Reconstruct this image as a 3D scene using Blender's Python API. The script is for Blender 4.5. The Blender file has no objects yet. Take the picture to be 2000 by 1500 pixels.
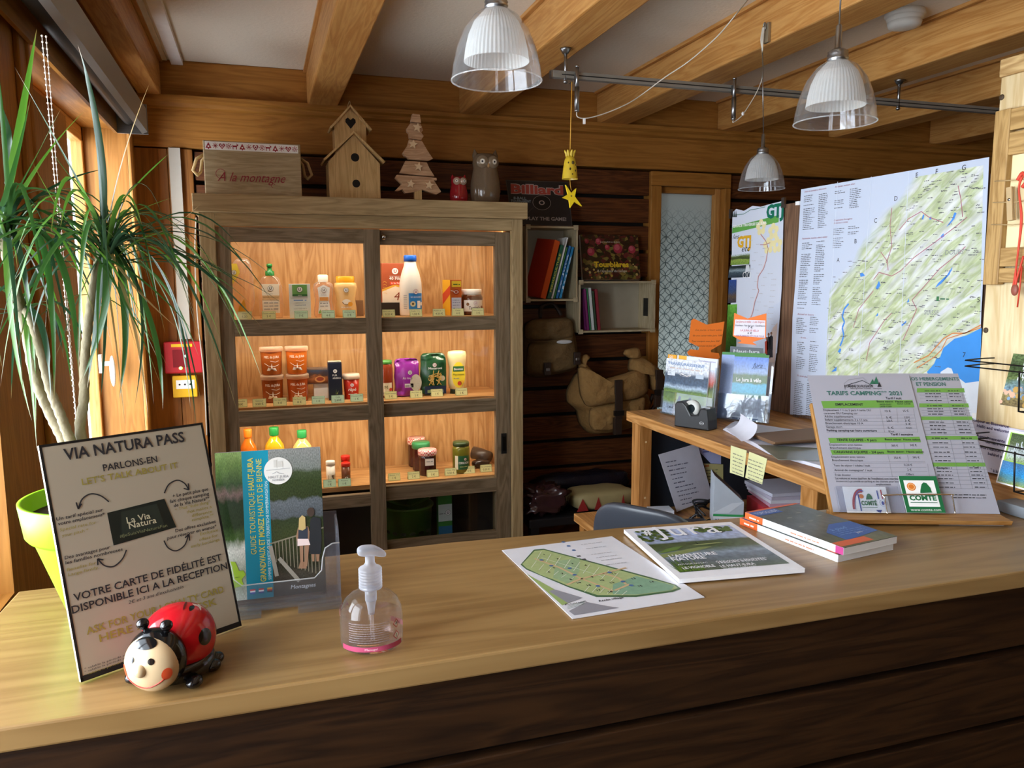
import bpy, math, random
from mathutils import Vector, Matrix, noise as mnoise
from math import sin, cos, pi, radians, sqrt
random.seed(7)
SC = bpy.context.scene
COL = SC.collection

# ------------------------------------------------------------------ camera, world, lights, exposure
F_PX = 1524.87
YAW, PITCH, ROLL = 0.311418881, 0.130135726, -0.0032636415
EYE = Vector((0, 0, 1.555))
_f = Vector((sin(YAW)*cos(PITCH), cos(YAW)*cos(PITCH), -sin(PITCH)))
_r = Vector((cos(YAW), -sin(YAW), 0))
_u = _r.cross(_f)
R_ = _r*cos(ROLL)+_u*sin(ROLL)
U_ = -_r*sin(ROLL)+_u*cos(ROLL)
cam = bpy.data.objects.new('camera', bpy.data.cameras.new('camera'))
COL.objects.link(cam)
m3 = Matrix((R_, U_, -_f)).transposed()
cam.matrix_world = Matrix.Translation(EYE) @ m3.to_4x4()
cam.data.sensor_width = 36
cam.data.lens = F_PX/2000*36
cam.data.clip_start = 0.02
SC.camera = cam

world = bpy.data.worlds.new('daylight'); SC.world = world
world.use_nodes = True
bg = world.node_tree.nodes['Background']
bg.inputs[0].default_value = (0.80, 0.89, 1.0, 1); bg.inputs[1].default_value = 4.0

def area(name, loc, aim, sx, sy, power, col, spread=180):
    l = bpy.data.lights.new(name, 'AREA'); l.shape = 'RECTANGLE'; l.size = sx; l.size_y = sy
    l.energy = power; l.color = col; l.spread = radians(spread)
    o = bpy.data.objects.new(name, l); COL.objects.link(o); o.location = loc
    o.rotation_euler = (Vector(aim)-Vector(loc)).to_track_quat('-Z', 'Y').to_euler()
    return o
# daylight entering by the windows of the left wall (first lamp stands in for sky, oversized and well outside; far and rear just outside)
area('window_daylight', (-2.0, 0.75, 1.55), (1.2, 0.85, 1.5), 3.0, 2.2, 215, (0.84, 0.92, 1.0))
area('window_daylight_far', (-0.80, 2.75, 1.55), (0.4, 2.75, 1.4), 1.1, 1.2, 5, (1.0, 0.93, 0.82))
area('window_daylight_rear', (-0.80, -1.9, 1.6), (1.6, -1.2, 1.45), 1.7, 1.3, 15, (0.86, 0.93, 1.0))
area('hall_daylight', (2.1, 4.35, .8), (2.1, 3.6, .9), 0.9, 1.0, 9, (0.88, 0.95, 1.0))
SC.view_settings.view_transform = 'Standard'
SC.view_settings.look = 'None'
SC.view_settings.exposure = 0.5
SC.view_settings.gamma = 1
SC.view_settings.use_curve_mapping = False
SC.cycles.max_bounces = 10
SC.cycles.diffuse_bounces = 5
SC.cycles.glossy_bounces = 4
SC.cycles.transmission_bounces = 8
SC.cycles.transparent_max_bounces = 24
SC.cycles.caustics_reflective = False
SC.cycles.caustics_refractive = False
SC.cycles.sample_clamp_indirect = 6

# ------------------------------------------------------------------ where a line of sight meets a plane of the room
def sight(px, py):
    return R_*((px-1000)/F_PX) + U_*((750-py)/F_PX) + _f
def at_z(px, py, z): d = sight(px, py); return EYE + d*((z-EYE.z)/d.z)
def at_y(px, py, y): d = sight(px, py); return EYE + d*((y-EYE.y)/d.y)
def at_x(px, py, x): d = sight(px, py); return EYE + d*((x-EYE.x)/d.x)
def at_pl(px, py, P, n):
    d = sight(px, py); return EYE + d*((P-EYE).dot(n)/d.dot(n))
def mlen(px, P): return px*(P-EYE).dot(_f)/F_PX

class Frame:
    """a flat rectangle in the room: corner, width direction, height direction"""
    def __init__(s, P0, U, V):
        s.P0 = Vector(P0); s.U = Vector(U).normalized(); V = Vector(V)
        s.V = (V - s.U*V.dot(s.U)).normalized(); s.N = s.U.cross(s.V)
        s.M = Matrix((s.U, s.V, s.N)).transposed().to_4x4(); s.M.translation = s.P0
    def uv(s, px, py):
        p = at_pl(px, py, s.P0, s.N)-s.P0
        return p.dot(s.U), p.dot(s.V)
def lean(BL, BR, px, py):
    """frame through a resting edge BL-BR whose upper left corner is seen at px, py"""
    U = (BR-BL).normalized()
    TL = at_pl(px, py, BL, U)
    return Frame(BL, U, TL-BL), (BR-BL).length, (TL-BL).length

# ------------------------------------------------------------------ materials
def lin(h, a=1):
    if not isinstance(h, str): return tuple(h)+((a,) if len(h) == 3 else ())
    h = h.lstrip('#'); o = []
    for i in (0, 2, 4):
        v = int(h[i:i+2], 16)/255
        o.append(v/12.92 if v <= .04045 else ((v+.055)/1.055)**2.4)
    return (*o, a)
_mats = {}
def _new(name):
    m = bpy.data.materials.new(name); m.use_nodes = True
    nt = m.node_tree; b = nt.nodes['Principled BSDF']
    return m, nt, b, nt.nodes.new, nt.links.new
def setspec(b, v): b.inputs['Specular IOR Level'].default_value = v
def mat(h, rough=.55, metal=0., spec=.4, var=.07, scale=30, bump=0., name=None, trans=0.):
    key = ('m', h, rough, metal, spec, var, scale, bump, trans)
    if key in _mats: return _mats[key]
    m, nt, b, N, L = _new(name or 'surface_'+(h.strip('#') if isinstance(h, str) else 'x'))
    c = lin(h)
    tc = N('ShaderNodeTexCoord'); nz = N('ShaderNodeTexNoise'); nz.inputs['Scale'].default_value = scale
    nz.inputs['Detail'].default_value = 3
    L(tc.outputs['Object'], nz.inputs['Vector'])
    mx = N('ShaderNodeMix'); mx.data_type = 'RGBA'
    mx.inputs[6].default_value = tuple(max(0, v*(1-var)) for v in c[:3])+(1,)
    mx.inputs[7].default_value = tuple(min(1, v*(1+var)) for v in c[:3])+(1,)
    L(nz.outputs['Fac'], mx.inputs[0]); L(mx.outputs[2], b.inputs['Base Color'])
    b.inputs['Roughness'].default_value = rough; b.inputs['Metallic'].default_value = metal; setspec(b, spec)
    if trans:
        b.inputs['Transmission Weight'].default_value = trans
    if bump:
        bp = N('ShaderNodeBump'); bp.inputs['Strength'].default_value = bump; bp.inputs['Distance'].default_value = .01
        L(nz.outputs['Fac'], bp.inputs['Height']); L(bp.outputs[0], b.inputs['Normal'])
    _mats[key] = m
    return m
def wood(light, dark, axis='x', s=1., rough=.5, spec=.3, stretch=14, knots=0, contrast=1., bump=.08):
    key = ('w', light, dark, axis, s, rough, spec, stretch, knots, contrast)
    if key in _mats: return _mats[key]
    m, nt, b, N, L = _new('wood_grain_'+axis)
    tc = N('ShaderNodeTexCoord'); mp = N('ShaderNodeMapping')
    sc = [s*stretch]*3; sc['xyz'.index(axis)] = s
    mp.inputs['Scale'].default_value = sc
    oi = N('ShaderNodeObjectInfo'); add = N('ShaderNodeVectorMath'); add.operation = 'ADD'
    mul = N('ShaderNodeVectorMath'); mul.operation = 'SCALE'; mul.inputs[3].default_value = 7.3
    cmb = N('ShaderNodeCombineXYZ')
    for k in range(3): L(oi.outputs['Random'], cmb.inputs[k])
    L(cmb.outputs[0], mul.inputs[0])
    L(tc.outputs['Object'], add.inputs[0]); L(mul.outputs[0], add.inputs[1]); L(add.outputs[0], mp.inputs['Vector'])
    n1 = N('ShaderNodeTexNoise'); n1.inputs['Scale'].default_value = 1.3; n1.inputs['Detail'].default_value = 4; n1.inputs['Distortion'].default_value = .7
    n2 = N('ShaderNodeTexNoise'); n2.inputs['Scale'].default_value = 9; n2.inputs['Detail'].default_value = 5
    L(mp.outputs[0], n1.inputs['Vector']); L(mp.outputs[0], n2.inputs['Vector'])
    # growth rings: contour lines of the slow noise
    k1 = N('ShaderNodeMath'); k1.operation = 'MULTIPLY'; k1.inputs[1].default_value = 7.; L(n1.outputs['Fac'], k1.inputs[0])
    k2 = N('ShaderNodeMath'); k2.operation = 'PINGPONG'; k2.inputs[1].default_value = .5; L(k1.outputs[0], k2.inputs[0])
    k3 = N('ShaderNodeMath'); k3.operation = 'MULTIPLY_ADD'; k3.inputs[1].default_value = 1.1; L(k2.outputs[0], k3.inputs[0])
    k4 = N('ShaderNodeMath'); k4.operation = 'MULTIPLY'; k4.inputs[1].default_value = .55; L(n2.outputs['Fac'], k4.inputs[0])
    L(k4.outputs[0], k3.inputs[2])
    cr = N('ShaderNodeValToRGB'); e = cr.color_ramp.elements
    e[0].position = .5-.32*contrast*1.; e[0].color = lin(dark); e[1].position = .5+.33; e[1].color = lin(light)
    L(k3.outputs[0], cr.inputs[0])
    out = cr.outputs[0]
    if knots:
        vo = N('ShaderNodeTexVoronoi'); vo.inputs['Scale'].default_value = knots
        mp2 = N('ShaderNodeMapping'); s2 = [1.]*3; s2['xyz'.index(axis)] = .45; mp2.inputs['Scale'].default_value = s2
        L(add.outputs[0], mp2.inputs['Vector']); L(mp2.outputs[0], vo.inputs['Vector'])
        kr = N('ShaderNodeValToRGB'); ke = kr.color_ramp.elements
        ke[0].position = .035; ke[0].color = (0, 0, 0, 1); ke[1].position = .11; ke[1].color = (1, 1, 1, 1)
        L(vo.outputs['Distance'], kr.inputs[0])
        mx = N('ShaderNodeMix'); mx.data_type = 'RGBA'
        d = lin(dark); mx.inputs[6].default_value = (d[0]*.35, d[1]*.3, d[2]*.3, 1)
        L(kr.outputs[0], mx.inputs[0]); L(out, mx.inputs[7]); out = mx.outputs[2]
    L(out, b.inputs['Base Color'])
    b.inputs['Roughness'].default_value = rough; setspec(b, spec)
    if bump:
        bp = N('ShaderNodeBump'); bp.inputs['Strength'].default_value = bump; bp.inputs['Distance'].default_value = .004
        L(k3.outputs[0], bp.inputs['Height']); L(bp.outputs[0], b.inputs['Normal'])
    _mats[key] = m
    return m
def glass(tint='#ffffff', refl=1., haze=0., rough=.02, hazecol='#ffffff', name='clear_glass'):
    key = ('g', tint, refl, haze, rough, hazecol)
    if key in _mats: return _mats[key]
    m, nt, b, N, L = _new(name); nt.nodes.remove(b)
    out = nt.nodes['Material Output']
    tr = N('ShaderNodeBsdfTransparent'); tr.inputs[0].default_value = lin(tint)
    gl = N('ShaderNodeBsdfGlossy'); gl.inputs['Roughness'].default_value = rough
    fr = N('ShaderNodeFresnel'); ge = N('ShaderNodeNewGeometry'); ir = N('ShaderNodeMapRange'); ir.inputs[3].default_value = 1.45; ir.inputs[4].default_value = 1/1.45; L(ge.outputs['Backfacing'], ir.inputs[0]); L(ir.outputs[0], fr.inputs[0])
    mu = N('ShaderNodeMath'); mu.operation = 'MULTIPLY'; mu.inputs[1].default_value = refl; mu.use_clamp = True
    L(fr.outputs[0], mu.inputs[0])
    mx = N('ShaderNodeMixShader'); L(mu.outputs[0], mx.inputs[0]); L(tr.outputs[0], mx.inputs[1]); L(gl.outputs[0], mx.inputs[2])
    if haze:
        df = N('ShaderNodeBsdfDiffuse'); df.inputs[0].default_value = lin(hazecol)
        tl = N('ShaderNodeBsdfTranslucent'); tl.inputs[0].default_value = lin(hazecol)
        ad = N('ShaderNodeMixShader'); ad.inputs[0].default_value = .5; L(df.outputs[0], ad.inputs[1]); L(tl.outputs[0], ad.inputs[2])
        m2 = N('ShaderNodeMixShader')
        lw = N('ShaderNodeLayerWeight'); lw.inputs[0].default_value = .35
        ma = N('ShaderNodeMath'); ma.operation = 'MULTIPLY_ADD'; ma.inputs[1].default_value = haze*1.5; ma.inputs[2].default_value = haze; ma.use_clamp = True
        L(lw.outputs['Facing'], ma.inputs[0]); L(ma.outputs[0], m2.inputs[0])
        L(mx.outputs[0], m2.inputs[1]); L(ad.outputs[0], m2.inputs[2]); mx = m2
    L(mx.outputs[0], out.inputs[0])
    _mats[key] = m
    return m
def photo(name, stops, scale=(5, 5), warp=.12, grain=.35, rough=.3, gscale=40, diag=0.):
    """a printed picture: bands of colour up its height (uv), warped and speckled"""
    m, nt, b, N, L = _new('print_'+name)
    tc = N('ShaderNodeTexCoord'); sp = N('ShaderNodeSeparateXYZ'); L(tc.outputs['UV'], sp.inputs[0])
    mp = N('ShaderNodeMapping'); mp.inputs['Scale'].default_value = (scale[0], scale[1], 1); L(tc.outputs['UV'], mp.inputs['Vector'])
    oi = random.random()*50; mp.inputs['Location'].default_value = (oi, oi*1.7, 0)
    nz = N('ShaderNodeTexNoise'); nz.inputs['Scale'].default_value = 1; nz.inputs['Detail'].default_value = 6; L(mp.outputs[0], nz.inputs['Vector'])
    s1 = N('ShaderNodeMath'); s1.operation = 'SUBTRACT'; s1.inputs[1].default_value = .5; L(nz.outputs['Fac'], s1.inputs[0])
    s2 = N('ShaderNodeMath'); s2.operation = 'MULTIPLY_ADD'; s2.inputs[1].default_value = warp*2; L(s1.outputs[0], s2.inputs[0])
    if diag:
        s0 = N('ShaderNodeMath'); s0.operation = 'MULTIPLY_ADD'; s0.inputs[1].default_value = diag
        L(sp.outputs[0], s0.inputs[0]); L(sp.outputs[1], s0.inputs[2]); L(s0.outputs[0], s2.inputs[2])
    else:
        L(sp.outputs[1], s2.inputs[2])
    cr = N('ShaderNodeValToRGB'); e = cr.color_ramp.elements
    while len(e) > 1: e.remove(e[-1])
    e[0].position = stops[0][0]; e[0].color = lin(stops[0][1])
    for p, c in stops[1:]:
        x = e.new(p); x.color = lin(c)
    L(s2.outputs[0], cr.inputs[0])
    n2 = N('ShaderNodeTexNoise'); n2.inputs['Scale'].default_value = gscale; n2.inputs['Detail'].default_value = 4; L(tc.outputs['UV'], n2.inputs['Vector'])
    r2 = N('ShaderNodeMapRange'); r2.inputs[1].default_value = .3; r2.inputs[2].default_value = .7; r2.inputs[3].default_value = 1-grain; r2.inputs[4].default_value = 1+grain
    L(n2.outputs['Fac'], r2.inputs[0])
    mx = N('ShaderNodeMix'); mx.data_type = 'RGBA'; mx.blend_type = 'MULTIPLY'; mx.inputs[0].default_value = 1
    cb = N('ShaderNodeCombineColor')
    for k in range(3): L(r2.outputs[0], cb.inputs[k])
    L(cr.outputs[0], mx.inputs[6]); L(cb.outputs[0], mx.inputs[7]); L(mx.outputs[2], b.inputs['Base Color'])
    b.inputs['Roughness'].default_value = rough; setspec(b, .4)
    return m

# ------------------------------------------------------------------ mesh building
_txt = {}
def glyphs(s, bold=0., shear=0., spacing=1.):
    key = (s, bold, shear, spacing)
    if key in _txt: return _txt[key]
    cu = bpy.data.curves.new('lettering', 'FONT'); cu.body = s; cu.size = 1; cu.offset = bold; cu.shear = shear
    cu.resolution_u = 2; cu.space_character = spacing
    o = bpy.data.objects.new('lettering', cu)
    me = o.to_mesh()
    v = [tuple(p.co) for p in me.vertices]; f = [tuple(p.vertices) for p in me.polygons]
    o.to_mesh_clear(); bpy.data.objects.remove(o); bpy.data.curves.remove(cu)
    if not v: v = [(0, 0, 0)]
    bb = (min(p[0] for p in v), max(p[0] for p in v), min(p[1] for p in v), max(p[1] for p in v))
    _txt[key] = (v, f, bb)
    return _txt[key]
CAP = .69
class MB:
    def __init__(s): s.v = []; s.f = []; s.mi = []; s.sm = []; s.uv = []; s.mats = []; s.M = Matrix(); s.fn = None
    def _m(s, m):
        if m not in s.mats: s.mats.append(m)
        return s.mats.index(m)
    def add(s, pts, faces, m, smooth=False, uvs=None):
        b = len(s.v)
        for p in pts:
            p = Vector(p)
            if s.fn: p = Vector(s.fn(p))
            s.v.append(tuple(s.M @ p))
        k = s._m(m)
        for i, fc in enumerate(faces):
            s.f.append([b+j for j in fc]); s.mi.append(k); s.sm.append(smooth)
            s.uv.append(uvs[i] if uvs else [(0, 0)]*len(fc))
        return s
    def box(s, x0, x1, y0, y1, z0, z1, m):
        if x0 > x1: x0, x1 = x1, x0
        if y0 > y1: y0, y1 = y1, y0
        if z0 > z1: z0, z1 = z1, z0
        p = [(x0, y0, z0), (x1, y0, z0), (x1, y1, z0), (x0, y1, z0), (x0, y0, z1), (x1, y0, z1), (x1, y1, z1), (x0, y1, z1)]
        return s.add(p, [(3, 2, 1, 0), (4, 5, 6, 7), (0, 1, 5, 4), (1, 2, 6, 5), (2, 3, 7, 6), (3, 0, 4, 7)], m)
    def prism(s, poly, h0, h1, m, plane='xy', smooth=False):
        """polygon in a plane, given thickness along the third axis"""
        def P(a, b, h): return {'xy': (a, b, h), 'xz': (a, h, b), 'yz': (h, a, b)}[plane]
        n = len(poly); pts = [P(a, b, h0) for a, b in poly]+[P(a, b, h1) for a, b in poly]
        area2 = sum(poly[i][0]*poly[(i+1) % n][1]-poly[(i+1) % n][0]*poly[i][1] for i in range(n))
        flip = (area2 > 0) != (plane == 'xz')
        if h1 < h0: flip = not flip
        A, B = list(range(n)), list(range(n, 2*n))
        fs = [A[::-1], B] if flip else [A, B[::-1]]
        for i in range(n):
            j = (i+1) % n; q = [i, j, n+j, n+i]; fs.append(q if flip else q[::-1])
        return s.add(pts, fs, m, smooth)
    def quad(s, a, b, c, d, m): return s.add([a, b, c, d], [(0, 1, 2, 3)], m, False, [[(0, 0), (1, 0), (1, 1), (0, 1)]])
    def rect(s, u0, v0, u1, v1, m, lift=.0004): return s.quad((u0, v0, lift), (u1, v0, lift), (u1, v1, lift), (u0, v1, lift), m)
    def poly(s, pts, m, lift=.0005): return s.add([(p[0], p[1], lift) for p in pts], [tuple(range(len(pts)))], m)
    def disc(s, u, v, r, m, lift=.0006, ry=None, n=20):
        return s.poly([(u+r*cos(2*pi*i/n), v+(ry or r)*sin(2*pi*i/n)) for i in range(n)], m, lift)
    def ring(s, u, v, r, w, m, lift=.0006, n=24, a0=0, a1=2*pi, ry=None):
        k = (ry or r)/r
        pts = []
        for i in range(n+1):
            a = a0+(a1-a0)*i/n
            pts += [(u+r*cos(a), v+r*k*sin(a), lift), (u+(r-w)*cos(a), v+(r-w)*k*sin(a), lift)]
        return s.add(pts, [(2*i, 2*i+2, 2*i+3, 2*i+1) for i in range(n)], m)
    def line(s, pts, w, m, lift=.0006):
        for a, b in zip(pts[:-1], pts[1:]):
            a = Vector(a[:2]); b = Vector(b[:2]); d = b-a
            if d.length < 1e-9: continue
            n = Vector((-d.y, d.x)).normalized()*w/2
            s.poly([a-n, b-n, b+n, a+n], m, lift)
        return s
    def lathe(s, prof, m, seg=32, c=(0, 0), smooth=True, sy=1., a0=0, a1=2*pi, mats=None):
        n = len(prof); full = abs(a1-a0-2*pi) < 1e-6; k = seg if full else seg+1
        pts = []
        for i in range(k):
            a = a0+(a1-a0)*i/seg
            for r, z in prof: pts.append((c[0]+r*cos(a), c[1]+r*sy*sin(a), z))
        for j in range(n-1):
            fs = []
            for i in range(seg):
                i2 = (i+1) % k
                fs.append((i*n+j, i2*n+j, i2*n+j+1, i*n+j+1))
            if j == 0: base = len(s.v); s.add(pts, fs, mats[j] if mats else m, smooth)
            else:
                kk = s._m(mats[j] if mats else m)
                for q in fs: s.f.append([base+x for x in q]); s.mi.append(kk); s.sm.append(smooth); s.uv.append([(0, 0)]*4)
        return s
    def tube(s, path, r, m, seg=8, closed=False, smooth=True, cap=True):
        P = [Vector(p) for p in path]; n = len(P); pts = []
        rr = r if isinstance(r, (list, tuple)) else [r]*n
        up = Vector((.13, .21, 1)).normalized(); prev = None
        for i in range(n):
            a = P[(i-1) % n] if (closed or i > 0) else P[i]; b = P[(i+1) % n] if (closed or i < n-1) else P[i]
            t = (b-a); t = t.normalized() if t.length > 1e-9 else Vector((0, 0, 1))
            if prev is None:
                x = t.cross(up)
                if x.length < .05: x = t.cross(Vector((1, 0, 0)))
            else: x = prev - t*prev.dot(t)
            x.normalize(); y = t.cross(x); prev = x
            for j in range(seg):
                q = 2*pi*j/seg; pts.append(P[i]+(x*cos(q)+y*sin(q))*rr[i])
        fs = []
        for i in range(n if closed else n-1):
            for j in range(seg):
                i2 = (i+1) % n; j2 = (j+1) % seg
                fs.append((i*seg+j, i*seg+j2, i2*seg+j2, i2*seg+j))
        if cap and not closed: fs += [tuple(range(seg))[::-1], tuple((n-1)*seg+j for j in range(seg))]
        return s.add(pts, fs, m, smooth)
    def blob(s, c, rad, m, nu=24, nv=14, e=1., e2=1., wob=0., wf=8., fn=None, keep=None):
        """super-ellipsoid, optionally wrinkled"""
        def sp(x, p): return math.copysign(abs(x)**p, x)
        pts = []
        for j in range(nv+1):
            b = -pi/2+pi*j/nv
            for i in range(nu):
                a = 2*pi*i/nu
                p = Vector((sp(cos(b), e)*sp(cos(a), e2)*rad[0], sp(cos(b), e)*sp(sin(a), e2)*rad[1], sp(sin(b), e)*rad[2]))
                if fn: p = Vector(fn(p))
                if wob: p *= 1+wob*mnoise.noise((p+Vector(c))*wf)
                pts.append(p+Vector(c))
        fs = []
        for j in range(nv):
            for i in range(nu):
                i2 = (i+1) % nu; fs.append((j*nu+i, j*nu+i2, (j+1)*nu+i2, (j+1)*nu+i))
        return s.add(pts, fs, m, True)
    def text(s, t, u, v, size, m, align='l', width=None, bold=0., shear=0., lift=.0007, spacing=1.):
        """size is the height of the capitals; width, when given, fits the line to it"""
        vv, ff, bb = glyphs(t, bold, shear, spacing)
        k = size/CAP; kx = k if width is None else width/max(1e-6, bb[1]-bb[0])
        off = {'l': -bb[0], 'c': -(bb[0]+bb[1])/2, 'r': -bb[1]}[align]
        return s.add([(u+(p[0]+off)*kx, v+p[1]*k, lift) for p in vv], ff, m)
    def scribble(s, u0, u1, v, h, m, n=None, lift=.0007, seed=None, words=True):
        """a line of writing too small to read: dashes of word length"""
        rd = random.Random(seed if seed is not None else (u0*977+v*3331))
        u = u0
        while u < u1:
            w = h*rd.uniform(1.2, 4.5); w = min(w, u1-u)
            s.rect(u, v, u+w, v+h*rd.uniform(.55, .8), m, lift); u += w+h*.7
        return s
    def obj(s, name, parent=None, loc=None):
        me = bpy.data.meshes.new(name)
        me.from_pydata(s.v, [], s.f)
        for m in s.mats: me.materials.append(m)
        me.polygons.foreach_set('material_index', s.mi)
        me.polygons.foreach_set('use_smooth', s.sm)
        ul = me.uv_layers.new(name='uv')
        flat = [c for f in s.uv for q in f for c in q]
        if len(flat) == 2*len(me.loops): ul.data.foreach_set('uv', flat)
        me.update()
        o = bpy.data.objects.new(name, me); COL.objects.link(o)
        if parent is not None: o.parent = parent
        return o
def bevel(o, w=.002, seg=2):
    b = o.modifiers.new('soft_edges', 'BEVEL'); b.width = w; b.segments = seg; b.limit_method = 'ANGLE'; b.angle_limit = radians(40)
    return o
def set_tag(o, label, cat, group=None):
    o['label'] = label; o['category'] = cat
    if group: o['group'] = group
    return o
def thing(name, label, cat, loc=(0, 0, 0), rz=0., group=None, mtx=None):
    o = bpy.data.objects.new(name, None); COL.objects.link(o); o.empty_display_size = .05
    if mtx is not None: o.matrix_world = mtx
    else: o.location = loc; o.rotation_euler = (0, 0, rz)
    return set_tag(o, label, cat, group)
def solo(name, mb, label, cat, loc=(0, 0, 0), rz=0., group=None, mtx=None):
    o = mb.obj(name)
    if mtx is not None: o.matrix_world = mtx
    else: o.location = loc; o.rotation_euler = (0, 0, rz)
    return set_tag(o, label, cat, group)
def part(name, mb, parent, label=None, bev=0):
    o = mb.obj(name, parent)
    if label: o['label'] = label
    if bev: bevel(o, bev)
    return o
def struct(name, mb, parent=None, bev=0):
    o = mb.obj(name, parent); o['kind'] = 'structure'
    if bev: bevel(o, bev)
    return o
def bez(p0, p1, p2, n=12):
    return [(Vector(p0)*(1-t)**2+Vector(p1)*2*t*(1-t)+Vector(p2)*t*t) for t in [i/n for i in range(n+1)]]
def smoothpath(pts, n=6):
    P = [Vector(p) for p in pts]; out = []
    for i in range(len(P)-1):
        a = P[max(i-1, 0)]; b = P[i]; c = P[i+1]; d = P[min(i+2, len(P)-1)]
        for k in range(n):
            t = k/n
            out.append(.5*((2*b)+(c-a)*t+(2*a-5*b+4*c-d)*t*t+(3*b-a-3*c+d)*t**3))
    out.append(P[-1]); return out
def wrap(R, cx=0, cy=0, lift=.0):
    """bends flat lettering round an upright cylinder, facing -y"""
    return lambda p: (cx+(R+lift+p.z)*sin(p.x/R), cy-(R+lift+p.z)*cos(p.x/R), p.y)

# shared colours
WHITE = mat('#f2f1ee', .5); PAPER = mat('#e9e9ea', .6, var=.02); BLACK = mat('#141414', .5); INK = mat('#2a2a2e', .6)
GREY = mat('#8a8a8c', .6); LGREY = mat('#b8b8ba', .6); CHROME = mat('#d8d8da', .12, metal=1.); STEEL = mat('#9c9d9e', .32, metal=1.)
PINE_X = wood('#cb9757', '#b37a3d', 'x', 1.2, .45, knots=1.6, contrast=.8)
PINE_Y = wood('#cb9757', '#b37a3d', 'y', 1.2, .45, knots=1.6, contrast=.8)
PINE_Z = wood('#cb9757', '#b37a3d', 'z', 1.2, .45, knots=1.6, contrast=.8)
AMBER_X = wood('#ab7434', '#946126', 'x', 1., .5, knots=1.1, contrast=.8)
AMBER_Y = wood('#ab7434', '#946126', 'y', 1., .5, knots=1.1, contrast=.8)
AMBER_Z = wood('#ab7434', '#946126', 'z', 1., .5, knots=1.1, contrast=.8)
DARKW_X = wood('#6a3c1d', '#40210f', 'x', 1.3, .5, knots=1.3)
DARKW_Z = wood('#6a3c1d', '#40210f', 'z', 1.3, .5)
TAUPE_X = wood('#b39a70', '#937b55', 'x', 1.3, .55, stretch=14)
DOOR_X = wood('#8c7960', '#69583f', 'x', 1.3, .55, stretch=14); DOOR_Z = wood('#8c7960', '#69583f', 'z', 1.3, .55, stretch=14)
TAUPE_Z = wood('#b39a70', '#937b55', 'z', 1.3, .55, stretch=14)
GLASS = glass(refl=.9)
# ------------------------------------------------------------------ the room shell
WALL_Y = 3.6; LX = -.46; CEIL = 2.46; BEAM = 2.31
PLASTER = mat('#e4dac8', .85, var=.03, scale=90, bump=.15)
m = MB().box(-.8, 5.2, -4, 4.6, -.1, 0, wood('#8a6a48', '#6b4d30', 'x', 1., .4)); struct('floor', m)
m = MB().box(-.8, 5.2, -4, 4.6, CEIL, CEIL+.1, PLASTER); struct('ceiling', m)
# back wall: upper beam, moulding, infill between the joists, slatted dark boards below
m = MB()
DX0, DX1 = 1.945, 2.275      # door glass
FX0, FX1 = 1.885, 2.345      # door frame
m.box(LX-.2, 5.2, WALL_Y+.09, WALL_Y+.2, 2.06, CEIL, BLACK)
m.box(LX-.2, FX0, WALL_Y+.06, WALL_Y+.2, 0, 2.06, BLACK)
m.box(FX1, 5.2, WALL_Y+.06, WALL_Y+.2, 0, 2.06, BLACK)
struct('wall_back', m)
m = MB().box(LX-.2, 5.2, WALL_Y, WALL_Y+.09, 2.312, CEIL, AMBER_X)
m.box(LX-.2, 5.2, WALL_Y-.005, WALL_Y+.09, 2.11, 2.275, AMBER_X)
struct('trim_1', m, bev=.006)
m = MB()
m.prism([(WALL_Y+.05, 2.312), (WALL_Y-.045, 2.312), (WALL_Y-.045, 2.295), (WALL_Y-.03, 2.285), (WALL_Y-.025, 2.27), (WALL_Y-.006, 2.262), (WALL_Y+.05, 2.262)], LX-.2, 5.2, AMBER_X, 'yz')
struct('trim_2', m)
k = 0
m = MB()
for k in range(16):
    z1 = 2.098-k*.1345; z0 = z1-.117
    if z0 < 0: break
    for xa, xb in ((-.232, FX0), (FX1, 5.2)):
        m.box(xa, xb, WALL_Y, WALL_Y+.025, z0, z1, DARKW_X)
struct('wall_back_boards', m, bev=.003)
m = MB(); AMBD_Z = wood('#96602a', '#7c4c1e', 'z', 1., .5, knots=1.1, contrast=.8)
m.box(LX-.2, -.336, WALL_Y-.004, WALL_Y+.03, 0, 2.105, AMBD_Z)
m.box(-.334, -.238, WALL_Y-.012, WALL_Y+.03, 0, 2.105, AMBD_Z)
struct('trim_3', m, bev=.003)
# ceiling joists running away from the camera
for i, (xa, xb) in enumerate([(-.43, -.345), (.234, .362), (.908, 1.045), (1.592, 1.742), (2.262, 2.415), (2.945, 3.09), (3.63, 3.77), (4.3, 4.44)]):
    m = MB().box(xa, xb, -3.9, WALL_Y-.002, BEAM, CEIL-.012, PINE_Y); struct('trim_%d' % (10+i), m, bev=.006)
    m = MB().box(xa-.012, xb+.012, -3.9, WALL_Y-.002, CEIL-.012, CEIL, PINE_Y)
    m.box(xb+.012, xb+.03, -3.9, WALL_Y-.002, CEIL-.006, CEIL, WHITE)
    struct('trim_%d' % (30+i), m)
m = MB().box(-.30, -.255, -3.9, WALL_Y-.002, CEIL-.02, CEIL, WHITE); struct('trim_50', m)
# soffit and beam above the window wall
m = MB().box(LX-.2, -.43, -3.9, WALL_Y-.002, BEAM+.02, CEIL, AMBER_Y); struct('trim_51', m)
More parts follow.
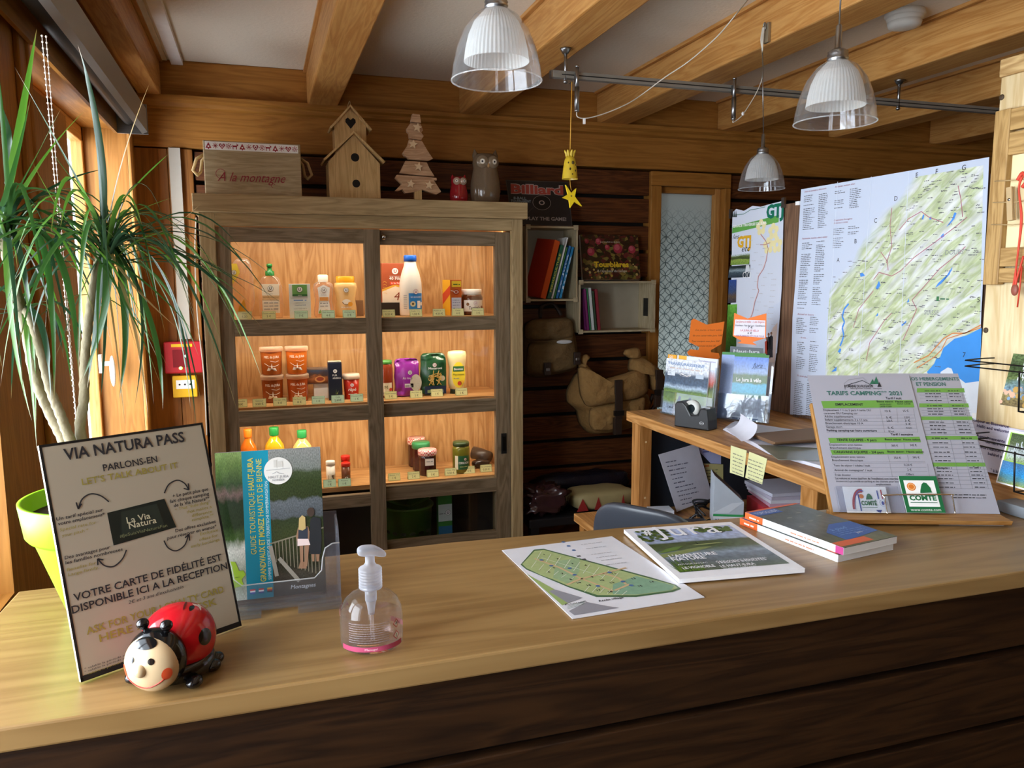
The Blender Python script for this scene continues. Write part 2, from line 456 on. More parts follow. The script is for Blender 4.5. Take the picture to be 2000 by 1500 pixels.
# left wall with window openings
W1 = (1.99, 3.41, .72, 2.14)     # far window, seen behind the plant
W2 = (.05, 1.62, .98, 2.10)      # beside the counter
W3 = (-2.8, -1.0, .9, 2.2)       # behind the camera
XO = -.655
m = MB()
ys = [-4, W3[0], W3[1], W2[0], W2[1], W1[0], W1[1], WALL_Y+.1]
for a, b in ((ys[0], ys[1]), (ys[2], ys[3]), (ys[4], ys[5]), (ys[6], ys[7])): m.box(XO, LX, a, b, 0, CEIL, AMBER_Z)
for w in (W1, W2, W3):
    m.box(XO, LX, w[0], w[1], 0, w[2], AMBER_Y); m.box(XO, LX, w[0], w[1], w[3], CEIL, AMBER_Y)
struct('wall_left', m)
m = MB()   # casing round the far window
m.box(LX, LX+.012, W1[0]-.075, W1[0], .6, 2.22, AMBER_Z); m.box(LX, LX+.018, W1[0]-.03, W1[0]-.012, .6, 2.22, AMBER_Z)
m.box(LX, LX+.012, W1[1], W1[1]+.06, .6, 2.22, PINE_Z)
m.box(LX, LX+.012, W1[0]-.075, W1[1]+.06, 2.14, 2.22, AMBER_Y)
struct('trim_52', m, bev=.003)
def window(n, w, bars):
    fr = MB(); y0, y1, z0, z1 = w; t = .055; x0, x1 = XO+.004, XO+.045
    fr.box(x0, x1, y0, y0+t, z0, z1, PINE_Z); fr.box(x0, x1, y1-t*.5, y1, z0, z1, PINE_Z)
    fr.box(x0, x1, y0, y1, z0, z0+t, PINE_Y); fr.box(x0, x1, y0, y1, z1-t, z1, PINE_Y)
    for b in bars: fr.box(x0, x1, b-.03, b+.03, z0, z1, PINE_Z)
    f = struct('window_%d' % n, fr, bev=.004)
    g = MB().box(XO+.02, XO+.025, y0, y1, z0, z1, glass(refl=.5)); o = g.obj('pane', f); o['kind'] = 'structure'
    return f
f1 = window(1, W1, [2.9])
h = MB(); hp = at_y(175, 712, 3.31)
h.tube([(XO+.066, 3.33, hp.z), (XO+.1, 3.33, hp.z)], .009, WHITE); h.blob((XO+.105, 3.33, hp.z-.03), (.011, .011, .06), WHITE)
h.box(XO+.06, XO+.07, 3.315, 3.345, hp.z-.035, hp.z+.035, WHITE)
o = h.obj('window_handle', f1)
m = MB().box(XO+.065, XO+.085, 2.2, 2.93, .78, 2.09, AMBER_Z); struct('window_shutter_panel', m, f1)
window(2, W2, [.83]); window(3, W3, [-1.9])

# other walls out of the picture
m = MB().box(-.8, 5.2, -4.1, -4, 0, CEIL, DARKW_X); struct('wall_front', m)
m = MB().box(5.2, 5.3, -4, 4.6, 0, CEIL, AMBER_Y); struct('wall_right', m)
# glazed door in the back wall
fr = MB()
fr.box(FX0, DX0-.0, WALL_Y-.02, WALL_Y+.1, 0, 2.029, AMBER_Z); fr.box(DX1+.035, FX1, WALL_Y-.02, WALL_Y+.1, 0, 2.029, AMBER_Z)
fr.box(FX0, FX1, WALL_Y-.02, WALL_Y+.1, 2.03, 2.10, AMBER_X)
fr.box(DX1-.0, DX1+.035, WALL_Y+.02, WALL_Y+.1, 0, 2.03, PINE_Z); fr.box(DX0, DX1, WALL_Y+.02, WALL_Y+.1, 2.0, 2.03, AMBER_X)
fr.box(DX0, DX1, WALL_Y+.02, WALL_Y+.1, 0, .25, AMBER_X)
door = struct('door_1', fr, bev=.004)
def frosted():
    m, nt, b, N, L = _new('frosted_pattern'); nt.nodes.remove(b); out = nt.nodes['Material Output']
    tc = N('ShaderNodeTexCoord'); sp = N('ShaderNodeSeparateXYZ'); L(tc.outputs['Object'], sp.inputs[0])
    def ringmask(ox, oz):
        P = .066; ds = []
        for ax, o in ((0, ox), (2, oz)):
            a = N('ShaderNodeMath'); a.operation = 'ADD'; a.inputs[1].default_value = o*P; L(sp.outputs[ax], a.inputs[0])
            w = N('ShaderNodeMath'); w.operation = 'WRAP'; w.inputs[1].default_value = P/2; w.inputs[2].default_value = -P/2; L(a.outputs[0], w.inputs[0])
            q = N('ShaderNodeMath'); q.operation = 'MULTIPLY'; L(w.outputs[0], q.inputs[0]); L(w.outputs[0], q.inputs[1]); ds.append(q)
        ad = N('ShaderNodeMath'); L(ds[0].outputs[0], ad.inputs[0]); L(ds[1].outputs[0], ad.inputs[1])
        sq = N('ShaderNodeMath'); sq.operation = 'SQRT'; L(ad.outputs[0], sq.inputs[0])
        sb = N('ShaderNodeMath'); sb.operation = 'SUBTRACT'; sb.inputs[1].default_value = .0325; L(sq.outputs[0], sb.inputs[0])
        ab = N('ShaderNodeMath'); ab.operation = 'ABSOLUTE'; L(sb.outputs[0], ab.inputs[0])
        lt = N('ShaderNodeMath'); lt.operation = 'LESS_THAN'; lt.inputs[1].default_value = .0016; L(ab.outputs[0], lt.inputs[0])
        return lt
    a, c = ringmask(0, 0), ringmask(.5, .5)
    mxm = N('ShaderNodeMath'); mxm.operation = 'MAXIMUM'; L(a.outputs[0], mxm.inputs[0]); L(c.outputs[0], mxm.inputs[1])
    mx = N('ShaderNodeMix'); mx.data_type = 'RGBA'; mx.inputs[6].default_value = lin('#d7dddb'); mx.inputs[7].default_value = lin('#6d7a7c')
    # the print fades out towards the top of the pane
    fz = N('ShaderNodeMapRange'); fz.inputs[1].default_value = 1.78; fz.inputs[2].default_value = 1.95; fz.inputs[3].default_value = 1; fz.inputs[4].default_value = 0; L(sp.outputs[2], fz.inputs[0])
    mm = N('ShaderNodeMath'); mm.operation = 'MULTIPLY'; L(mxm.outputs[0], mm.inputs[0]); L(fz.outputs[0], mm.inputs[1])
    L(mm.outputs[0], mx.inputs[0])
    tl = N('ShaderNodeBsdfTranslucent'); L(mx.outputs[2], tl.inputs[0])
    pr = N('ShaderNodeBsdfPrincipled'); L(mx.outputs[2], pr.inputs['Base Color']); pr.inputs['Roughness'].default_value = .35
    ms = N('ShaderNodeMixShader'); ms.inputs[0].default_value = .3; L(tl.outputs[0], ms.inputs[1]); L(pr.outputs[0], ms.inputs[2]); L(ms.outputs[0], out.inputs[0])
    return m
g = MB().box(DX0, DX1, WALL_Y+.05, WALL_Y+.056, .25, 2.0, frosted()); o = g.obj('pane', door); o['kind'] = 'structure'
# the small hall behind that door
m = MB().box(1.3, 1.35, WALL_Y+.2, 4.5, 0, CEIL, WHITE).box(2.95, 3.0, WALL_Y+.2, 4.5, 0, CEIL, WHITE).box(1.3, 3, 4.5, 4.55, 0, CEIL, WHITE)
struct('wall_hall', m)
# roller blinds in grey cassettes above the windows
BLIND = mat('#8d8f8f', .45, var=.03); DKMET = mat('#3a3733', .5)
def blind(y0, y1, label):
    t = thing('roller_blind', label, 'blind', (-.383, (y0+y1)/2, 2.06), group=None)
    L2 = (y1-y0)/2
    c = MB(); c.prism([(.028, .0), (.044, .008), (.044, .085), (.02, .1), (-.05, .1), (-.05, .085), (.02, .07)], -L2, L2, BLIND, 'xz'); part('cassette', c, t)
    for s in (-1, 1): part('end_cap', MB().box(-.05, .046, s*(L2-.006), s*L2, .0, .1, BLIND), t)
    c = MB().lathe([(0, -L2), (.022, -L2), (.022, L2), (0, L2)], DKMET, 16); c.v = [(x-.012, z, y+.05) for x, y, z in c.v]; part('roller', c, t)
    c = MB().box(-.06, -.05, -L2, L2, .0, .078, AMBER_Y); part('mounting_board', c, t)
    return t
b1 = blind(1.64, 3.02, 'grey roller blind cassette over the window behind the plant')
blind(.1, 1.58, 'grey roller blind cassette, nearer one at the picture corner')
ch = MB(); rd = random.Random(3)
top = at_y(82, 70, 1.68); bot = at_y(152, 860, 1.68)
pts = [top.lerp(bot, i/70)+Vector((0, 0, 0)) for i in range(71)]
BEAD = mat('#e8ded4', .3)
for off in (0, .006):
    pp = [p+Vector((off*(1-i/70), off*.5, 0)) for i, p in enumerate(pts)]
    ch.tube(pp, .0007, BEAD, 5)
    for p in pp[::1]: ch.blob(p, (.0022, .0022, .0022), BEAD, 8, 5)
ch.v = [tuple(Vector(v)-Vector((-.383, (1.64+3.02)/2, 2.06))) for v in ch.v]
part('bead_chain', ch, b1, 'white beaded pull chain')
# wall-mounted bits by the cabinet
m = MB(); a = at_y(331, 290, WALL_Y-.02); b_ = at_y(352, 662, WALL_Y-.02)
m.box(-.327, -.283, -.02, 0, b_.z, 2.105, mat('#b8b2a7', .5))
solo('cable_duct', m, 'white plastic cable duct running up the wall above the alarm', 'cable duct', (0, WALL_Y-.0125, 0))
RED = mat('#b3222c', .4); YEL = mat('#e2b01e', .4)
p0 = at_y(325, 728, WALL_Y-.012); p1 = at_y(395, 665, WALL_Y-.012)
t = thing('alarm_box', 'red fire alarm box with green light on the wall', 'alarm', ((p0.x+p1.x)/2, WALL_Y-.0128, p0.z))
w = (p1.x-p0.x)/2; hh = p1.z-p0.z
part('housing', MB().box(-w, w, -.05, 0, 0, hh, RED), t, bev=.006)
c = MB(); c.box(-w*.55, w*.2, -.053, -.049, hh*.2, hh*.75, mat('#7a1a22', .3)); part('front_window', c, t, 'dark red front window')
c = MB().box(-w*.6, w*.5, -.0515, -.049, hh*.84, hh*.93, YEL); part('label_strip', c, t, 'yellow label strip')
c = MB().lathe([(0, -.056), (.006, -.056), (.006, -.049)], WHITE, 12); c.v = [(x+.01, z, y+hh*.55) for x, y, z in c.v]; part('key_switch', c, t)
lm = bpy.data.materials.new('green_led'); lm.use_nodes = True
lm.node_tree.nodes['Principled BSDF'].inputs['Emission Color'].default_value = (.25, 1, .02, 1); lm.node_tree.nodes['Principled BSDF'].inputs['Emission Strength'].default_value = 2.5
c = MB().blob((-.012, -.052, hh*.17), (.007, .006, .007), lm); part('status_light', c, t, 'lit green status light')
p0 = at_y(340, 775, WALL_Y-.012); p1 = at_y(385, 731, WALL_Y-.012); w = (p1.x-p0.x)/2; hh = p1.z-p0.z
t = thing('call_point', 'yellow manual call point under the red alarm box', 'call point', ((p0.x+p1.x)/2, WALL_Y-.0128, p0.z))
part('housing', MB().box(-w, w, -.035, 0, 0, hh, YEL), t, bev=.004)
c = MB().box(-w*.7, w*.8, -.037, -.034, hh*.4, hh*.8, WHITE); c.M = Matrix.Translation((0, -.0372, 0)) @ Matrix.Rotation(pi/2, 4, 'X')
for i in range(3): c.disc(-.02+i*.021, hh*.6, .004, BLACK)
part('press_plate', c, t, 'white press plate with three dots')
pp = [at_y(x, y, 3.5) for x, y in ((383, 425), (381, 500), (386, 620), (398, 730), (404, 850))]
solo('power_cable', MB().tube(smoothpath([Vector(p) for p in pp]), .0028, mat('#a9a297', .6), 6), 'white cable hanging down beside the display cabinet', 'cable')
# smoke detector
sd = at_z(1768, 22, CEIL)
t = thing('smoke_detector', 'round white smoke detector on the ceiling between two joists', 'smoke detector', (sd.x, sd.y, CEIL-.0006))
CR = mat('#d9d4c9', .45)
part('base', MB().lathe([(0, 0), (.062, 0), (.065, -.014), (.06, -.02), (0, -.02)], CR, 36), t)
part('sensor_head', MB().lathe([(.058, -.02), (.058, -.027), (.052, -.029), (.052, -.034), (.055, -.036), (.05, -.05), (.03, -.056), (0, -.056)], CR, 32), t)
# ------------------------------------------------------------------ display cabinet with sliding doors
CY = 3.15                                  # front of the carcass
c_tl = at_y(374, 378, CY-.03); CZ = at_y(700, 386, CY-.03).z
CXL = at_y(387, 411, CY).x; CXR = at_y(1021, 427, CY).x; CBX = 3.575
S1 = at_y(846, 619.5, CY+.03).z; S2 = at_y(860, 782, CY+.03).z; S3 = at_y(862, 942, CY+.03).z
LAM = wood('#c79c68', '#a57746', 'z', 1.1, .45, stretch=9, contrast=.9)
LAM_X = wood('#cfa26c', '#ab7a45', 'x', 1.1, .45, stretch=9, contrast=.8)
cab = thing('display_cabinet', 'greyish brown wooden display cabinet with sliding glass doors and lit shelves', 'cabinet', (0, 0, 0))
m = MB()
zc0 = at_y(700, 420, CY-.03).z
m.box(c_tl.x, at_y(1031, 400, CY-.03).x, CY-.03, CBX, zc0, CZ, TAUPE_X)
part('cornice', m, cab, bev=.003)
m = MB(); ZH = at_y(560, 443, CY).z
PW = .055
m.box(CXL, CXL+PW, CY, CY+.03, .002, zc0, TAUPE_Z); m.box(CXR-.047, CXR, CY, CY+.03, .002, zc0, TAUPE_Z)
m.box(CXL+PW, CXR-.047, CY, CY+.03, ZH, zc0, TAUPE_X); m.box(CXL+PW, CXR-.047, CY+.0, CY+.03, .002, .09, TAUPE_X)
part('face_frame', m, cab, bev=.0015)
m = MB(); m.box(CXL, CXL+.02, CY+.0305, CBX, .002, zc0, TAUPE_Z); m.box(CXL+.02, CXL+.026, CY+.085, CBX-.02, S3, ZH+.02, LAM); part('side_panel', m, cab)
m = MB(); m.box(CXR-.02, CXR, CY+.0305, CBX, .002, zc0, TAUPE_Z); m.box(CXR-.05, CXR-.02, CY+.085, CBX-.02, S3, ZH+.02, LAM); part('side_panel', m, cab)
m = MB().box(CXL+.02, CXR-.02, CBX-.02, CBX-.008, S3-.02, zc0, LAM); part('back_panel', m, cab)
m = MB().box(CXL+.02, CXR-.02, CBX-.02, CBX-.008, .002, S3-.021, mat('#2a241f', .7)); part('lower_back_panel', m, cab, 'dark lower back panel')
m = MB().box(CXL+.02, CXR-.02, CY+.03, CBX-.02, 0.05, .09, TAUPE_X); part('bottom_board', m, cab)
for z in (S1, S2, S3):
    m = MB().box(CXL+.026, CXR-.05, CY+.088, CBX-.021, z-.02, z, LAM_X); part('shelf', m, cab)
    # shelf lip that the tags stand on
m = MB().box(CXL+.026, CXR-.05, CY+.088, CBX-.021, ZH+.02, ZH+.035, LAM_X); part('top_board', m, cab)
# doors: the left one runs in front of the right one
def door(name, y0, y1, xs, rails, handle=None):
    d = MB(); xa0, xa1, xb0, xb1 = xs
    d.box(xa0, xa1, y0, y1, .1, ZH-.003, DOOR_Z); d.box(xb0, xb1, y0, y1, .1, ZH-.003, DOOR_Z)
    for za, zb in rails: d.box(xa1, xb0, y0, y1, za, zb, DOOR_X)
    o = part(name, d, cab, bev=.0012)
    g = MB().box(xa1, xb0, (y0+y1)/2+.002, (y0+y1)/2+.006, .11, ZH-.01, glass(refl=1.)); part('glass_pane', g, o)
    return o
yl, yr = CY+.005, CY+.047
LA0, LA1 = at_y(416, 440, yl).x, at_y(449, 460, yl).x; LB0, LB1 = at_y(711, 476, yl).x, at_y(742, 476, yl).x
rl = lambda px, a, b, y: (at_y(px, b, y).z, at_y(px, a, y).z)
door('sliding_door', yl, yl+.03, (LA0, LA1, LB0, LB1),
     [(rl(580, 440, 473.5, yl)[0], ZH-.003), rl(590, 623, 654.5, yl), rl(595, 797.5, 827, yl), rl(680, 968, 992, yl), (.1, .16)])
RB0, RB1 = at_y(967, 480, yr).x, CXR-.052+.01
dr = door('sliding_door', yr, yr+.03, (LB0+.005, LB1+.0, RB0, RB1),
     [(rl(850, 440, 479, yr)[0], ZH-.003), rl(860, 619.5, 646, yr), rl(860, 784, 809, yr), rl(862, 942, 969, yr), (.1, at_y(860, 1048, yr).z)])
hp = at_y(984, 866, yr)
m = MB().box(hp.x-.012, hp.x+.012, yr-.003, yr+.004, hp.z-.045, hp.z+.045, BLACK).box(hp.x-.006, hp.x+.006, yr-.005, yr-.002, hp.z-.032, hp.z+.032, mat('#050505', .3))
part('recessed_handle', m, dr, 'black recessed handle')
hp = at_y(748, 463, yr)
m = MB(); m.blob((hp.x, yr-.012, hp.z), (.012, .01, .012), CHROME, 16, 10); m.box(hp.x-.016, hp.x-.006, yr-.006, yr, hp.z-.03, hp.z+.025, glass(haze=.2))
part('door_lock', m, dr, 'chrome lock with clear catch')
# warm light strips under the boards, behind the door rails
wl = bpy.data.materials.new('warm_strip'); wl.use_nodes = True
wb = wl.node_tree.nodes['Principled BSDF']; wb.inputs['Emission Color'].default_value = (1, .72, .38, 1); wb.inputs['Emission Strength'].default_value = 3
xm = (CXL+CXR)/2; wid = CXR-CXL-.12
for z, pw in ((ZH+.018, 5.2), (S1-.022, 5.2), (S2-.022, 5.2)):
    m = MB().box(xm-wid/2, xm+wid/2, CY+.095, CY+.103, z-.006, z, wl); part('light_strip', m, cab, 'warm glowing light strip')
    area('strip_light', (xm, CY+.115, z-.012), (xm, CY+.30, z-.30), wid, .02, pw*.48, (1, .88, .70), 170)

# ------------------------------------------------------------------ things for sale
def place(pxl, pxr, top, bot, zs, round_=True, depth=None):
    """foot centre, width, height of something standing at zs seen between these edges"""
    p = at_z((pxl+pxr)/2, bot, zs)
    if p.y < CY+.11: p = at_y((pxl+pxr)/2, bot, CY+.11)
    ym = CY+(.15 if zs == S1 else .17 if zs == S2 else .14)
    if p.y > ym: p = at_y((pxl+pxr)/2, bot, ym)
    w = mlen(pxr-pxl, p); d = w if round_ else (depth or w*.5)
    h = at_y((pxl+pxr)/2, top, p.y+d/2).z-zs
    return Vector((p.x, p.y+d/2, zs+.0008)), w, h
SALE = 'things for sale in the lit cabinet'
def ulogo(mb, u, v, r, dark='#2f2f33'):
    mb.disc(u, v, r, WHITE, .0008, n=18); mb.ring(u, v, r, r*.1, mat(dark, .5), .001); mb.text('U', u, v-r*.45, r*.9, mat(dark, .5), 'c', bold=.03, lift=.0012)
UP = Frame((0, 0, 0), (1, 0, 0), (0, 0, 1))
def face(mb, x0, y, z0): mb.M = Matrix.Translation((x0, y, z0)) @ UP.M   # lettering facing the room
def reset(mb): mb.M = Matrix(); mb.fn = None
# shelf 1, left door
P, w, h = place(455, 497, 510, 614, S1, False, .05)
t = thing('snack_bag', 'clear bag with yellow label leaning at the top shelf end beside the washing-up liquid', 'bag', P)
m = MB().blob((0, 0, h/2+.006), (w/2, .022, h/2), glass('#fff3df', 1.3, .12), 20, 12, .6, .8, .1, 20); part('wrapper', m, t)
m = MB(); face(m, -w*.5, -.024, 0); m.poly([(0, h*.55), (w*.42, h*.8), (w*.3, h*.95), (0, h*.95)], mat('#ecd14a', .5)); ulogo(m, w*.16, h*.8, w*.11); part('label', m, t, 'yellow printed label'); m = MB(); face(m, -w*.5, -.024, 0); m.poly([(w*.2, .0), (w*.7, 0), (w*.55, h*.35), (w*.3, h*.2)], mat('#e0a326', .5)); part('snack_print', m, t, 'orange-yellow snack print')
P, w, h = place(508, 553, 515, 613, S1, True); D = .55
CLEAR = glass('#fff6ea', 1.2, .10); GREEN = mat('#1f7a35', .35)
t = thing('soap_bottle', 'clear washing-up liquid bottle with green cap on the top shelf', 'bottle', P)
bh = h*.80
m = MB().lathe([(0, 0), (w*.46, 0), (w*.5, .01), (w*.5, bh*.55), (w*.47, bh*.75), (w*.36, bh*.92), (w*.17, bh*.985), (w*.15, bh)], CLEAR, 32, sy=D); part('body', m, t)
m = MB().lathe([(w*.19, bh*.97), (w*.19, bh*1.07), (w*.10, bh*1.09), (w*.09, h*.93), (w*.12, h*.94), (w*.12, h*.99), (0, h)], GREEN, 20); part('cap', m, t)
m = MB(); face(m, -w*.36, -w*.5*D-.001, bh*.12); lb = mat('#efe6d4', .5)
m.rect(0, 0, w*.72, bh*.66, lb, 0); ulogo(m, w*.36, bh*.56, w*.12); m.text('nature', w*.36, bh*.43, .004, GREY, 'c')
m.rect(0, bh*.30, w*.72, bh*.40, mat('#dcb98a', .5), .0005); m.text('SAVON VAISSELLE', w*.36, bh*.345, .005, mat('#8b6b3e'), 'c', w*.64)
for i in range(3): m.scribble(w*.06, w*.66, bh*(.22-.07*i), .005, GREY)
part('label', m, t)
P, w, h = place(567, 607, 555, 613, S1, False, .03)
t = thing('cosmetic_box', 'pale carton with green top band on the top shelf left', 'box', P)
part('carton', MB().box(-w/2, w/2, -.015, .015, 0, h, mat('#dfe6e2', .45)), t, bev=.001)
m = MB(); face(m, -w/2, -.0155, 0); m.rect(w*.15, h*.66, w*.85, h*.98, mat('#6aa355', .5)); m.rect(w*.15, h*.64, w*.85, h*.70, mat('#2f6a34', .5), .0008); ulogo(m, w*.5, h*.84, w*.14); m.text('nature', w*.5, h*.655, .004, WHITE, 'c', lift=.001)
m.scribble(w*.2, w*.8, h*.5, .009, mat('#7c9ccb')); m.text('naturel', w*.5, h*.36, .006, mat('#5b6f95'), 'c', w*.5); m.scribble(w*.2, w*.8, h*.26, .004, LGREY); m.scribble(w*.2, w*.8, h*.18, .004, LGREY); part('front_print', m, t)
P, w, h = place(615, 654, 537, 613, S1, True)
t = thing('shower_gel_bottle', 'clear shower gel bottle with white cap beside the yellow-capped shampoo', 'bottle', P)
bh = h*.85
m = MB().lathe([(0, 0), (w*.45, 0), (w*.48, .008), (w*.5, bh*.15), (w*.42, bh*.45), (w*.5, bh*.78), (w*.46, bh*.92), (w*.22, bh)], glass('#fdeedd', 1.2, .15), 32, sy=.6); part('body', m, t)
part('cap', MB().lathe([(w*.25, bh*.97), (w*.26, h*.98), (w*.2, h), (0, h)], mat('#f6efe2', .35), 20), t)
m = MB(); face(m, -w*.32, -w*.5*.6-.001, bh*.1); m.poly([(0, 0), (w*.64, 0), (w*.56, bh*.35), (w*.62, bh*.72), (w*.32, bh*.8), (w*.02, bh*.72), (w*.08, bh*.35)], WHITE, 0)
ulogo(m, w*.32, bh*.66, w*.13); m.text('bébés', w*.32, bh*.51, .006, GREY, 'c'); m.rect(w*.1, bh*.36, w*.54, bh*.46, mat('#e39a4b'), .001); m.scribble(w*.12, w*.5, bh*.28, .005, GREY); m.scribble(w*.12, w*.5, bh*.2, .005, GREY)
m.poly([(w*.02, 0.002), (w*.16, .002), (w*.12, bh*.13)], mat('#7fae4f')); m.disc(w*.42, bh*.07, w*.09, mat('#e9cfae')); part('label', m, t)
P, w, h = place(656, 701, 540, 613, S1, True)
SH = mat('#eec27e', .3, spec=.5)
t = thing('shampoo_bottle', 'cream coloured shampoo bottle with yellow cap on the top shelf', 'bottle', P)
bh = h*.86
m = MB().lathe([(0, 0), (w*.44, 0), (w*.46, .008), (w*.46, bh*.25), (w*.41, bh*.5), (w*.5, bh*.85), (w*.46, bh*.97), (w*.3, bh)], SH, 32, sy=.6); part('body', m, t)
part('cap', MB().lathe([(w*.39, bh*.97), (w*.40, h*.985), (w*.36, h), (0, h)], mat('#f0a51c', .35), 24, sy=.65), t)
m = MB(); face(m, -w*.3, -w*.46*.6-.001, bh*.15); ulogo(m, w*.3, bh*.62, w*.11); m.disc(w*.3, bh*.28, w*.18, mat('#f7efe0'), .0012, ry=w*.12); m.ring(w*.3, bh*.28, w*.18, w*.03, mat('#5b3a22'), .0014, a0=pi, a1=2*pi, ry=w*.12); m.disc(w*.46, bh*.22, w*.1, mat('#eda32c'), .0016); m.scribble(w*.08, w*.5, bh*.12, .004, WHITE); part('label', m, t)
P, w, h = place(692, 716, 588, 613, S1, False, .05); P.y += .10
solo('carton', MB().box(-w/2, w/2, -.02, .02, 0, h, mat('#8a6a4a', .6)), 'small brown carton half hidden behind the middle stile of the cabinet', 'box', P)
# shelf 1, right door
P, w, h = place(741, 785, 594, 614, S1, False, .09); P = Vector((at_y(763, 600, CY+.30).x, CY+.30, P.z)); h = at_y(763, 592, CY+.26).z-S1
solo('sweets_tin', MB().box(-w/2, w/2, -.045, .045, 0, h, mat('#2c2622', .4)), 'low dark box under the coffee filter packet', 'box', P); bh0 = h
Pf, w, _ = place(741, 795, 515, 614, S1, False, .06); hf = at_y(765, 515, Pf.y).z-S1-bh0
t = thing('coffee_filter_box', 'reddish packet of forty coffee filters standing on the low dark box', 'box', (at_y(770, 560, P.y+.01).x, P.y+.01, S1+bh0+.002)); hf = at_y(765, 515, P.y-.03).z-S1-bh0
part('carton', MB().box(-w/2, w/2, -.03, .03, 0, hf, mat('#a5502f', .45)), t, bev=.002)
m = MB(); face(m, -w/2, -.0305, 0); m.poly([(0, 0), (w, 0), (w, hf*.30), (w*.5, hf*.42), (0, hf*.28)], mat('#efdfc8', .5)); m.poly([(0, hf*.28), (w*.5, hf*.42), (w, hf*.30), (w, hf*.36), (w*.5, hf*.47), (0, hf*.34)], mat('#e2a93b'), .0008)
ulogo(m, w*.5, hf*.80, w*.13, '#a5302c'); m.text('40 Filtres', w*.58, hf*.58, hf*.075, WHITE, 'c', w*.62, bold=.02); m.rect(w*.3, hf*.455, w*.9, hf*.53, mat('#e8553a'), .0008); m.text('à la forme', w*.6, hf*.475, hf*.045, WHITE, 'c', w*.5, lift=.001); m.line([(w*.28, hf*.67), (w*.95, hf*.67)], .001, WHITE)
m.text('4', w*.56, hf*.06, hf*.22, mat('#8a3a24'), 'c', shear=.25, lift=.001); m.text('Tradition', 0, 0, .001, mat('#e2a93b'), 'c') if False else None
for i in range(5): m.ring(w*.1, hf*(.2+.07*i), w*.08, .0012, mat('#e8b64a'), .001, a0=.3, a1=2.4)
part('front_print', m, t)
P, w, h = place(785, 829, 499, 614, S1, True)
MILK = mat('#efeae0', .35)
t = thing('milk_bottle', 'white milk bottle with a blue cap and blue label', 'bottle', P)
m = MB().lathe([(0, 0), (w*.46, 0), (w*.5, .006), (w*.5, h*.44), (w*.485, h*.55), (w*.40, h*.70), (w*.28, h*.83), (w*.25, h*.9)], MILK, 36); part('body', m, t)
part('cap', MB().lathe([(w*.26, h*.895), (w*.285, h*.90), (w*.285, h*.985), (w*.26, h), (0, h)], mat('#1f5fc4', .3), 24), t)
m = MB(); m.fn = wrap(w*.5, lift=.0006)
for i in range(12):
    a = -w*.18+i*w*.06; m.rect(a, h*.11, a+w*.06, h*.375, mat('#2b84cf', .4), 0)
m.text('lait demi-écrémé', w*.18, h*.30, h*.03, WHITE, 'c', w*.55, shear=.2, lift=.001)
m.disc(w*.0, h*.2, w*.12, mat('#e9dfb0'), .001); m.disc(w*.0, h*.2, w*.05, mat('#5a4a22'), .0014); m.rect(w*.2, h*.13, w*.38, h*.25, WHITE, .001); m.disc(w*.45, h*.2, w*.08, WHITE, .001)
m.fn = wrap(w*.5, lift=.001); ulogo(m, w*.14, h*.40, w*.11, '#a5302c')
for i in range(7): m.rect(-w*.42, h*(.12+.035*i), -w*.42+w*.16, h*(.135+.035*i), LGREY, .0004)
part('label', m, t)
P, w, h = place(870, 903, 547, 613, S1, False, .055)
t = thing('cocoa_box', 'orange carton with a spoon picture on the right top shelf', 'box', P, rz=.35)
w *= .8
part('carton', MB().box(-w/2, w/2, -.03, .03, 0, h, mat('#c65f1f', .45)), t, bev=.001)
m = MB(); face(m, -w/2, -.0305, 0); m.rect(w*.12, h*.80, w*.95, h*.97, mat('#e8c531'), .0005); m.scribble(w*.25, w*.85, h*.86, .006, mat('#4a6b2a')); m.disc(w*.5, h*.66, w*.3, mat('#a83a18'), .0005, ry=w*.2); m.ring(w*.5, h*.66, w*.2, w*.05, WHITE, .0008, ry=w*.11); m.line([(w*.02, h*.7), (w*.32, h*.68)], .0025, WHITE)
m.rect(w*.1, h*.08, w*.95, h*.5, mat('#cdd6e8'), .0005); m.poly([(w*.1, h*.08), (w*.95, h*.08), (w*.95, h*.16), (w*.7, h*.2), (w*.5, h*.15), (w*.3, h*.22), (w*.1, h*.14)], mat('#5a72b5'), .0008)
for i in range(3): m.scribble(w*.18, w*.85, h*(.42-.07*i), .004, mat('#7c86a5'))
m.M = Matrix.Translation((-w/2-.0005, 0, 0)) @ Frame((0, .03, 0), (0, -1, 0), (0, 0, 1)).M
m.rect(0, 0, .06, h, mat('#e0a21f'), 0); m.poly([(.0, h*.3), (.06, h*.6), (.06, h*.85), (0, h*.6)], mat('#c8441f'), .0005)
part('front_print', m, t)
P, w, h = place(905, 949, 565, 611, S1, True)
t = thing('spread_jar', 'jar of chocolate spread with a white lid on the top shelf', 'jar', P)
part('body', MB().lathe([(0, 0), (w*.46, 0), (w*.5, .006), (w*.5, h*.66), (w*.46, h*.76), (w*.42, h*.80), (0, h*.8)], mat('#5a2e14', .12, spec=.6), 36), t)
part('lid', MB().lathe([(w*.44, h*.79), (w*.45, h*.80), (w*.45, h*.985), (w*.42, h), (0, h)], mat('#efe7da', .4), 32), t)
m = MB(); m.fn = wrap(w*.5, lift=.0006); lb = mat('#efe9dc', .5)
for i in range(10): m.rect(-w*.5+i*w*.1, h*.14, -w*.5+(i+1)*w*.1, h*.58, lb, 0)
m.text("Tartine's", 0, h*.22, h*.12, mat('#4a2a18'), 'c', w*.5, shear=.25, bold=.02, lift=.001); ulogo(m, w*.05, h*.46, w*.09, '#a5302c'); m.disc(-w*.3, h*.42, w*.07, mat('#8a5a2a'), .001); m.disc(w*.38, h*.3, w*.07, mat('#8a5a2a'), .001)
part('label', m, t)
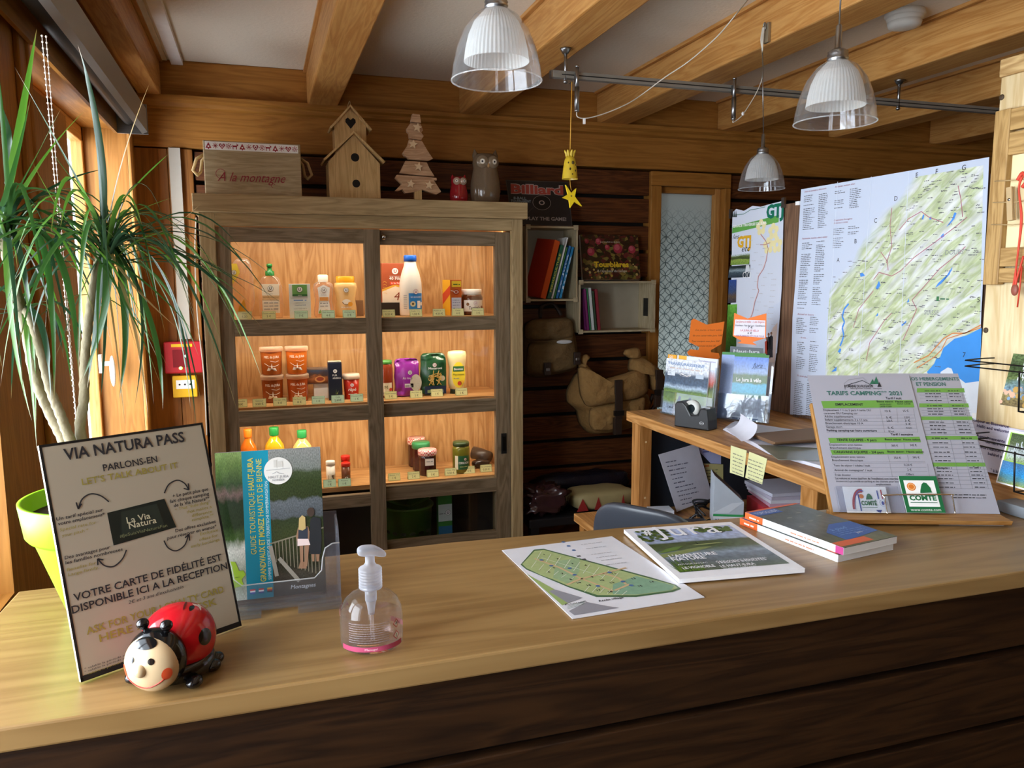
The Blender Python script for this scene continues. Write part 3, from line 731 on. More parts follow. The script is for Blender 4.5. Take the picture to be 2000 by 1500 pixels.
# shelf 2, left door: honey tubs in two stacks
def tub(P, w, h, body, lab, extra):
    t = thing('honey_tub', lab, 'tub', P, group=None)
    part('body', MB().lathe([(0, 0), (w*.40, 0), (w*.42, .003), (w*.455, h*.82), (w*.455, h*.84), (0, h*.84)], body, 36), t)
    part('lid', MB().lathe([(w*.46, h*.82), (w*.5, h*.83), (w*.5, h*.95), (w*.48, h*.985), (0, h*.985)], glass('#f5e6d6', 1.3, .35, hazecol='#f0d9bd'), 36), t)
    m = MB(); R = w*.435; m.fn = wrap(R, lift=.0022); wt = mat('#efe2d2', .5)
    m.text('MIEL du JURA', 0, h*.60, h*.085, wt, 'c', w*.62, shear=.1)
    m.poly([(-w*.2, h*.16), (w*.2, h*.14), (w*.14, h*.25), (w*.03, h*.24), (0, h*.42), (-w*.03, h*.24), (-w*.14, h*.28)], wt, .0006)
    m.line([(-w*.3, h*.42), (-w*.12, h*.32), (w*.1, h*.3), (w*.3, h*.36)], .0016, wt); m.line([(-w*.05, h*.5), (w*.15, h*.46), (w*.3, h*.5)], .0012, wt)
    part('print', m, t); return t
Pt, w, h2 = place(511, 556, 732, 777, S2, True); h2 = (at_y(540, 677, Pt.y).z-S2)/2
AMB1, AMB2 = mat('#c8641c', .2, spec=.6), mat('#8a4016', .2, spec=.6)
for px, top, body, pos in ((533, 0, AMB2, 'dark honey tub, lower one of the two-high stack nearer the left end'), (533, 1, mat('#a9561f', .2, spec=.6), 'brown honey tub on top of the dark honey tub'),
                           (582, 0, mat('#a84a1c', .2, spec=.6), 'reddish honey tub carrying the bright orange one'), (582, 1, AMB1, 'bright orange honey tub on top of the reddish one')):
    p = at_y(px, 770, Pt.y); tub(Vector((p.x, Pt.y, S2+.001+top*(h2+.001))), w, h2, body, pos, '')
P, w, h = place(613, 640, 748, 771, S2, False, .04); P = Vector((at_y(626, 760, CY+.27).x, CY+.27, P.z)); h = at_y(626, 749, P.y).z-S2
solo('white_carton', MB().box(-w/2, w/2, -.02, .02, 0, h, mat('#e6e4e0', .5)), 'small white carton beneath the picture box of pastries', 'box', P); bh0 = h
P2, w, _ = place(600, 641, 720, 748, S2, False, .06)
h = at_y(620, 720, P.y-.02).z-S2-bh0
t = thing('pastry_box', 'flat box with a food picture lying on the small white carton', 'box', (at_y(620, 735, P.y).x, P.y, S2+bh0+.0022))
part('carton', MB().box(-w/2, w/2, -.03, .03, 0, h, mat('#6d5a4e', .4)), t, bev=.001)
m = MB(); face(m, -w/2, -.0303, 0); m.quad((w*.03, h*.06, .0004), (w*.97, h*.06, .0004), (w*.97, h*.9, .0004), (w*.03, h*.9, .0004), photo('pastry', [(0, '#6b3a22'), (.4, '#a2633a'), (.6, '#503a33'), (1, '#39465a')], (3, 3), .4)); m.disc(w*.6, h*.3, w*.25, mat('#c98a50'), .0008, ry=h*.2); m.disc(w*.6, h*.32, w*.18, mat('#8e3a22'), .001, ry=h*.13); part('front_print', m, t)
P, w, h = place(643, 669, 705, 770, S2, False, .045)
t = thing('coffee_pack', 'dark blue ground coffee pack on the middle shelf', 'packet', P)
part('pack', MB().box(-w/2, w/2, -.022, .022, 0, h*.97, mat('#1d2233', .35)).box(-w*.48, w*.48, -.012, .012, h*.97, h, mat('#d9c9a6', .4)), t, bev=.003)
m = MB(); face(m, -w/2, -.0226, 0); ulogo(m, w*.5, h*.75, w*.16); m.text('PUR', w*.3, h*.62, h*.045, WHITE); m.text('ARABICA', w*.3, h*.55, h*.045, WHITE, width=w*.6)
m.poly([(w*.5, h*.16), (w*.56, h*.3), (w*.53, h*.16)], mat('#7aa050')); m.poly([(w*.55, h*.16), (w*.72, h*.25), (w*.6, h*.16)], mat('#a7b860')); m.disc(w*.5, h*.08, w*.3, mat('#56463a'), ry=h*.05); part('front_print', m, t)
P, w, h = place(671, 706, 730, 768, S2, True)
t = thing('red_tub', 'small red plastic tub with clear pale lid beside the coffee', 'tub', P)
part('body', MB().lathe([(0, 0), (w*.38, 0), (w*.45, h*.85), (0, h*.85)], mat('#c4301f', .25, spec=.6), 32), t)
part('lid', MB().lathe([(w*.46, h*.80), (w*.5, h*.82), (w*.5, h*.92), (w*.47, h), (0, h)], mat('#e6cdb6', .3), 32), t)
m = MB(); m.fn = wrap(w*.42, lift=.003); ulogo(m, 0, h*.58, w*.1, '#a5302c'); m.text('râpé', 0, h*.34, h*.13, WHITE, 'c', w*.4, shear=.2, lift=.001); m.scribble(-w*.2, w*.25, h*.2, .004, WHITE); part('label', m, t)
# shelf 2, right door
P, w, h = place(742, 770, 703, 770, S2, True)
t = thing('sauce_jar', 'red sauce jar with a green lid behind the middle stile', 'jar', P)
part('body', MB().lathe([(0, 0), (w*.47, 0), (w*.5, .008), (w*.5, h*.78), (w*.45, h*.88), (w*.42, h*.9), (0, h*.9)], mat('#8e3a1c', .15, spec=.6), 32), t)
part('lid', MB().lathe([(w*.44, h*.89), (w*.46, h*.9), (w*.46, h*.99), (0, h)], mat('#4a8a3a', .35), 32), t)
m = MB(); m.fn = wrap(w*.5, lift=.0006)
for i in range(8): m.rect(-w*.4+i*w*.1, h*.06, -w*.4+(i+1)*w*.1, h*.4, mat('#e8dcc0', .5), 0)
m.text('M', -w*.05, h*.24, h*.09, mat('#5a6a3a'), 'c', lift=.001); m.disc(w*.28, h*.22, w*.12, mat('#c0442a'), .001); m.scribble(-w*.3, w*.15, h*.12, .005, GREY, lift=.001); part('label', m, t)
def pouch(w, h, mt, dep=.03):
    def fn(p):
        t_ = (p.z/(h/2)+1)/2
        k = 1-.55*max(0, t_-.72)/.28
        q = p*1; n1 = mnoise.noise(q*34+Vector((w*99, 0, 0))); n2 = mnoise.noise(q*80+Vector((0, h*99, 0)))
        ed = abs(p.x)/(w/2)
        return (p.x*(1+.05*n1-.03*max(0, t_-.7)), p.y*k*(1-.25*ed)+.014*n1+.007*n2, max(-h/2, p.z*(1+.02*n2)))
    return MB().blob((0, 0, h/2+.001), (w/2, dep, h/2), mt, 40, 30, .30, .55, 0, 1, fn)
P, w, h = place(772, 823, 700, 774, S2, False, .06)
t = thing('rice_bag', 'crumpled purple bag of rice with a clear window', 'bag', P)
part('pouch', pouch(w*.95, h, mat('#8c2a94', .22, spec=.6), .028), t)
m = MB(); face(m, -w/2, -.044, 0); m.disc(w*.78, h*.38, w*.22, mat('#d3cbb6', .4, var=.25, scale=300), .001, ry=h*.22); ulogo(m, w*.56, h*.65, w*.09); m.rect(w*.35, h*.26, w*.68, h*.36, mat('#efe8ee'), .001); m.scribble(w*.37, w*.64, h*.29, .005, GREY, lift=.0014); m.text('Riz long', w*.28, h*.48, h*.055, WHITE, width=w*.36, shear=.2, lift=.001); part('print', m, t)
P, w, h = place(823, 876, 690, 772, S2, False, .06)
t = thing('pasta_bag', 'dark green bag of pasta with a pasta picture', 'bag', P)
part('pouch', pouch(w*.97, h, mat('#1f4a2c', .22, spec=.6), .028), t)
m = MB(); face(m, -w/2, -.044, 0); ulogo(m, w*.48, h*.74, w*.08, '#a5302c'); m.text('Macaroni', w*.5, h*.64, h*.05, WHITE, 'c', w*.5, bold=.02); m.rect(w*.1, h*.05, w*.9, h*.24, mat('#1d2c4a'), .0005)
rd = random.Random(4)
for i in range(34):
    a = rd.uniform(0, pi); x, y = w*rd.uniform(.3, .68), h*rd.uniform(.3, .56); q = w*.08
    m.line([(x-q*cos(a), y-q*sin(a)), (x+q*cos(a), y+q*sin(a))], .0035, mat(rd.choice(['#dcb25a', '#c99a40', '#e6c67c']), .4), .001+.00005*i)
m.disc(w*.76, h*.42, w*.1, mat('#cdbf9a'), .0008); m.rect(w*.2, h*.08, w*.4, h*.15, mat('#8aa06a'), .001); m.rect(w*.55, h*.08, w*.8, h*.15, mat('#8a9ab0'), .001); part('print', m, t)
P, w, h = place(878, 917, 685, 762, S2, True)
t = thing('mayonnaise_bottle', 'pale yellow squeeze bottle of mayonnaise on the middle shelf', 'bottle', P)
MAYO = mat('#ead7a0', .3, spec=.5)
part('body', MB().lathe([(0, h*.1), (w*.33, h*.1), (w*.43, h*.13), (w*.46, h*.25), (w*.43, h*.5), (w*.40, h*.6), (w*.47, h*.75), (w*.49, h*.9), (w*.45, h*.98), (w*.3, h), (0, h)], MAYO, 36, sy=.65), t)
part('cap', MB().lathe([(0, 0), (w*.36, 0), (w*.36, h*.1), (0, h*.1)], mat('#2a3a2a', .4), 28, sy=.65), t)
m = MB(); face(m, -w/2, -w*.5*.65-.001, 0); m.disc(w*.5, h*.45, w*.35, mat('#ecd53b', .4), 0, ry=h*.3); m.rect(w*.22, h*.53, w*.78, h*.65, mat('#2f6a3a'), .0006); m.text('Bouton', w*.5, h*.56, h*.05, WHITE, 'c', w*.45, bold=.02, lift=.001); m.text('Mayonnaise', w*.5, h*.44, h*.045, mat('#4a5a2a'), 'c', w*.56, lift=.001)
m.disc(w*.55, h*.25, w*.11, mat('#c8442a'), .001); m.disc(w*.68, h*.28, w*.09, mat('#e8b43a'), .001); m.scribble(w*.25, w*.55, h*.36, .004, GREY); part('label', m, t)
# shelf 3
def syrup(pxl, pxr, top, liquid, cap, lab, lbl=None):
    p = at_z((pxl+pxr)/2, 925, S3); p = Vector((at_y((pxl+pxr)/2, 900, 3.36).x, 3.36, S3+.001)); w = mlen(pxr-pxl, p); h = at_y((pxl+pxr)/2, top, 3.36).z-S3
    t = thing('bottle', lab, 'bottle', p)
    part('body', MB().lathe([(0, 0), (w*.47, 0), (w*.5, .006), (w*.5, h*.62), (w*.46, h*.70), (w*.3, h*.78), (w*.20, h*.83), (w*.19, h*.87)], liquid, 32), t)
    part('cap', MB().lathe([(w*.24, h*.86), (w*.25, h*.985), (w*.22, h), (0, h)], cap, 20), t)
    m = MB(); m.fn = wrap(w*.5, lift=.0006)
    for i in range(8): m.rect(-w*.4+i*w*.1, h*.2, -w*.4+(i+1)*w*.1, h*.52, lbl, 0)
    part('label', m, t)
syrup(471, 502, 838, mat('#cf6a1a', .08, spec=.6), mat('#e8731c', .35), 'bottle of orange drink with an orange cap on the lowest shelf', mat('#e8a23a'))
syrup(519, 556, 834, mat('#d9a521', .08, spec=.6), GREEN, 'bottle of golden cooking oil with a green cap', mat('#4f8a3a'))
syrup(573, 610, 840, mat('#e2c273', .08, spec=.6), mat('#2b8a45', .35), 'bottle of pale oil with green cap, right of the golden one', mat('#e8dfc0'))
def shaker(pxl, pxr, top, bot, body, cap, lab, n2=.0):
    P, w, h = place(pxl, pxr, top, bot, S3, True); P.y += n2
    t = thing('spice_shaker', lab, 'shaker', P)
    part('body', MB().lathe([(0, 0), (w*.48, 0), (w*.48, h*.80), (0, h*.8)], body, 24), t)
    part('cap', MB().lathe([(w*.46, h*.80), (w*.5, h*.80), (w*.5, h*.97), (w*.46, h), (0, h)], cap, 24), t)
    m = MB(); m.fn = wrap(w*.48, lift=.0006); m.rect(-w*.3, h*.1, w*.1, h*.4, mat('#5a4a3a', .5), 0); m.rect(w*.1, h*.1, w*.35, h*.4, mat('#5a4a3a', .5), 0); m.ring(0, h*.25, w*.16, w*.05, WHITE, .0006); part('label', m, t)
shaker(638, 656, 900, 936, mat('#e9e2d6', .4), mat('#efe7db', .4), 'white salt shaker on the lowest shelf')
shaker(668, 686, 903, 934, mat('#6a3f28', .2), mat('#c92a1c', .35), 'front red-capped pepper shaker beside the white salt')
shaker(669, 687, 893, 927, mat('#6a3f28', .2), mat('#c92a1c', .35), 'red-capped pepper shaker standing behind the front one', .035)
def gingham(col):
    m, nt, b, N, L = _new('gingham_lid'); tc = N('ShaderNodeTexCoord'); ck = N('ShaderNodeTexChecker'); ck.inputs['Scale'].default_value = 130
    ck.inputs[1].default_value = lin(col); ck.inputs[2].default_value = lin('#f0e4da'); L(tc.outputs['Object'], ck.inputs[0]); L(ck.outputs[0], b.inputs['Base Color']); b.inputs['Roughness'].default_value = .35
    return m
def jam(pxl, pxr, top, bot, lid, lab, yoff=0, on=0.):
    P, w, h = place(pxl, pxr, top, bot, S3, True); w *= .92; P.y += yoff; P.z += on; h = at_y((pxl+pxr)/2, top, P.y).z-S3
    t = thing('jam_jar', lab, 'jar', P)
    part('body', MB().lathe([(0, 0), (w*.42, 0), (w*.46, .005), (w*.46, h*.70), (w*.43, h*.80), (0, h*.8)], mat('#3d1612', .1, spec=.6), 12, smooth=False), t)
    part('lid', MB().lathe([(w*.45, h*.77), (w*.5, h*.79), (w*.5, h*.95), (w*.47, h), (0, h)], lid, 32), t)
    m = MB(); face(m, -w*.22, -w*.46-.001, h*.42); m.rect(0, 0, w*.46, h*.27, mat('#ece6dc', .5), 0); m.scribble(w*.06, w*.4, h*.14, .005, GREY, lift=.0006); part('label', m, t)
    return P, w, h
jam(819, 860, 877, 924, gingham('#cf4a55'), 'front jam jar with pink chequered lid on the lowest shelf')
jam(814, 854, 862, 912, mat('#3a8a55', .35), 'jam jar with a plain green lid behind the pink-lidded one', .086)
jam(812, 852, 853, 905, gingham('#d4412c'), 'rearmost jam jar with a red and white chequered lid', .172)
P, w, h = place(888, 922, 862, 918, S3, True)
t = thing('gherkin_jar', 'glass jar of green gherkins beside a brown roll', 'jar', P)
part('body', MB().lathe([(0, 0), (w*.46, 0), (w*.5, .006), (w*.5, h*.78), (w*.45, h*.88), (0, h*.88)], mat('#6d6a22', .1, spec=.6, var=.4, scale=70), 32), t)
part('lid', MB().lathe([(w*.45, h*.87), (w*.48, h*.88), (w*.48, h*.97), (w*.44, h), (0, h)], mat('#3c4a2a', .3), 32), t)
m = MB(); m.fn = wrap(w*.5, lift=.0006)
for i in range(9): m.rect(-w*.5+i*w*.1, h*.14, -w*.5+(i+1)*w*.1, h*.58, mat('#e6dcc2' if i < 2 else '#1f5a34', .5), 0)
ulogo(m, w*.12, h*.47, w*.08, '#a5302c'); m.text('CORNICHONS', w*.05, h*.32, h*.07, WHITE, 'c', w*.6, bold=.02, lift=.001); m.scribble(-w*.2, w*.35, h*.22, .004, mat('#b8cc8a'), lift=.001); part('label', m, t)
P, w, h = place(918, 972, 870, 920, S3, False, .05)
m = MB(); pth = [(-.06, .0, .05), (-.02, .0, .045), (.03, -.03, .035), (.06, -.05, .03)]
m.tube([(-.015, .045, .052), (.015, .02, .046), (.045, -.02, .036)], .029, mat('#4a3a2f', .35, spec=.5), 20)
m.blob((-.0, -.035, .018), (.04, .022, .018), mat('#31251f', .25, spec=.6), 20, 12, .7, .7, .2, 40)
solo('bin_bag_roll', m, 'roll of dark brown bin bags at the end of the lowest shelf', 'roll', Vector((P.x+.012, 3.42, S3+.003)))
# price tags: little folded tents along the shelf fronts
TAGA, TAGB = mat('#d9d79a', .6, var=.02), mat('#bfdcba', .6, var=.02)
def tag(px, py, z, name, price, colour, lab, rz=0., big=1.):
    p = at_z(px, py, z)
    if p.y < CY+.10 or z > S1-.01: p = at_y(px, py, CY+.105)
    w, h = .052*big, .031
    t = MB(); t.prism([(-.010, 0), (0, h), (.010, 0), (.0088, 0), (0, h-.003), (-.0088, 0)], -w/2, w/2, colour, 'yz')
    f = Frame((-w/2, -.0102, 0), (1, 0, 0), Vector((0, .010, h))); t.M = f.M; hh = Vector((0, .010, h)).length
    gr = mat('#6b8a5f', .6)
    for a, b in (((.001, .001), (w-.001, .001)), ((.001, hh-.001), (w-.001, hh-.001)), ((.001, .001), (.001, hh-.001)), ((w-.001, .001), (w-.001, hh-.001))): t.line([a, b], .0009, gr, .0004)
    t.text(name, w/2, hh*.66, .0052, mat('#4d5a4a'), 'c', min(w*.86, .0044*len(name))); t.text(price, w/2, hh*.22, .0085, mat('#39463a'), 'c')
    solo('price_tag', t, lab, 'price tag', (p.x, p.y, z+.0008), rz, 'price tags on the cabinet shelves')
for a in [(478, 612, S1, 'Chips', '1,20', TAGA, 'cream price tag 1,20 at the left end of the top shelf'), (525, 613, S1, 'Produit vaisselle', '2 €', TAGA, 'cream price tag 2 € in front of the washing-up liquid'),
          (588, 613, S1, 'Tablette naturelle', '7 €', TAGB, 'green price tag 7 € in front of the pale carton'), (641, 613, S1, 'Gel douche', '4 €', TAGB, 'green price tag 4 € in front of the shower gel'),
          (682, 613, S1, 'Shampoing', '2 €', TAGB, 'green price tag 2 € in front of the shampoo'), (759, 610, S1, 'Filtre café x 10', '0.20 €', TAGA, 'cream price tag 0.20 € in front of the coffee filters'),
          (812, 609, S1, 'Lait 1 L', '1,50 €', TAGA, 'cream price tag 1,50 € in front of the milk bottle'), (857, 608, S1, 'Multifruit 1 L', '4.50 €', TAGA, 'cream price tag 4.50 € in the gap right of the milk'),
          (894, 607, S1, 'Cacao', '4 €', TAGA, 'cream price tag 4 € in front of the orange carton'), (933, 606, S1, 'Pâte à tartiner', '3 €', TAGA, 'cream price tag 3 € in front of the chocolate spread'),
          (470, 795, S2, 'Biscuits', '80€', TAGA, 'cream price tag 80€ half behind the cabinet frame'), (507, 795, S2, 'Gâteaux', '3.50 €', TAGA, 'cream price tag 3.50 € on the middle shelf'),
          (547, 793, S2, 'Miel Sapin 500g', '9 €', TAGA, 'cream price tag 9 € below the dark honey'), (585, 791, S2, 'Miel fleurs 500g', '8 €', TAGA, 'pale price tag 8 € below the orange honey'),
          (622, 789, S2, 'Allumettes', '1 €', TAGB, 'green price tag 1 € below the pastry picture box'), (660, 787, S2, 'Café', '2,60€', TAGB, 'green price tag 2,60€ below the coffee'),
          (697, 784, S2, 'Mozzarella', '1 €', TAGB, 'green price tag 1 € below the red tub'), (763, 779, S2, 'Sauce tomate', '3 €', TAGA, 'cream price tag 3 € below the sauce jar'),
          (813, 777, S2, 'Riz 500 g', '2 €', TAGA, 'cream price tag 2 € below the purple rice'), (853, 774, S2, 'Macaroni 500 g', '1 €', TAGA, 'cream price tag 1 € below the green pasta'),
          (901, 772, S2, 'Mayonnaise', '2 €', TAGA, 'cream price tag 2 € below the mayonnaise'),
          (644, 951, S3, 'Sel', '1 €', TAGB, 'green price tag 1 € below the white salt'), (673, 949, S3, 'Poivre', '1 €', TAGB, 'green price tag 1 € below the pepper'),
          (770, 938, S3, 'Sucre 1 k', '1 €', TAGA, 'cream price tag 1 € by the middle stile on the lowest shelf'), (808, 935, S3, 'Sauce piment 3 u', '2 €', TAGA, 'cream price tag 2 € before the jam jars'),
          (845, 931, S3, 'Confiture maison', '3 €', TAGA, 'cream price tag 3 € before the pink-lidded jam'), (880, 928, S3, 'Chips 30g', '0.50 €', TAGA, 'cream price tag 0.50 € just left of the gherkins'),
          (916, 924, S3, 'Cornichons', '2 €', TAGA, 'cream price tag 2 € below the gherkins'), (949, 921, S3, 'Sac poubelle', '0.50 €', TAGA, 'cream price tag 0.50 € before the brown roll')]:
    tag(*a)
# in the dark bottom of the cabinet
p = at_y(808, 1062, 3.30)
GB = mat('#3f6a22', .45)
t = thing('plastic_basket', 'green perforated plastic basket in the dark bottom of the cabinet', 'basket', (p.x, 3.425, .091))
zt = at_y(790, 1005, 3.3).z-.09
m = MB(); seg = 40
prof = [(.0, 0), (.085, 0), (.108, zt), (.116, zt+.004), (.116, zt+.012), (.104, zt+.012), (.08, .006), (0, .006)]
m.lathe(prof, GB, seg)
for r in range(3):
    for i in range(16):
        a = 2*pi*i/16+r*.2; z = zt*(.28+.25*r); R = .086+.023*z/zt+.001
        m.M = Matrix.Translation((R*cos(a), R*sin(a), z)) @ Matrix.Rotation(a+pi/2, 4, 'Z') @ Matrix.Rotation(pi/2, 4, 'X'); m.disc(0, 0, .014, mat('#14240c', .6), .001, ry=.008)
reset(m); part('body', m, t)
m = MB()
for s in (-1, 1): m.tube([Vector((s*.108*cos(a)-s*.0, .05*sin(a), zt+.01+.035*sin(pi*(a+pi/2)/pi) if False else zt+.01+.035*cos(a))) for a in [(-pi/2+pi*i/10) for i in range(11)]], .006, GB, 8)
part('handle', m, t)
p = at_y(873, 1010, 3.3)
t = thing('green_carton', 'tall green carton with a blue lower band standing beside the plastic basket', 'box', (p.x+.015, 3.42, .091))
hz = S3-.05-.09
part('carton', MB().box(-.032, .032, -.02, .02, 0, hz, mat('#3f8a3a', .45)), t)
m = MB(); face(m, -.032, -.0205, 0); m.rect(0, 0, .064, hz*.62, mat('#2a6f9a')); m.rect(.0, hz*.66, .064, hz*.80, mat('#cfd8d2')); ulogo(m, .045, hz*.73, .013); m.scribble(.004, .03, hz*.72, .006, GREY); part('front_print', m, t)
for i, (px, w_, col, lab) in enumerate([(800, .22, '#a9b6c4', 'pale leaflet pile lying before the green basket in the cabinet'), (925, .2, '#5a7a9a', 'bluish leaflet pile in the right bottom corner of the cabinet'), (700, .16, '#7a7f8a', 'grey leaflets at the cabinet bottom behind the left door')]):
    p = at_y(px, 1050, 3.28); m = MB()
    for k in range(4): m.M = Matrix.Translation((.004*k, 0, .012*k)) @ Matrix.Rotation(.03*k-.04, 4, 'Z'); m.box(-w_/2, w_/2, -.025, .025, 0, .011, mat(col, .5)).rect(-w_*.4, -.02, w_*.1, .02, mat('#3a5a7a'), .0115)
    solo('leaflet_pile', m, lab, 'leaflets', (p.x, 3.272, .0912))

# ------------------------------------------------------------------ on top of the cabinet
def topplace(px, y): q = at_y(px, 380, y); return Vector((q.x, y, CZ+.0008))
GREYW_X = wood('#b3a07e', '#94815f', 'x', 2., .55); GREYW_Z = wood('#cdb285', '#a88a5c', 'z', 2., .55)
P0 = at_y(401, 376, 3.2); P1 = at_y(590, 378, 3.2); w = P1.x-P0.x; h = at_y(490, 278, 3.2).z-CZ
t = thing('wooden_crate', 'grey wooden box with red lettering and folk frieze on top of the cabinet', 'box', ((P0.x+P1.x)/2, 3.2, CZ+.0008))
part('body', MB().box(-w/2, w/2, 0, .22, 0, h, GREYW_X), t, bev=.003)
m = MB(); face(m, -w/2, -.0008, 0)
m.rect(w*.02, h*.83, w*.975, h*.98, WHITE, 0); RD = mat('#9c2233', .55)
for i in range(14):
    x = w*(.055+.068*i); z = h*.905; r = h*.052; k = i % 5
    if k == 0: m.poly([(x-r, z-r*.9), (x+r, z-r*.9), (x, z+r*1.1)], RD, .0006); m.disc(x, z-r*.3, r*.3, WHITE, .001); m.rect(x-r*.2, z-r*1.25, x+r*.2, z-r*.9, RD, .0006)
    elif k == 1:
        for q in range(4): m.line([(x-r*cos(q*pi/4), z-r*sin(q*pi/4)), (x+r*cos(q*pi/4), z+r*sin(q*pi/4))], .0016, RD)
    elif k == 2:
        for rr, mm, lf in ((r, RD, .0006), (r*.6, WHITE, .001), (r*.35, RD, .0014)): m.poly([(x, z-rr*1.1), (x+rr, z+rr*.1), (x+rr*.85, z+rr*.75), (x+rr*.4, z+rr*.85), (x, z+rr*.45), (x-rr*.4, z+rr*.85), (x-rr*.85, z+rr*.75), (x-rr, z+rr*.1)], mm, lf)
    elif k == 3:
        for q in range(8): m.disc(x+r*.8*cos(q*pi/4), z+r*.8*sin(q*pi/4), r*.2, RD, n=6)
        m.ring(x, z, r*.45, r*.2, RD)
    else:
        m.rect(x-r, z-r*.2, x+r*.5, z+r*.35, RD); m.rect(x-r, z-r, x-r*.75, z-r*.2, RD); m.rect(x+r*.2, z-r, x+r*.45, z-r*.2, RD); m.rect(x+r*.4, z+r*.2, x+r*.9, z+r*.75, RD); m.line([(x+r*.6, z+r*.7), (x+r*.3, z+r*1.2)], .001, RD); m.rect(x-r*1.1, z+r*.1, x-r, z+r*.6, RD)
m.text('A la montagne', w*.13, h*.27, h*.165, mat('#8e2a35', .6), width=w*.70, shear=.45, lift=.0006)
for cx, cz, rr in ((w*.165, h*.40, h*.09), (w*.70, h*.21, h*.04)): m.ring(cx, cz, rr, .0018, mat('#8e2a35', .6), .0006, a0=.5, a1=4.5)
part('front_print', m, t)
ROPE = mat('#b59a6c', .8, bump=.3, scale=200)
for s in (-1, 1):
    m = MB().tube([(s*w/2, .10, h*.82), (s*(w/2+.03), .09, h*.72), (s*(w/2+.045), .09, h*.5), (s*(w/2+.03), .1, h*.42), (s*(w/2+.02), .13, h*.5), (s*(w/2+.015), .15, h*.72), (s*w/2, .15, h*.82)], .006, ROPE, 8); part('rope_handle', m, t)
# birdhouse
NAT_Z = wood('#d3b27c', '#b8965f', 'z', 2., .55, stretch=10)
y = 3.25; Pb = topplace(694, y); S = mlen(1, Pb)
def bz(py): return at_y(694, py, y).z-CZ
def bx(px): return at_y(px, 330, y).x-Pb.x
t = thing('birdhouse', 'pale wooden birdhouse with a heart hole and double pitched roof on the cabinet', 'birdhouse', Pb)
xl, xr, ze = bx(642), bx(742), bz(318); za = bz(263); xm = (xl+xr)/2
def holes(mb, lst):
    for kind, x, z, r in lst:
        mb.M = Matrix.Translation((0, 0, 0))
        face(mb, 0, -.0012, 0)
        if kind == 'o': mb.disc(x, z, r, mat('#15100a', .8), 0, n=28)
        else: mb.poly([(x, z-r*1.15), (x+r, z+r*.1), (x+r*.95, z+r*.65), (x+r*.5, z+r*.95), (x, z+r*.55), (x-r*.5, z+r*.95), (x-r*.95, z+r*.65), (x-r, z+r*.1)], mat('#15100a', .8), 0)
        reset(mb)
m = MB().prism([(xl, 0), (xr, 0), (xr, ze), (xm, za), (xl, ze)], 0, .13, NAT_Z, 'xz'); holes(m, [('o', bx(694), bz(308), mlen(8, Pb)), ('o', bx(695), bz(359), mlen(7.5, Pb))]); part('lower_box', m, t)
def roof(xa, za_, xb, zb, y0, y1, th=.008):
    m = MB()
    for x1, s in ((xa, -1), (xb, 1)):
        xm_ = (xa+xb)/2; d = Vector((x1-xm_, za_-zb)).normalized(); n = Vector((-d.y, d.x))*th*(1 if s < 0 else 1)
        if n.y < 0: n = -n
        m.prism([(xm_, zb), (x1, za_), (x1+n.x, za_+n.y), (xm_+n.x*.0, zb+th*1.3)], y0, y1, NAT_Z, 'xz')
    return m
part('lower_roof', roof(bx(634), bz(318), bx(749), za-.0, -.022, .14), t, bev=.001)
xl2, xr2 = bx(657), bx(719); x2 = (xl2+xr2)/2
m = MB().prism([(xl2, ze-.01), (xr2, ze-.01), (xr2, bz(241)), (x2, bz(210)), (xl2, bz(241))], .03, .12, NAT_Z, 'xz')
m.M = Matrix.Translation((0, .03, 0)); f0 = MB(); part('upper_box', m, t)
m = MB(); m.M = Matrix.Translation((0, .0285, 0)) @ UP.M; x, z, r = bx(689), bz(238), mlen(10, Pb)
m.poly([(x, z-r*1.15), (x+r, z+r*.1), (x+r*.95, z+r*.65), (x+r*.5, z+r*.95), (x, z+r*.55), (x-r*.5, z+r*.95), (x-r*.95, z+r*.65), (x-r, z+r*.1)], mat('#15100a', .8), 0); part('heart_hole', m, t, 'dark heart-shaped hole')
part('upper_roof', roof(bx(650), bz(253), bx(727), bz(209), .01, .13), t, bev=.001)
m = MB().tube(smoothpath([(x2-.005, .06, bz(209)), (x2-.002, .06, bz(198)), (x2+.004, .06, bz(192)), (x2+.006, .06, bz(200)), (x2-.0, .06, bz(208))]), .0012, ROPE, 6); part('hanging_string', m, t)
# little wooden fir tree
y = 3.24; Pt = topplace(815, y)
def tz(py): return at_y(815, py, y).z-CZ
def tx(px): return at_y(px, 330, y).x-Pt.x
WASH = wood('#c9a480', '#a27a58', 'x', 3., .6)
t = thing('wooden_tree', 'small layered wooden fir tree with little stars on the cabinet', 'ornament', Pt)
tiers = [[(803, 240), (823, 241), (821, 225), (807, 224)], [(796, 260), (795, 254), (803, 242), (822, 242), (827, 255), (823, 259), (828, 266), (823, 274), (800, 272), (799, 262)],
         [(786, 302), (790, 307), (796, 310), (798, 313), (836, 314), (845, 310), (832, 290), (824, 276), (800, 274), (796, 287)], [(780, 340), (784, 332), (792, 316), (833, 317), (839, 330), (848, 344), (815, 343)],
         [(770, 375), (783, 362), (771, 350), (774, 344), (816, 345), (851, 347), (852, 352), (846, 352), (860, 374), (850, 380), (838, 376), (822, 371), (808, 376), (789, 379), (784, 372), (776, 375)]]
m = MB()
for i, tr in enumerate(tiers): m.prism([(tx(a), tz(b)) for a, b in tr], -.012+(i % 2)*.004, .012, WASH, 'xz')
part('tiers', m, t, bev=.0012)
m = MB()
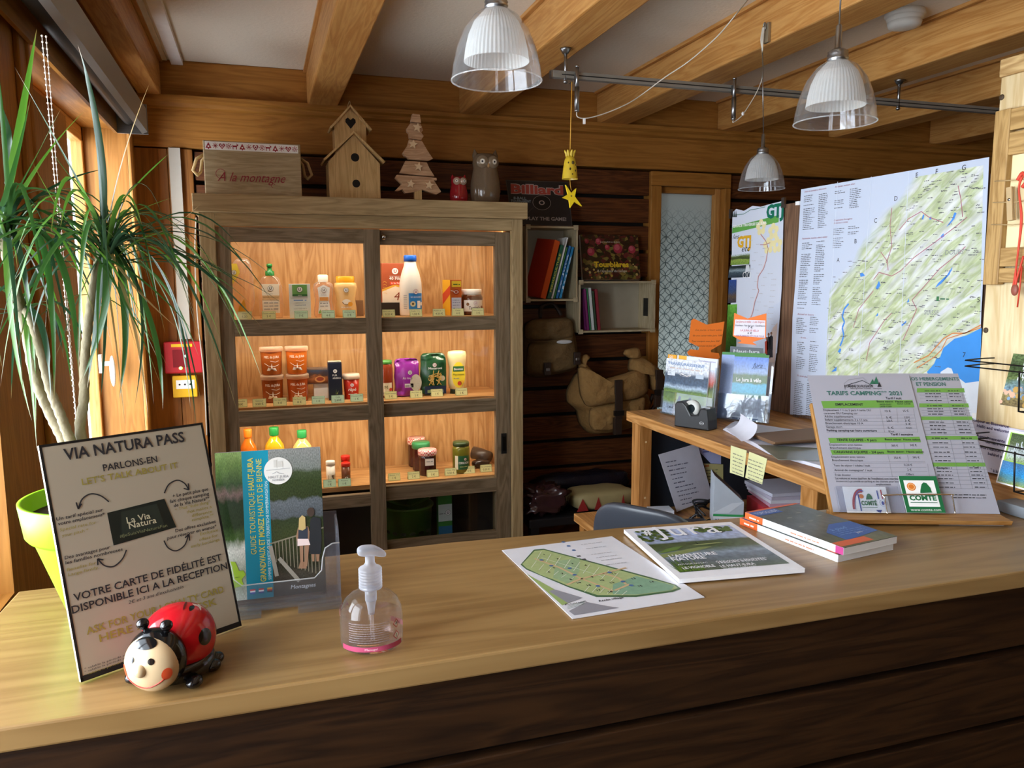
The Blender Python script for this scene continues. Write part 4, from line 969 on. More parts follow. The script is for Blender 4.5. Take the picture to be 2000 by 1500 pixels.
for a, b in ((815, 251), (806, 284), (816, 327), (800, 361), (836, 362)):
    r = mlen(9, Pt); m.prism([(tx(a)+r*(1 if q % 2 == 0 else .45)*sin(q*pi/5+.15), tz(b)+r*(1 if q % 2 == 0 else .45)*cos(q*pi/5+.15)) for q in range(10)], -.022, -.012, mat('#e0c49c', .6), 'xz')
part('star_trim', m, t)
m = MB().box(tx(808), tx(822), -.01, .01, 0, tz(371), NAT_Z); part('trunk', m, t)
# owls
def owl(px, top, halfw, body, dark, lab, eyecol):
    y = 3.27; Po = topplace(px, y); w = mlen(halfw, Po); h = at_y(px, top, y).z-CZ
    t = thing('owl_figurine', lab, 'figurine', Po)
    m = MB().lathe([(0, 0), (w*.78, 0), (w*.95, h*.08), (w, h*.25), (w*.98, h*.4), (w*.86, h*.58), (w*.80, h*.65), (w*.84, h*.75), (w*.80, h*.87), (w*.6, h*.925), (0, h*.93)], body, 40, sy=.85); part('body', m, t)
    for s in (-1, 1):
        m = MB(); m.blob((s*w*.62, 0, h*.90), (w*.24, w*.2, h*.115), body, 14, 10, fn=lambda p, s=s: (p.x*(1-max(0, p.z)/(h*.115)*.8)+s*max(0, p.z)*.25, p.y*(1-max(0, p.z)/(h*.115)*.8), p.z)); part('ear', m, t)
    for s in (-1, 1):
        e = MB(); fx, fz = s*w*.37, h*.765; e.M = Matrix.Translation((fx, -w*.85*.80, fz)) @ Matrix.Rotation(s*.28, 4, 'Z') @ UP.M
        R = w*.40
        e.lathe([(0, .006), (R*.9, .004), (R, -.003), (R, -.02)], mat(dark, .2, spec=.6), 28)
        e.disc(0, 0, R*.42, mat(eyecol, .3), .0068); e.disc(0, 0, R*.30, mat('#f2ede2', .15), .0074); e.disc(0, 0, R*.16, BLACK, .008)
        part('eye', e, t)
    m = MB(); m.blob((0, -w*.85*.86, h*.70), (w*.09, w*.1, h*.045), mat('#b58a5a', .3), 12, 8); part('beak', m, t)
owl(948, 294, 30, mat('#6e5c48', .12, spec=.7, var=.12, scale=120), '#8a7760', 'large glossy brown ceramic owl on the cabinet', '#d9cfb8')
owl(896, 342, 18, mat('#9a1a24', .1, spec=.7), '#b79a86', 'small glossy red ceramic owl beside the brown one', '#d9cfb8')
# ------------------------------------------------------------------ reception counter
CT = 1.10
CTW_X = wood('#9b7b4d', '#87683e', 'x', .55, .34, spec=.45, stretch=16, contrast=.8, bump=.02)
cnt = thing('reception_counter', 'long reception counter with honey coloured top and dark boarded front', 'counter', (0, 0, 0))
FY = .878
m = MB().prism([(-.38, FY), (2.6, FY), (2.6, 1.20), (.9, 1.263), (.3, 1.30), (-.36, 1.287)], CT-.028, CT, CTW_X, 'xy'); part('countertop', m, cnt, bev=.003)
CNT_D = wood('#38220f', '#1f1107', 'x', 1.2, .5, knots=1.3)
m = MB(); z = CT-.03
for k in range(9):
    z0 = z-(.106 if k == 0 else .114)
    if z0 < .002: z0 = .002
    m.box(-.36, 2.55, .895, .915, z0, z, CNT_D); z = z0-.012
part('front_boards', m, cnt, bev=.002)
m = MB().box(-.36, 2.55, .915, .93, 0, CT-.03, BLACK).box(-.36, -.34, .93, 1.24, 0, CT-.03, CNT_D).box(2.53, 2.55, .93, 1.17, 0, CT-.03, CNT_D); part('carcass', m, cnt)
C0 = CT+.0006

def crop(x0, y0, s): return lambda X, Y: (x0+X/s, y0+Y/s)
def ptext(mb, fr, s, a, b, hpx, m, bold=0., shear=0., lift=.0007, spacing=1.):
    """a line of lettering from its first to its last pixel"""
    u0, v0 = fr.uv(*a); u1, v1 = fr.uv(*b); _, vt = fr.uv(a[0], a[1]-hpx)
    return mb.text(s, u0, (v0+v1)/2, abs(vt-v0), m, 'l', abs(u1-u0), bold, shear, lift, spacing)
def ppoly(mb, fr, pts, m, lift=.0006): return mb.poly([fr.uv(*p) for p in pts], m, lift)
def pline(mb, fr, pts, w, m, lift=.0007): return mb.line([fr.uv(*p) for p in pts], w, m, lift)

# ---- leaning sign board
fr, w, h = lean(at_z(158, 1333, C0+.003), at_z(472, 1222, C0+.003), 75, 870)
SGN = mat('#ada592', .42, var=.01); OLV = mat('#9a8f3e', .55)
t = thing('sign_board', 'black-edged info board about a loyalty pass leaning behind the ladybird', 'sign', mtx=fr.M)
m = MB().box(0, w, 0, h, -.006, 0, SGN); part('board', m, t, bev=.0008)
m = MB(); e = .003
for a in ((0, 0, w, e*2.2), (0, h-e, w, h), (0, 0, e, h), (w-e, 0, w, h)): m.rect(*a, BLACK, .0004)
c = crop(0, 820, 2.777)
T = lambda s, a, b, hp, mm, **k: ptext(m, fr, s, c(*a), c(*b), hp, mm, **k)
T('VIA NATURA PASS', (350, 217), (1003, 120), 22, INK, bold=.02)
T('PARLONS-EN', (560, 275), (855, 232), 13, INK, bold=.015)
T("LET'S TALK ABOUT IT", (445, 350), (965, 265), 12.5, OLV, bold=.01)
ppoly(m, fr, [c(*p) for p in ((615, 682), (955, 582), (890, 428), (580, 505))], mat('#1c2420', .4), .0006)
ppoly(m, fr, [c(*p) for p in ((660, 640), (890, 570), (850, 455), (655, 500))], mat('#29332d', .4), .0008)
T('La Via', (690, 575), (813, 522), 12, mat('#c9c7a8'), bold=.01, lift=.0012); T('Natura', (702, 605), (846, 545), 12, mat('#c9c7a8'), bold=.01, lift=.0012); T('#JeSuisViaNaturaFan', (652, 655), (903, 565), 6, mat('#7d8460'), lift=.0012)
for s, a, b in (('Un tarif spécial sur', (305, 545), (560, 497)), ('votre emplacement*', (315, 572), (568, 520)), ('+ Le petit plus que', (935, 420), (1130, 385)), ('fait chaque camping', (920, 447), (1135, 412)), ('de la Via Natura**', (942, 472), (1137, 434)),
                ('Des offres exclusives', (950, 608), (1170, 560)), ('pour réserver en avance*', (905, 650), (1175, 585)), ('Des avantages pour', (350, 755), (598, 700)), ('les familles nombreuses', (355, 785), (665, 708))): T(s, a, b, 6.5, INK, bold=.012, shear=.1)
for s, a, b in (('Special rate for', (325, 608), (522, 560)), ('your pitch *', (335, 638), (480, 602)), ('+ That "little thing"', (948, 492), (1140, 455)), ('that makes a', (1012, 508), (1147, 478)), ('difference', (1040, 528), (1150, 503)), ('complete **', (1040, 550), (1160, 525)), ('Exclusive', (1085, 628), (1182, 603)), ('offers for', (1080, 658), (1182, 632)), ('early bookings', (1035, 695), (1190, 655)),
                ('Benefits for', (362, 822), (522, 782)), ('Large family', (370, 850), (532, 806))): T(s, a, b, 6, OLV, shear=.1)
T('VOTRE CARTE DE FIDÉLITÉ EST', (400, 977), (1205, 768), 15, INK, bold=.015); T('DISPONIBLE ICI A LA RECEPTION', (390, 1042), (1235, 815), 15, INK, bold=.015)
T("2€ et 3 ans d'exclusivités", (695, 995), (997, 915), 6.5, INK, shear=.2); T('ASK FOR YOUR LOYALTY CARD', (470, 1160), (1215, 940), 15, OLV, bold=.01); T('HERE AT THE DESK', (540, 1200), (1177, 1005), 15, OLV, bold=.01)
for i in range(3): T('* valable la période et sur réservation', (455, 1340+i*16), (840, 1240+i*16), 3.6, INK if i < 2 else OLV)
def arrow(pts, head):
    q = [fr.uv(*c(*p)) for p in pts]; cur = smoothpath([(a, b, 0) for a, b in q], 8); m.line([(p.x, p.y) for p in cur], .0016, INK)
    ex = fr.uv(*c(*head[1])); m.line([fr.uv(*c(*head[0])), ex, fr.uv(*c(*head[2]))], .0016, INK)
arrow([(590, 445), (545, 412), (490, 402), (445, 430), (424, 482)], [(412, 448), (424, 484), (442, 455)])
arrow([(890, 398), (915, 350), (960, 328), (1000, 345), (1022, 378)], [(995, 372), (1024, 380), (1020, 345)])
arrow([(888, 655), (912, 695), (955, 710), (1000, 680), (1022, 622)], [(1002, 640), (1024, 620), (1028, 655)])
arrow([(685, 705), (662, 755), (615, 795), (565, 790), (530, 755)], [(530, 788), (528, 754), (560, 760)])
part('printed_face', m, t)
m = MB()
for z in (0,): m.box(w*.35, w*.65, h*.08, h*.7, -.0105, -.0065, mat('#7d776c', .7))
q = fr.M.inverted() @ (at_z(300, 1205, C0)); m.prism([(h*.66, -.0105), (h*.62, -.0105), (q.y+.012, q.z*.62), (q.y+.0, q.z*.62)], w*.4, w*.6, mat('#7d776c', .7), 'yz') if False else None
part('back_support', m, t)

# ---- ladybird money box
P = at_z(344, 1318, C0)
RD_ = mat('#c21622', .12, spec=.6, var=.03); BK = mat('#0d0d0f', .14, spec=.6)
t = thing('ladybird_money_box', 'smiling red ceramic ladybird money box in front of the info board', 'money box', P, radians(-117)); t.scale = (.82, .82, .82)
bc = Vector((-.012, 0, .050)); br = Vector((.052, .049, .049))
m = MB().blob(bc, br, RD_, 40, 24, .92, .96)
def onshell(c, r, az, el, rad, mtl, mb, k=1.006, n=20, rings=4, sq=1.):
    d = Vector((cos(el)*cos(az), cos(el)*sin(az), sin(el))); t1 = Vector((-sin(az), cos(az), 0)); t2 = d.cross(t1)
    def pj(q):
        v = Vector((q[0], q[1], q[2])); v = Vector((v.x, v.y, v.z)).normalized()
        e1 = .93
        return c+Vector((v.x*r.x, v.y*r.y, v.z*r.z))*k*1.02
    pts = [pj(d)]; fs = []
    for j in range(1, rings+1):
        for i in range(n):
            a = 2*pi*i/n; rr = rad/r.x*j/rings
            pts.append(pj(d+t1*rr*cos(a)+t2*rr*sq*sin(a)))
    for i in range(n): fs.append((0, 1+i, 1+(i+1) % n))
    for j in range(rings-1):
        for i in range(n): i2 = (i+1) % n; fs.append((1+j*n+i, 1+(j+1)*n+i, 1+(j+1)*n+i2, 1+j*n+i2))
    mb.add(pts, fs, mtl, True)
part('shell', m, t)
m = MB()
for az, el, rr in ((1.38, .20, .0125), (1.75, .98, .012), (2.35, .15, .011), (-1.75, .28, .013), (-2.5, .95, .012), (-2.75, .05, .011), (1.0, .75, .0)):
    if rr: onshell(bc, br, az, el, rr, BK, m, 1.0)
part('spots', m, t, 'round black spots')
m = MB(); onshell(bc, br, 2.0, 1.35, .016, mat('#5a0d12', .4), m, 1.004, sq=.10); part('coin_slot', m, t)
m = MB(); onshell(bc, br, 2.25, .93, .013, mat('#e9dcd8', .4), m, 1.012, 4, 3); part('price_sticker', m, t, 'white price sticker')
m = MB().blob((-.006, 0, .0165), (.0525, .0505, .0163), BK, 40, 12, .6); 
for sx, sy in ((.030, 1), (-.02, 1), (-.042, .85), (.030, -1), (-.02, -1), (-.042, -.85)): m.blob((sx*.95, sy*.046, .0088), (.013, .011, .0086), BK, 16, 8)
part('feet', m, t)
hc = Vector((.040, 0, .046)); m = MB().blob(hc, (.030, .041, .042), BK, 32, 20); part('hood', m, t)
fc = Vector((.050, 0, .044)); fr_ = Vector((.0275, .0385, .039)); FACE = mat('#cfb48c', .2, spec=.5)
m = MB().blob(fc, fr_, FACE, 36, 22)
part('face', m, t)
m = MB(); m.blob(fc+Vector((.026, 0, .001)), (.009, .008, .009), FACE, 16, 10); part('nose', m, t)
m = MB()
for s in (-1, 1):
    onshell(fc, fr_, s*.40, .36, .0032, BK, m, 1.0, 12, 2); onshell(fc, fr_, s*.95, -.15, .0062, mat('#d8542f', .3), m, .995, 16, 2)
pth = []
for i in range(15):
    a = -.85+1.7*i/14; el = -.28-.42*cos(a*1.75); v = Vector((cos(el)*cos(a), cos(el)*sin(a), sin(el))); pth.append(fc+Vector((v.x*fr_.x, v.y*fr_.y, v.z*fr_.z))*1.012)
m.tube(pth, .0009, mat('#b3392a', .4), 6); part('painted_features', m, t)
m = MB(); onshell(fc, fr_, 0, 1.08, .012, BK, m, 1.004, 20, 4, .75); part('widows_peak', m, t)
for s in (-1, 1):
    m = MB().tube([(.034, s*.014, .076), (.038, s*.016, .085), (.040, s*.017, .090)], [.0045, .0038, .0045], BK, 10); m.blob((.041, s*.0175, .094), (.0085, .0085, .0075), BK, 16, 10); part('antenna', m, t)

# ---- hand gel pump bottle
P = at_z(727, 1258, C0); r = mlen(60, P); H = at_y(727, 1064, P.y).z-CT
CLR = glass('#fafafa', 1.1, .02, name='clear_plastic')
t = thing('hand_gel_bottle', 'clear round-shouldered hand gel pump bottle with a pink base band', 'bottle', P, radians(-6))
zb = at_y(727, 1150, P.y).z-CT
prof = [(0, .001), (r*.9, .001), (r*.98, .004), (r, .012), (r, zb*.52), (r*.96, zb*.68), (r*.84, zb*.83), (r*.62, zb*.94), (r*.36, zb*1.0), (r*.30, zb*1.02), (r*.30, zb*1.07)]
part('body', MB().lathe(prof, CLR, 48, sy=.86), t)
GEL = glass('#f8f2f2', .25, .015, name='clear_gel')
part('gel', MB().lathe([(0, .004), (r*.93, .005), (r*.955, .014), (r*.955, zb*.5), (r*.94, zb*.585), (0, zb*.585)], GEL, 40, sy=.86), t)
TRW = glass('#f2f2f5', 1., .30, hazecol='#dcdee6', name='frosted_white_plastic')
n0 = zb*1.02; cw = r*.36; ch = (H-n0)*.47
pr = [(0, n0), (cw*.95, n0)]
for i in range(7): z = n0+ch*i/7; pr += [(cw, z), (cw*1.04, z+ch*.04), (cw*1.04, z+ch*.09), (cw, z+ch*.12)]
pr += [(cw*.97, n0+ch), (cw*.6, n0+ch*1.1), (cw*.42, n0+ch*1.25), (cw*.42, n0+ch*1.55), (0, n0+ch*1.55)]
part('collar', MB().lathe(pr, TRW, 32), t)
m = MB(); zt = H-(H-n0)*.27
def hd(p):
    k = (p.x+r*.55)/(r*1.1); return (p.x, p.y*(1-.45*max(0, k)), p.z*(1-.35*max(0, k))-max(0, k-.55)*.018)
m.blob((r*.06, 0, zt+(H-zt)*.5), (r*.46, r*.26, (H-zt)*.52), TRW, 28, 16, .7, .8, fn=hd); part('pump_head', m, t)
m = MB().tube([(0, 0, n0), (0, 0, zb*.8)], r*.19, TRW, 16).lathe([(r*.19, zb*.82), (r*.13, zb*.7), (r*.10, zb*.55), (r*.08, zb*.55)], TRW, 20).tube([(0, 0, zb*.6), (r*.02, 0, .006)], r*.06, glass('#ffffff', .6, .12), 10); part('dip_tube', m, t)
m = MB(); sx = lambda p: (r*1.004*sin(p.x/r), -r*.86*1.004*cos(p.x/r), p.y); m.fn = sx
PK = mat('#b3486a', .4); PKL = glass('#f0c9d0', .3, .18, hazecol='#e2a6b4', name='pink_film')
for i in range(30): a = -1.15*r+i*2.3*r/30; m.rect(a, zb*.075, a+2.3*r/30, zb*.16, PK, 0)
m.text('Manugel', -r*.05, zb*.10, zb*.035, mat('#e9c6d0'), 'c', r*.4)
part('base_band', m, t, 'pink printed band')
m = MB(); m.fn = sx; GR = mat('#8d8285', .5)
for i in range(9): m.scribble(-r*.8, r*.55, zb*(.23+.04*i), zb*.014, GR, seed=i)
m.scribble(-r*.5, r*.2, zb*.19, zb*.012, mat('#c98a5a'))
for z, s in ((.48, 'f'), (.27, '!')):
    u = r*.86; q = r*.15; m.poly([(u, zb*z-q), (u+q, zb*z), (u, zb*z+q), (u-q, zb*z)], mat('#c23a4a'), .0004); q *= .78; m.poly([(u, zb*z-q), (u+q, zb*z), (u, zb*z+q), (u-q, zb*z)], WHITE, .0007)
    if s == '!': m.text('!', u, zb*z-q*.5, q, BLACK, 'c', bold=.04, lift=.001)
    else: m.poly([(u-q*.3, zb*z-q*.35), (u+q*.3, zb*z-q*.35), (u+q*.35, zb*z), (u, zb*z+q*.5), (u-q*.3, zb*z)], BLACK, .001)
part('print', m, t)
m = MB(); m.fn = lambda p: (r*1.004*sin(p.x/r), -r*.86*1.004*cos(p.x/r), p.y)
m.text('ALCOHOL', -r*2.35, zb*.60, zb*.10, mat('#b06a78'), 'l', r*1.0, bold=.02); part('side_label', m, t)
m = MB(); m.fn = lambda p: (r*1.004*sin(p.x/r), -r*.86*1.004*cos(p.x/r), p.y)
for i in range(8): m.poly([(r*(.62+.1*i), zb*(.56-.03*i)), (r*(.72+.1*i), zb*(.53-.03*i)), (r*(.72+.1*i), zb*(.62-.03*i)), (r*(.62+.1*i), zb*(.65-.03*i))], PKL, .0002)
part('film_band', m, t)

# ---- brochure holder with the tourist guide
BL = at_z(431, 1177, CT+.013); BR = at_z(637, 1154, CT+.013); BR.z = BL.z
_U = (BR-BL).normalized(); _A = Vector((-_U.y, _U.x, 0))
fr = Frame(BL, _U, Vector((0, 0, 1))*cos(radians(9))+_A*sin(radians(9))); w = (BR-BL).length; h = fr.uv(412, 886)[1]
t = thing('tourist_guide', 'thick tourist guide brochure with a teal title band in an acrylic holder', 'brochure', mtx=fr.M)
m = MB().box(0, w, 0, h, -.012, -.0006, PAPER).box(-.0003, w+.0003, -.0003, h+.0003, -.0006, 0, mat('#33383a', .25)); part('pages', m, t)
m = MB(); TEAL = mat('#0f7f96', .25); YG = mat('#b5b04a', .3)
c = crop(400, 840, 3.262); uvc = lambda X, Y: fr.uv(*c(X, Y))
tb0 = .245*w; tb1 = .495*w
m.quad((0, 0, .0004), (tb0, 0, .0004), (tb0, h, .0004), (0, h, .0004), photo('stream', [(0, '#c9c7b4'), (.16, '#8e9a84'), (.34, '#d7d6cc'), (.42, '#3f5a2c'), (.5, '#1e2f16'), (.66, '#20301c'), (.72, '#6d5a55'), (.78, '#31482a'), (.92, '#5f7a3f'), (1, '#7f9a5a')], (5, 9), .06, .4, .25, 60))
m.rect(tb0, 0, tb1, h, TEAL)
m.quad((tb1, 0, .0004), (w, 0, .0004), (w, h, .0004), (tb1, h, .0004), photo('viewpoint', [(0, '#33302a'), (.14, '#3f3a30'), (.2, '#2a2a1c'), (.42, '#333a1e'), (.52, '#2a331e'), (.535, '#4a4f52'), (.64, '#565b5e'), (.66, '#2b331b'), (.78, '#2f3a1e'), (.84, '#39442a'), (.87, '#6f736c'), (1, '#7d7e7a')], (4, 5), .045, .4, .25, 70))
def vt(s, px, v0, v1, size, mm, bold=0.):
    m.M = Matrix.Translation((px, v0, 0)) @ Matrix.Rotation(pi/2, 4, 'Z'); m.text(s, 0, 0, size, mm, 'l', v1-v0, bold, lift=.0008); m.M = Matrix()
vt('GUIDE TOURISTIQUE', tb0+w*.105, h*.30, h*.72, w*.052, YG); vt('HAUT-JURA', tb0+w*.105, h*.735, h*.955, w*.052, YG, .02)
vt('GRANDVAUX ET MOREZ', tb0+w*.185, h*.11, h*.54, w*.052, YG, .02); vt('HAUTS DE BIENNE', tb0+w*.185, h*.555, h*.945, w*.052, YG)
vt('SUMMER TOURISTIC GUIDE / TOURISTISCHE SOMMERNAVIGATION', tb0+w*.235, h*.12, h*.79, w*.028, mat('#b7d3d6'))
m.disc(w*.585, h*.855, w*.135, mat('#cfccc4', .4), .0009, n=32); m.text('HAUT-JURA', w*.585, h*.805, w*.026, GREY, 'c', lift=.0013); m.text('MORBIER', w*.585, h*.785, w*.02, GREY, 'c', lift=.0013); m.line([(w*.47, h*.862), (w*.70, h*.868)], .0005, GREY, .0013); m.rect(w*.545, h*.88, w*.575, h*.93, mat('#bdb9b0'), .0012); m.rect(w*.585, h*.88, w*.63, h*.92, mat('#bdb9b0'), .0012); m.line([(w*.53, h*.835), (w*.57, h*.85), (w*.6, h*.835), (w*.64, h*.83)], .0006, GREY, .0013)
for px, f in ((.30, ('#3a5ab0', '#f0f0f0', '#d23a3a')), (.38, ('#2a3a8a', '#f0f0f0', '#c8323a')), (.46, ('#1a1a1a', '#c8322a', '#e2b02a'))):
    u = w*px-.0035
    for k, col in enumerate(f): m.rect(u, h*.035+.0022*k, u+.007, h*.035+.0022*(k+1), mat(col), .0009)
LIME = mat('#9fc03a', .3); m.poly([(w*.02, h*.06), (w*.12, h*.05), (w*.14, h*.09), (w*.22, h*.095), (w*.2, h*.14), (w*.24, h*.17), (w*.22, h*.2), (w*.18, h*.2), (w*.15, h*.26), (w*.1, h*.27), (w*.05, h*.25), (w*.06, h*.2), (w*.01, h*.17), (w*.03, h*.12)], LIME, .0009); m.scribble(w*.04, w*.18, h*.155, .0016, mat('#6f8a2a'), lift=.0012)
FEN = mat('#77705c', .4); pf = lambda px, py, z=.0009: fr.uv(px, py)
for i in range(13):
    a = pf(537+i*7, 1058+i*-1.6); b = pf(540+i*7, 1098+i*2.0); m.line([a, b], .0011, FEN, .0008)
m.line([pf(527, 1062), pf(632, 1030)], .0020, FEN, .001); m.line([pf(545, 1090), pf(585, 1135)], .0055, mat('#8d877a'), .0011); m.line([pf(528, 1066), pf(541, 1125)], .0055, mat('#8d877a'), .0011)
SKIN = mat('#8d6a50', .5); HAIR = mat('#b39a62', .5); DKC = mat('#1d1f22', .5)
def fig(pts, mm, lift=.0012): ppoly(m, fr, pts, mm, lift)
fig([(586, 1098), (583, 1110), (599, 1110), (597, 1096)], SKIN); fig([(582, 1062), (578, 1048), (582, 1030), (602, 1028), (606, 1046), (602, 1062)], SKIN); fig([(582, 1056), (583, 1030), (601, 1029), (601, 1058)], mat('#2a2f3a'), .0014); fig([(581, 1052), (602, 1052), (606, 1064), (581, 1066)], mat('#d9c3bd'), .0015)
fig([(585, 1064), (592, 1064), (592, 1108), (587, 1106)], SKIN, .0014); fig([(595, 1064), (604, 1063), (600, 1106), (595, 1106)], SKIN, .0014); fig([(583, 1034), (584, 1012), (590, 1006), (596, 1010), (597, 1032), (591, 1036)], HAIR, .0017)
fig([(604, 1050), (606, 1014), (612, 1009), (626, 1012), (628, 1052), (626, 1082), (604, 1082)], DKC, .0013); fig([(608, 1082), (614, 1082), (614, 1096), (610, 1096)], SKIN); fig([(617, 1082), (624, 1082), (623, 1096), (618, 1096)], SKIN)
n_ = fr.uv(606, 1000); m.disc(n_[0]+.0005, n_[1], .0052, mat('#3a2a20'), .0016, ry=.0066)
m.text('Montagnes', w*.78, h*.04, .0055, mat('#d9d9d9'), 'c', shear=.2, lift=.001)
part('cover', m, t)
# holder
U = fr.U; F = Vector((U.y, -U.x, 0)); hm = Matrix((U, F, Vector((0, 0, 1)))).transposed().to_4x4()
back = math.tan(radians(9))
hm.translation = Vector((BL.x, BL.y, C0))
ACR = glass('#f4f6fa', 1.3, .045, hazecol='#dfe6f2', name='acrylic')
t = thing('brochure_holder', 'clear acrylic brochure stand with stepped base holding the teal guide', 'holder', mtx=hm)
x0, x1 = -.006, w+.020; th = .003
m = MB().box(x0, x1, -.022, .030, .006, .009, ACR); m.box(x0, x0+w*.42, .018, .040, .0, .006, ACR); m.box(x1-w*.42, x1, .018, .040, .0, .006, ACR); m.box(x0, x1, -.030, -.022, 0, .009, ACR); part('base', m, t, bev=.0006)
y_b = -.018
m = MB(); yt = lambda z: -back*z+y_b
m.prism([(yt(.009), .009), (yt(.009)+th, .009), (yt(.12)+th, .12), (yt(.12), .12)], x0, x1, ACR, 'yz'); part('back_plate', m, t)
for xa in (x0-.001, x1-th):
    m = MB().prism([(-.018, .009), (.016, .009), (.015, .085), (.0, .108), (yt(.115), .115)], xa, xa+th, ACR, 'yz'); part('side_plate', m, t, bev=.0005)
fl = [(x0, .009), (x1, .009), (x1, .088), (x1-.010, .088), (x1-.020, .082), (x1-.024, .068), (x1-.026, .050), (x1-.036, .040), (x0+.036, .040), (x0+.026, .05), (x0+.024, .068), (x0+.02, .082), (x0, .088)]
m = MB().prism(fl, .014, .0165, ACR, 'xz'); part('front_lip', m, t, bev=.0005)
m = MB(); pth = [(a, .0165, b) for a, b in fl[2:]]; m.tube(pth, .0008, glass('#ffffff', 2., .35), 6); part('polished_edge', m, t); None

# ---- potted dragon tree
PP = Vector((-.219, 1.190, C0))
def at_d(px, py, y): return at_y(px, py, y)
LIM = mat('#86c81f', .35, var=.02)
zr = at_y(165, 968, PP.y).z-CT; R1 = .104
pl = thing('potted_dragon_tree', 'dragon tree with thin arching leaves in a lime green pot on the counter', 'plant', PP)
m = MB().lathe([(0, .001), (.052, .001), (.056, .004), (.088, zr*.66), (.089, zr*.68), (.095, zr*.69), (.0985, zr*.72), (R1, zr*.985), (R1, zr), (R1-.005, zr), (.092, zr*.74), (.07, zr*.7), (0, zr*.7)], LIM, 56); part('pot', m, pl)
part('soil', MB().lathe([(.0955, zr*.86), (.04, zr*.875), (0, zr*.87)], mat('#3a2a1c', .9, bump=.5, scale=120), 28), pl)
BARK = mat('#8c8267', .8, var=.18, scale=70, bump=.35)
def L(px, py, dy=0.): return at_y(px, py, PP.y+dy)-PP
def stem(pts, r0, r1):
    pp = smoothpath(pts, 8); n = len(pp); rr = [r0+(r1-r0)*i/(n-1)+.0006*sin(i*2.4) for i in range(n)]
    part('stem', MB().tube(pp, rr, BARK, 12), pl)
sb = zr*.86
stem([Vector((-.02, 0, sb)), L(128, 868), L(100, 810, .01), L(70, 740, .02), L(50, 640, .02), L(30, 560, .02), L(12, 500, .02), L(2, 430, .02)], .0085, .0055)
stem([Vector((-.012, .01, sb)), L(138, 862, -.01), L(118, 810, -.01), L(98, 760), L(80, 690, .01), L(62, 630, .01), L(46, 603, .02)], .0072, .0048)
stem([Vector((.01, .01, sb)), L(160, 860, .01), L(164, 780, .01), L(166, 700), L(174, 620), L(182, 560), L(196, 490)], .0075, .005)
LEAF = []
def leafmat(a, b):
    m, nt, bs, N, Lk = _new('leaf_green'); tc = N('ShaderNodeTexCoord'); sp = N('ShaderNodeSeparateXYZ'); Lk(tc.outputs['UV'], sp.inputs[0])
    cr = N('ShaderNodeValToRGB'); e = cr.color_ramp.elements; e[0].position = 0; e[0].color = lin(b); e[1].position = .5; e[1].color = lin(a); x = e.new(.9); x.color = lin(a); x = e.new(1.); x.color = lin('#8a6a3e')
    Lk(sp.outputs[1], cr.inputs[0]); Lk(cr.outputs[0], bs.inputs['Base Color']); bs.inputs['Roughness'].default_value = .28; setspec(bs, .6)
    tr = N('ShaderNodeBsdfTranslucent'); Lk(cr.outputs[0], tr.inputs[0]); ms = N('ShaderNodeMixShader'); ms.inputs[0].default_value = .35
    Lk(bs.outputs[0], ms.inputs[1]); Lk(tr.outputs[0], ms.inputs[2]); Lk(ms.outputs[0], nt.nodes['Material Output'].inputs[0]); return m
G1, G2, G3, DRY = leafmat('#2f5824', '#486e3c'), leafmat('#24432a', '#3c5a42'), leafmat('#4f8028', '#688e42'), leafmat('#a58a5a', '#7f8a4a')
def leaf(mb, b, c_, tip, wid, mt, n=14, twist=0.):
    pp = bez(b, c_, tip, n); pts = []; fs = []; uv = []
    side0 = None
    for i, p in enumerate(pp):
        t_ = (pp[min(i+1, n)]-pp[max(i-1, 0)]).normalized(); s = t_.cross(Vector((0, 0, 1)))
        if s.length < .2: s = t_.cross(Vector((.3, 1, 0)))
        s.normalize()
        if side0 is not None and s.dot(side0) < 0: s = -s
        side0 = s
        up = s.cross(t_); a = twist*(i/n); s = (s*cos(a)+up*sin(a)).normalized(); up = s.cross(t_)
        k = i/n; wv = wid*(.75+.25*min(1, k*4))*(1-k**2.6) if k < 1 else 0.0
        pts += [p-s*wv+up*wv*.35, p, p+s*wv+up*wv*.35]
    for i in range(n):
        for j in (0, 1):
            a = i*3+j; fs.append((a, a+1, a+4, a+3)); uv.append([(0, i/n), (1, i/n), (1, (i+1)/n), (0, (i+1)/n)])
    mb.add(pts, fs, mt, True, uv)
rdl = random.Random(11)
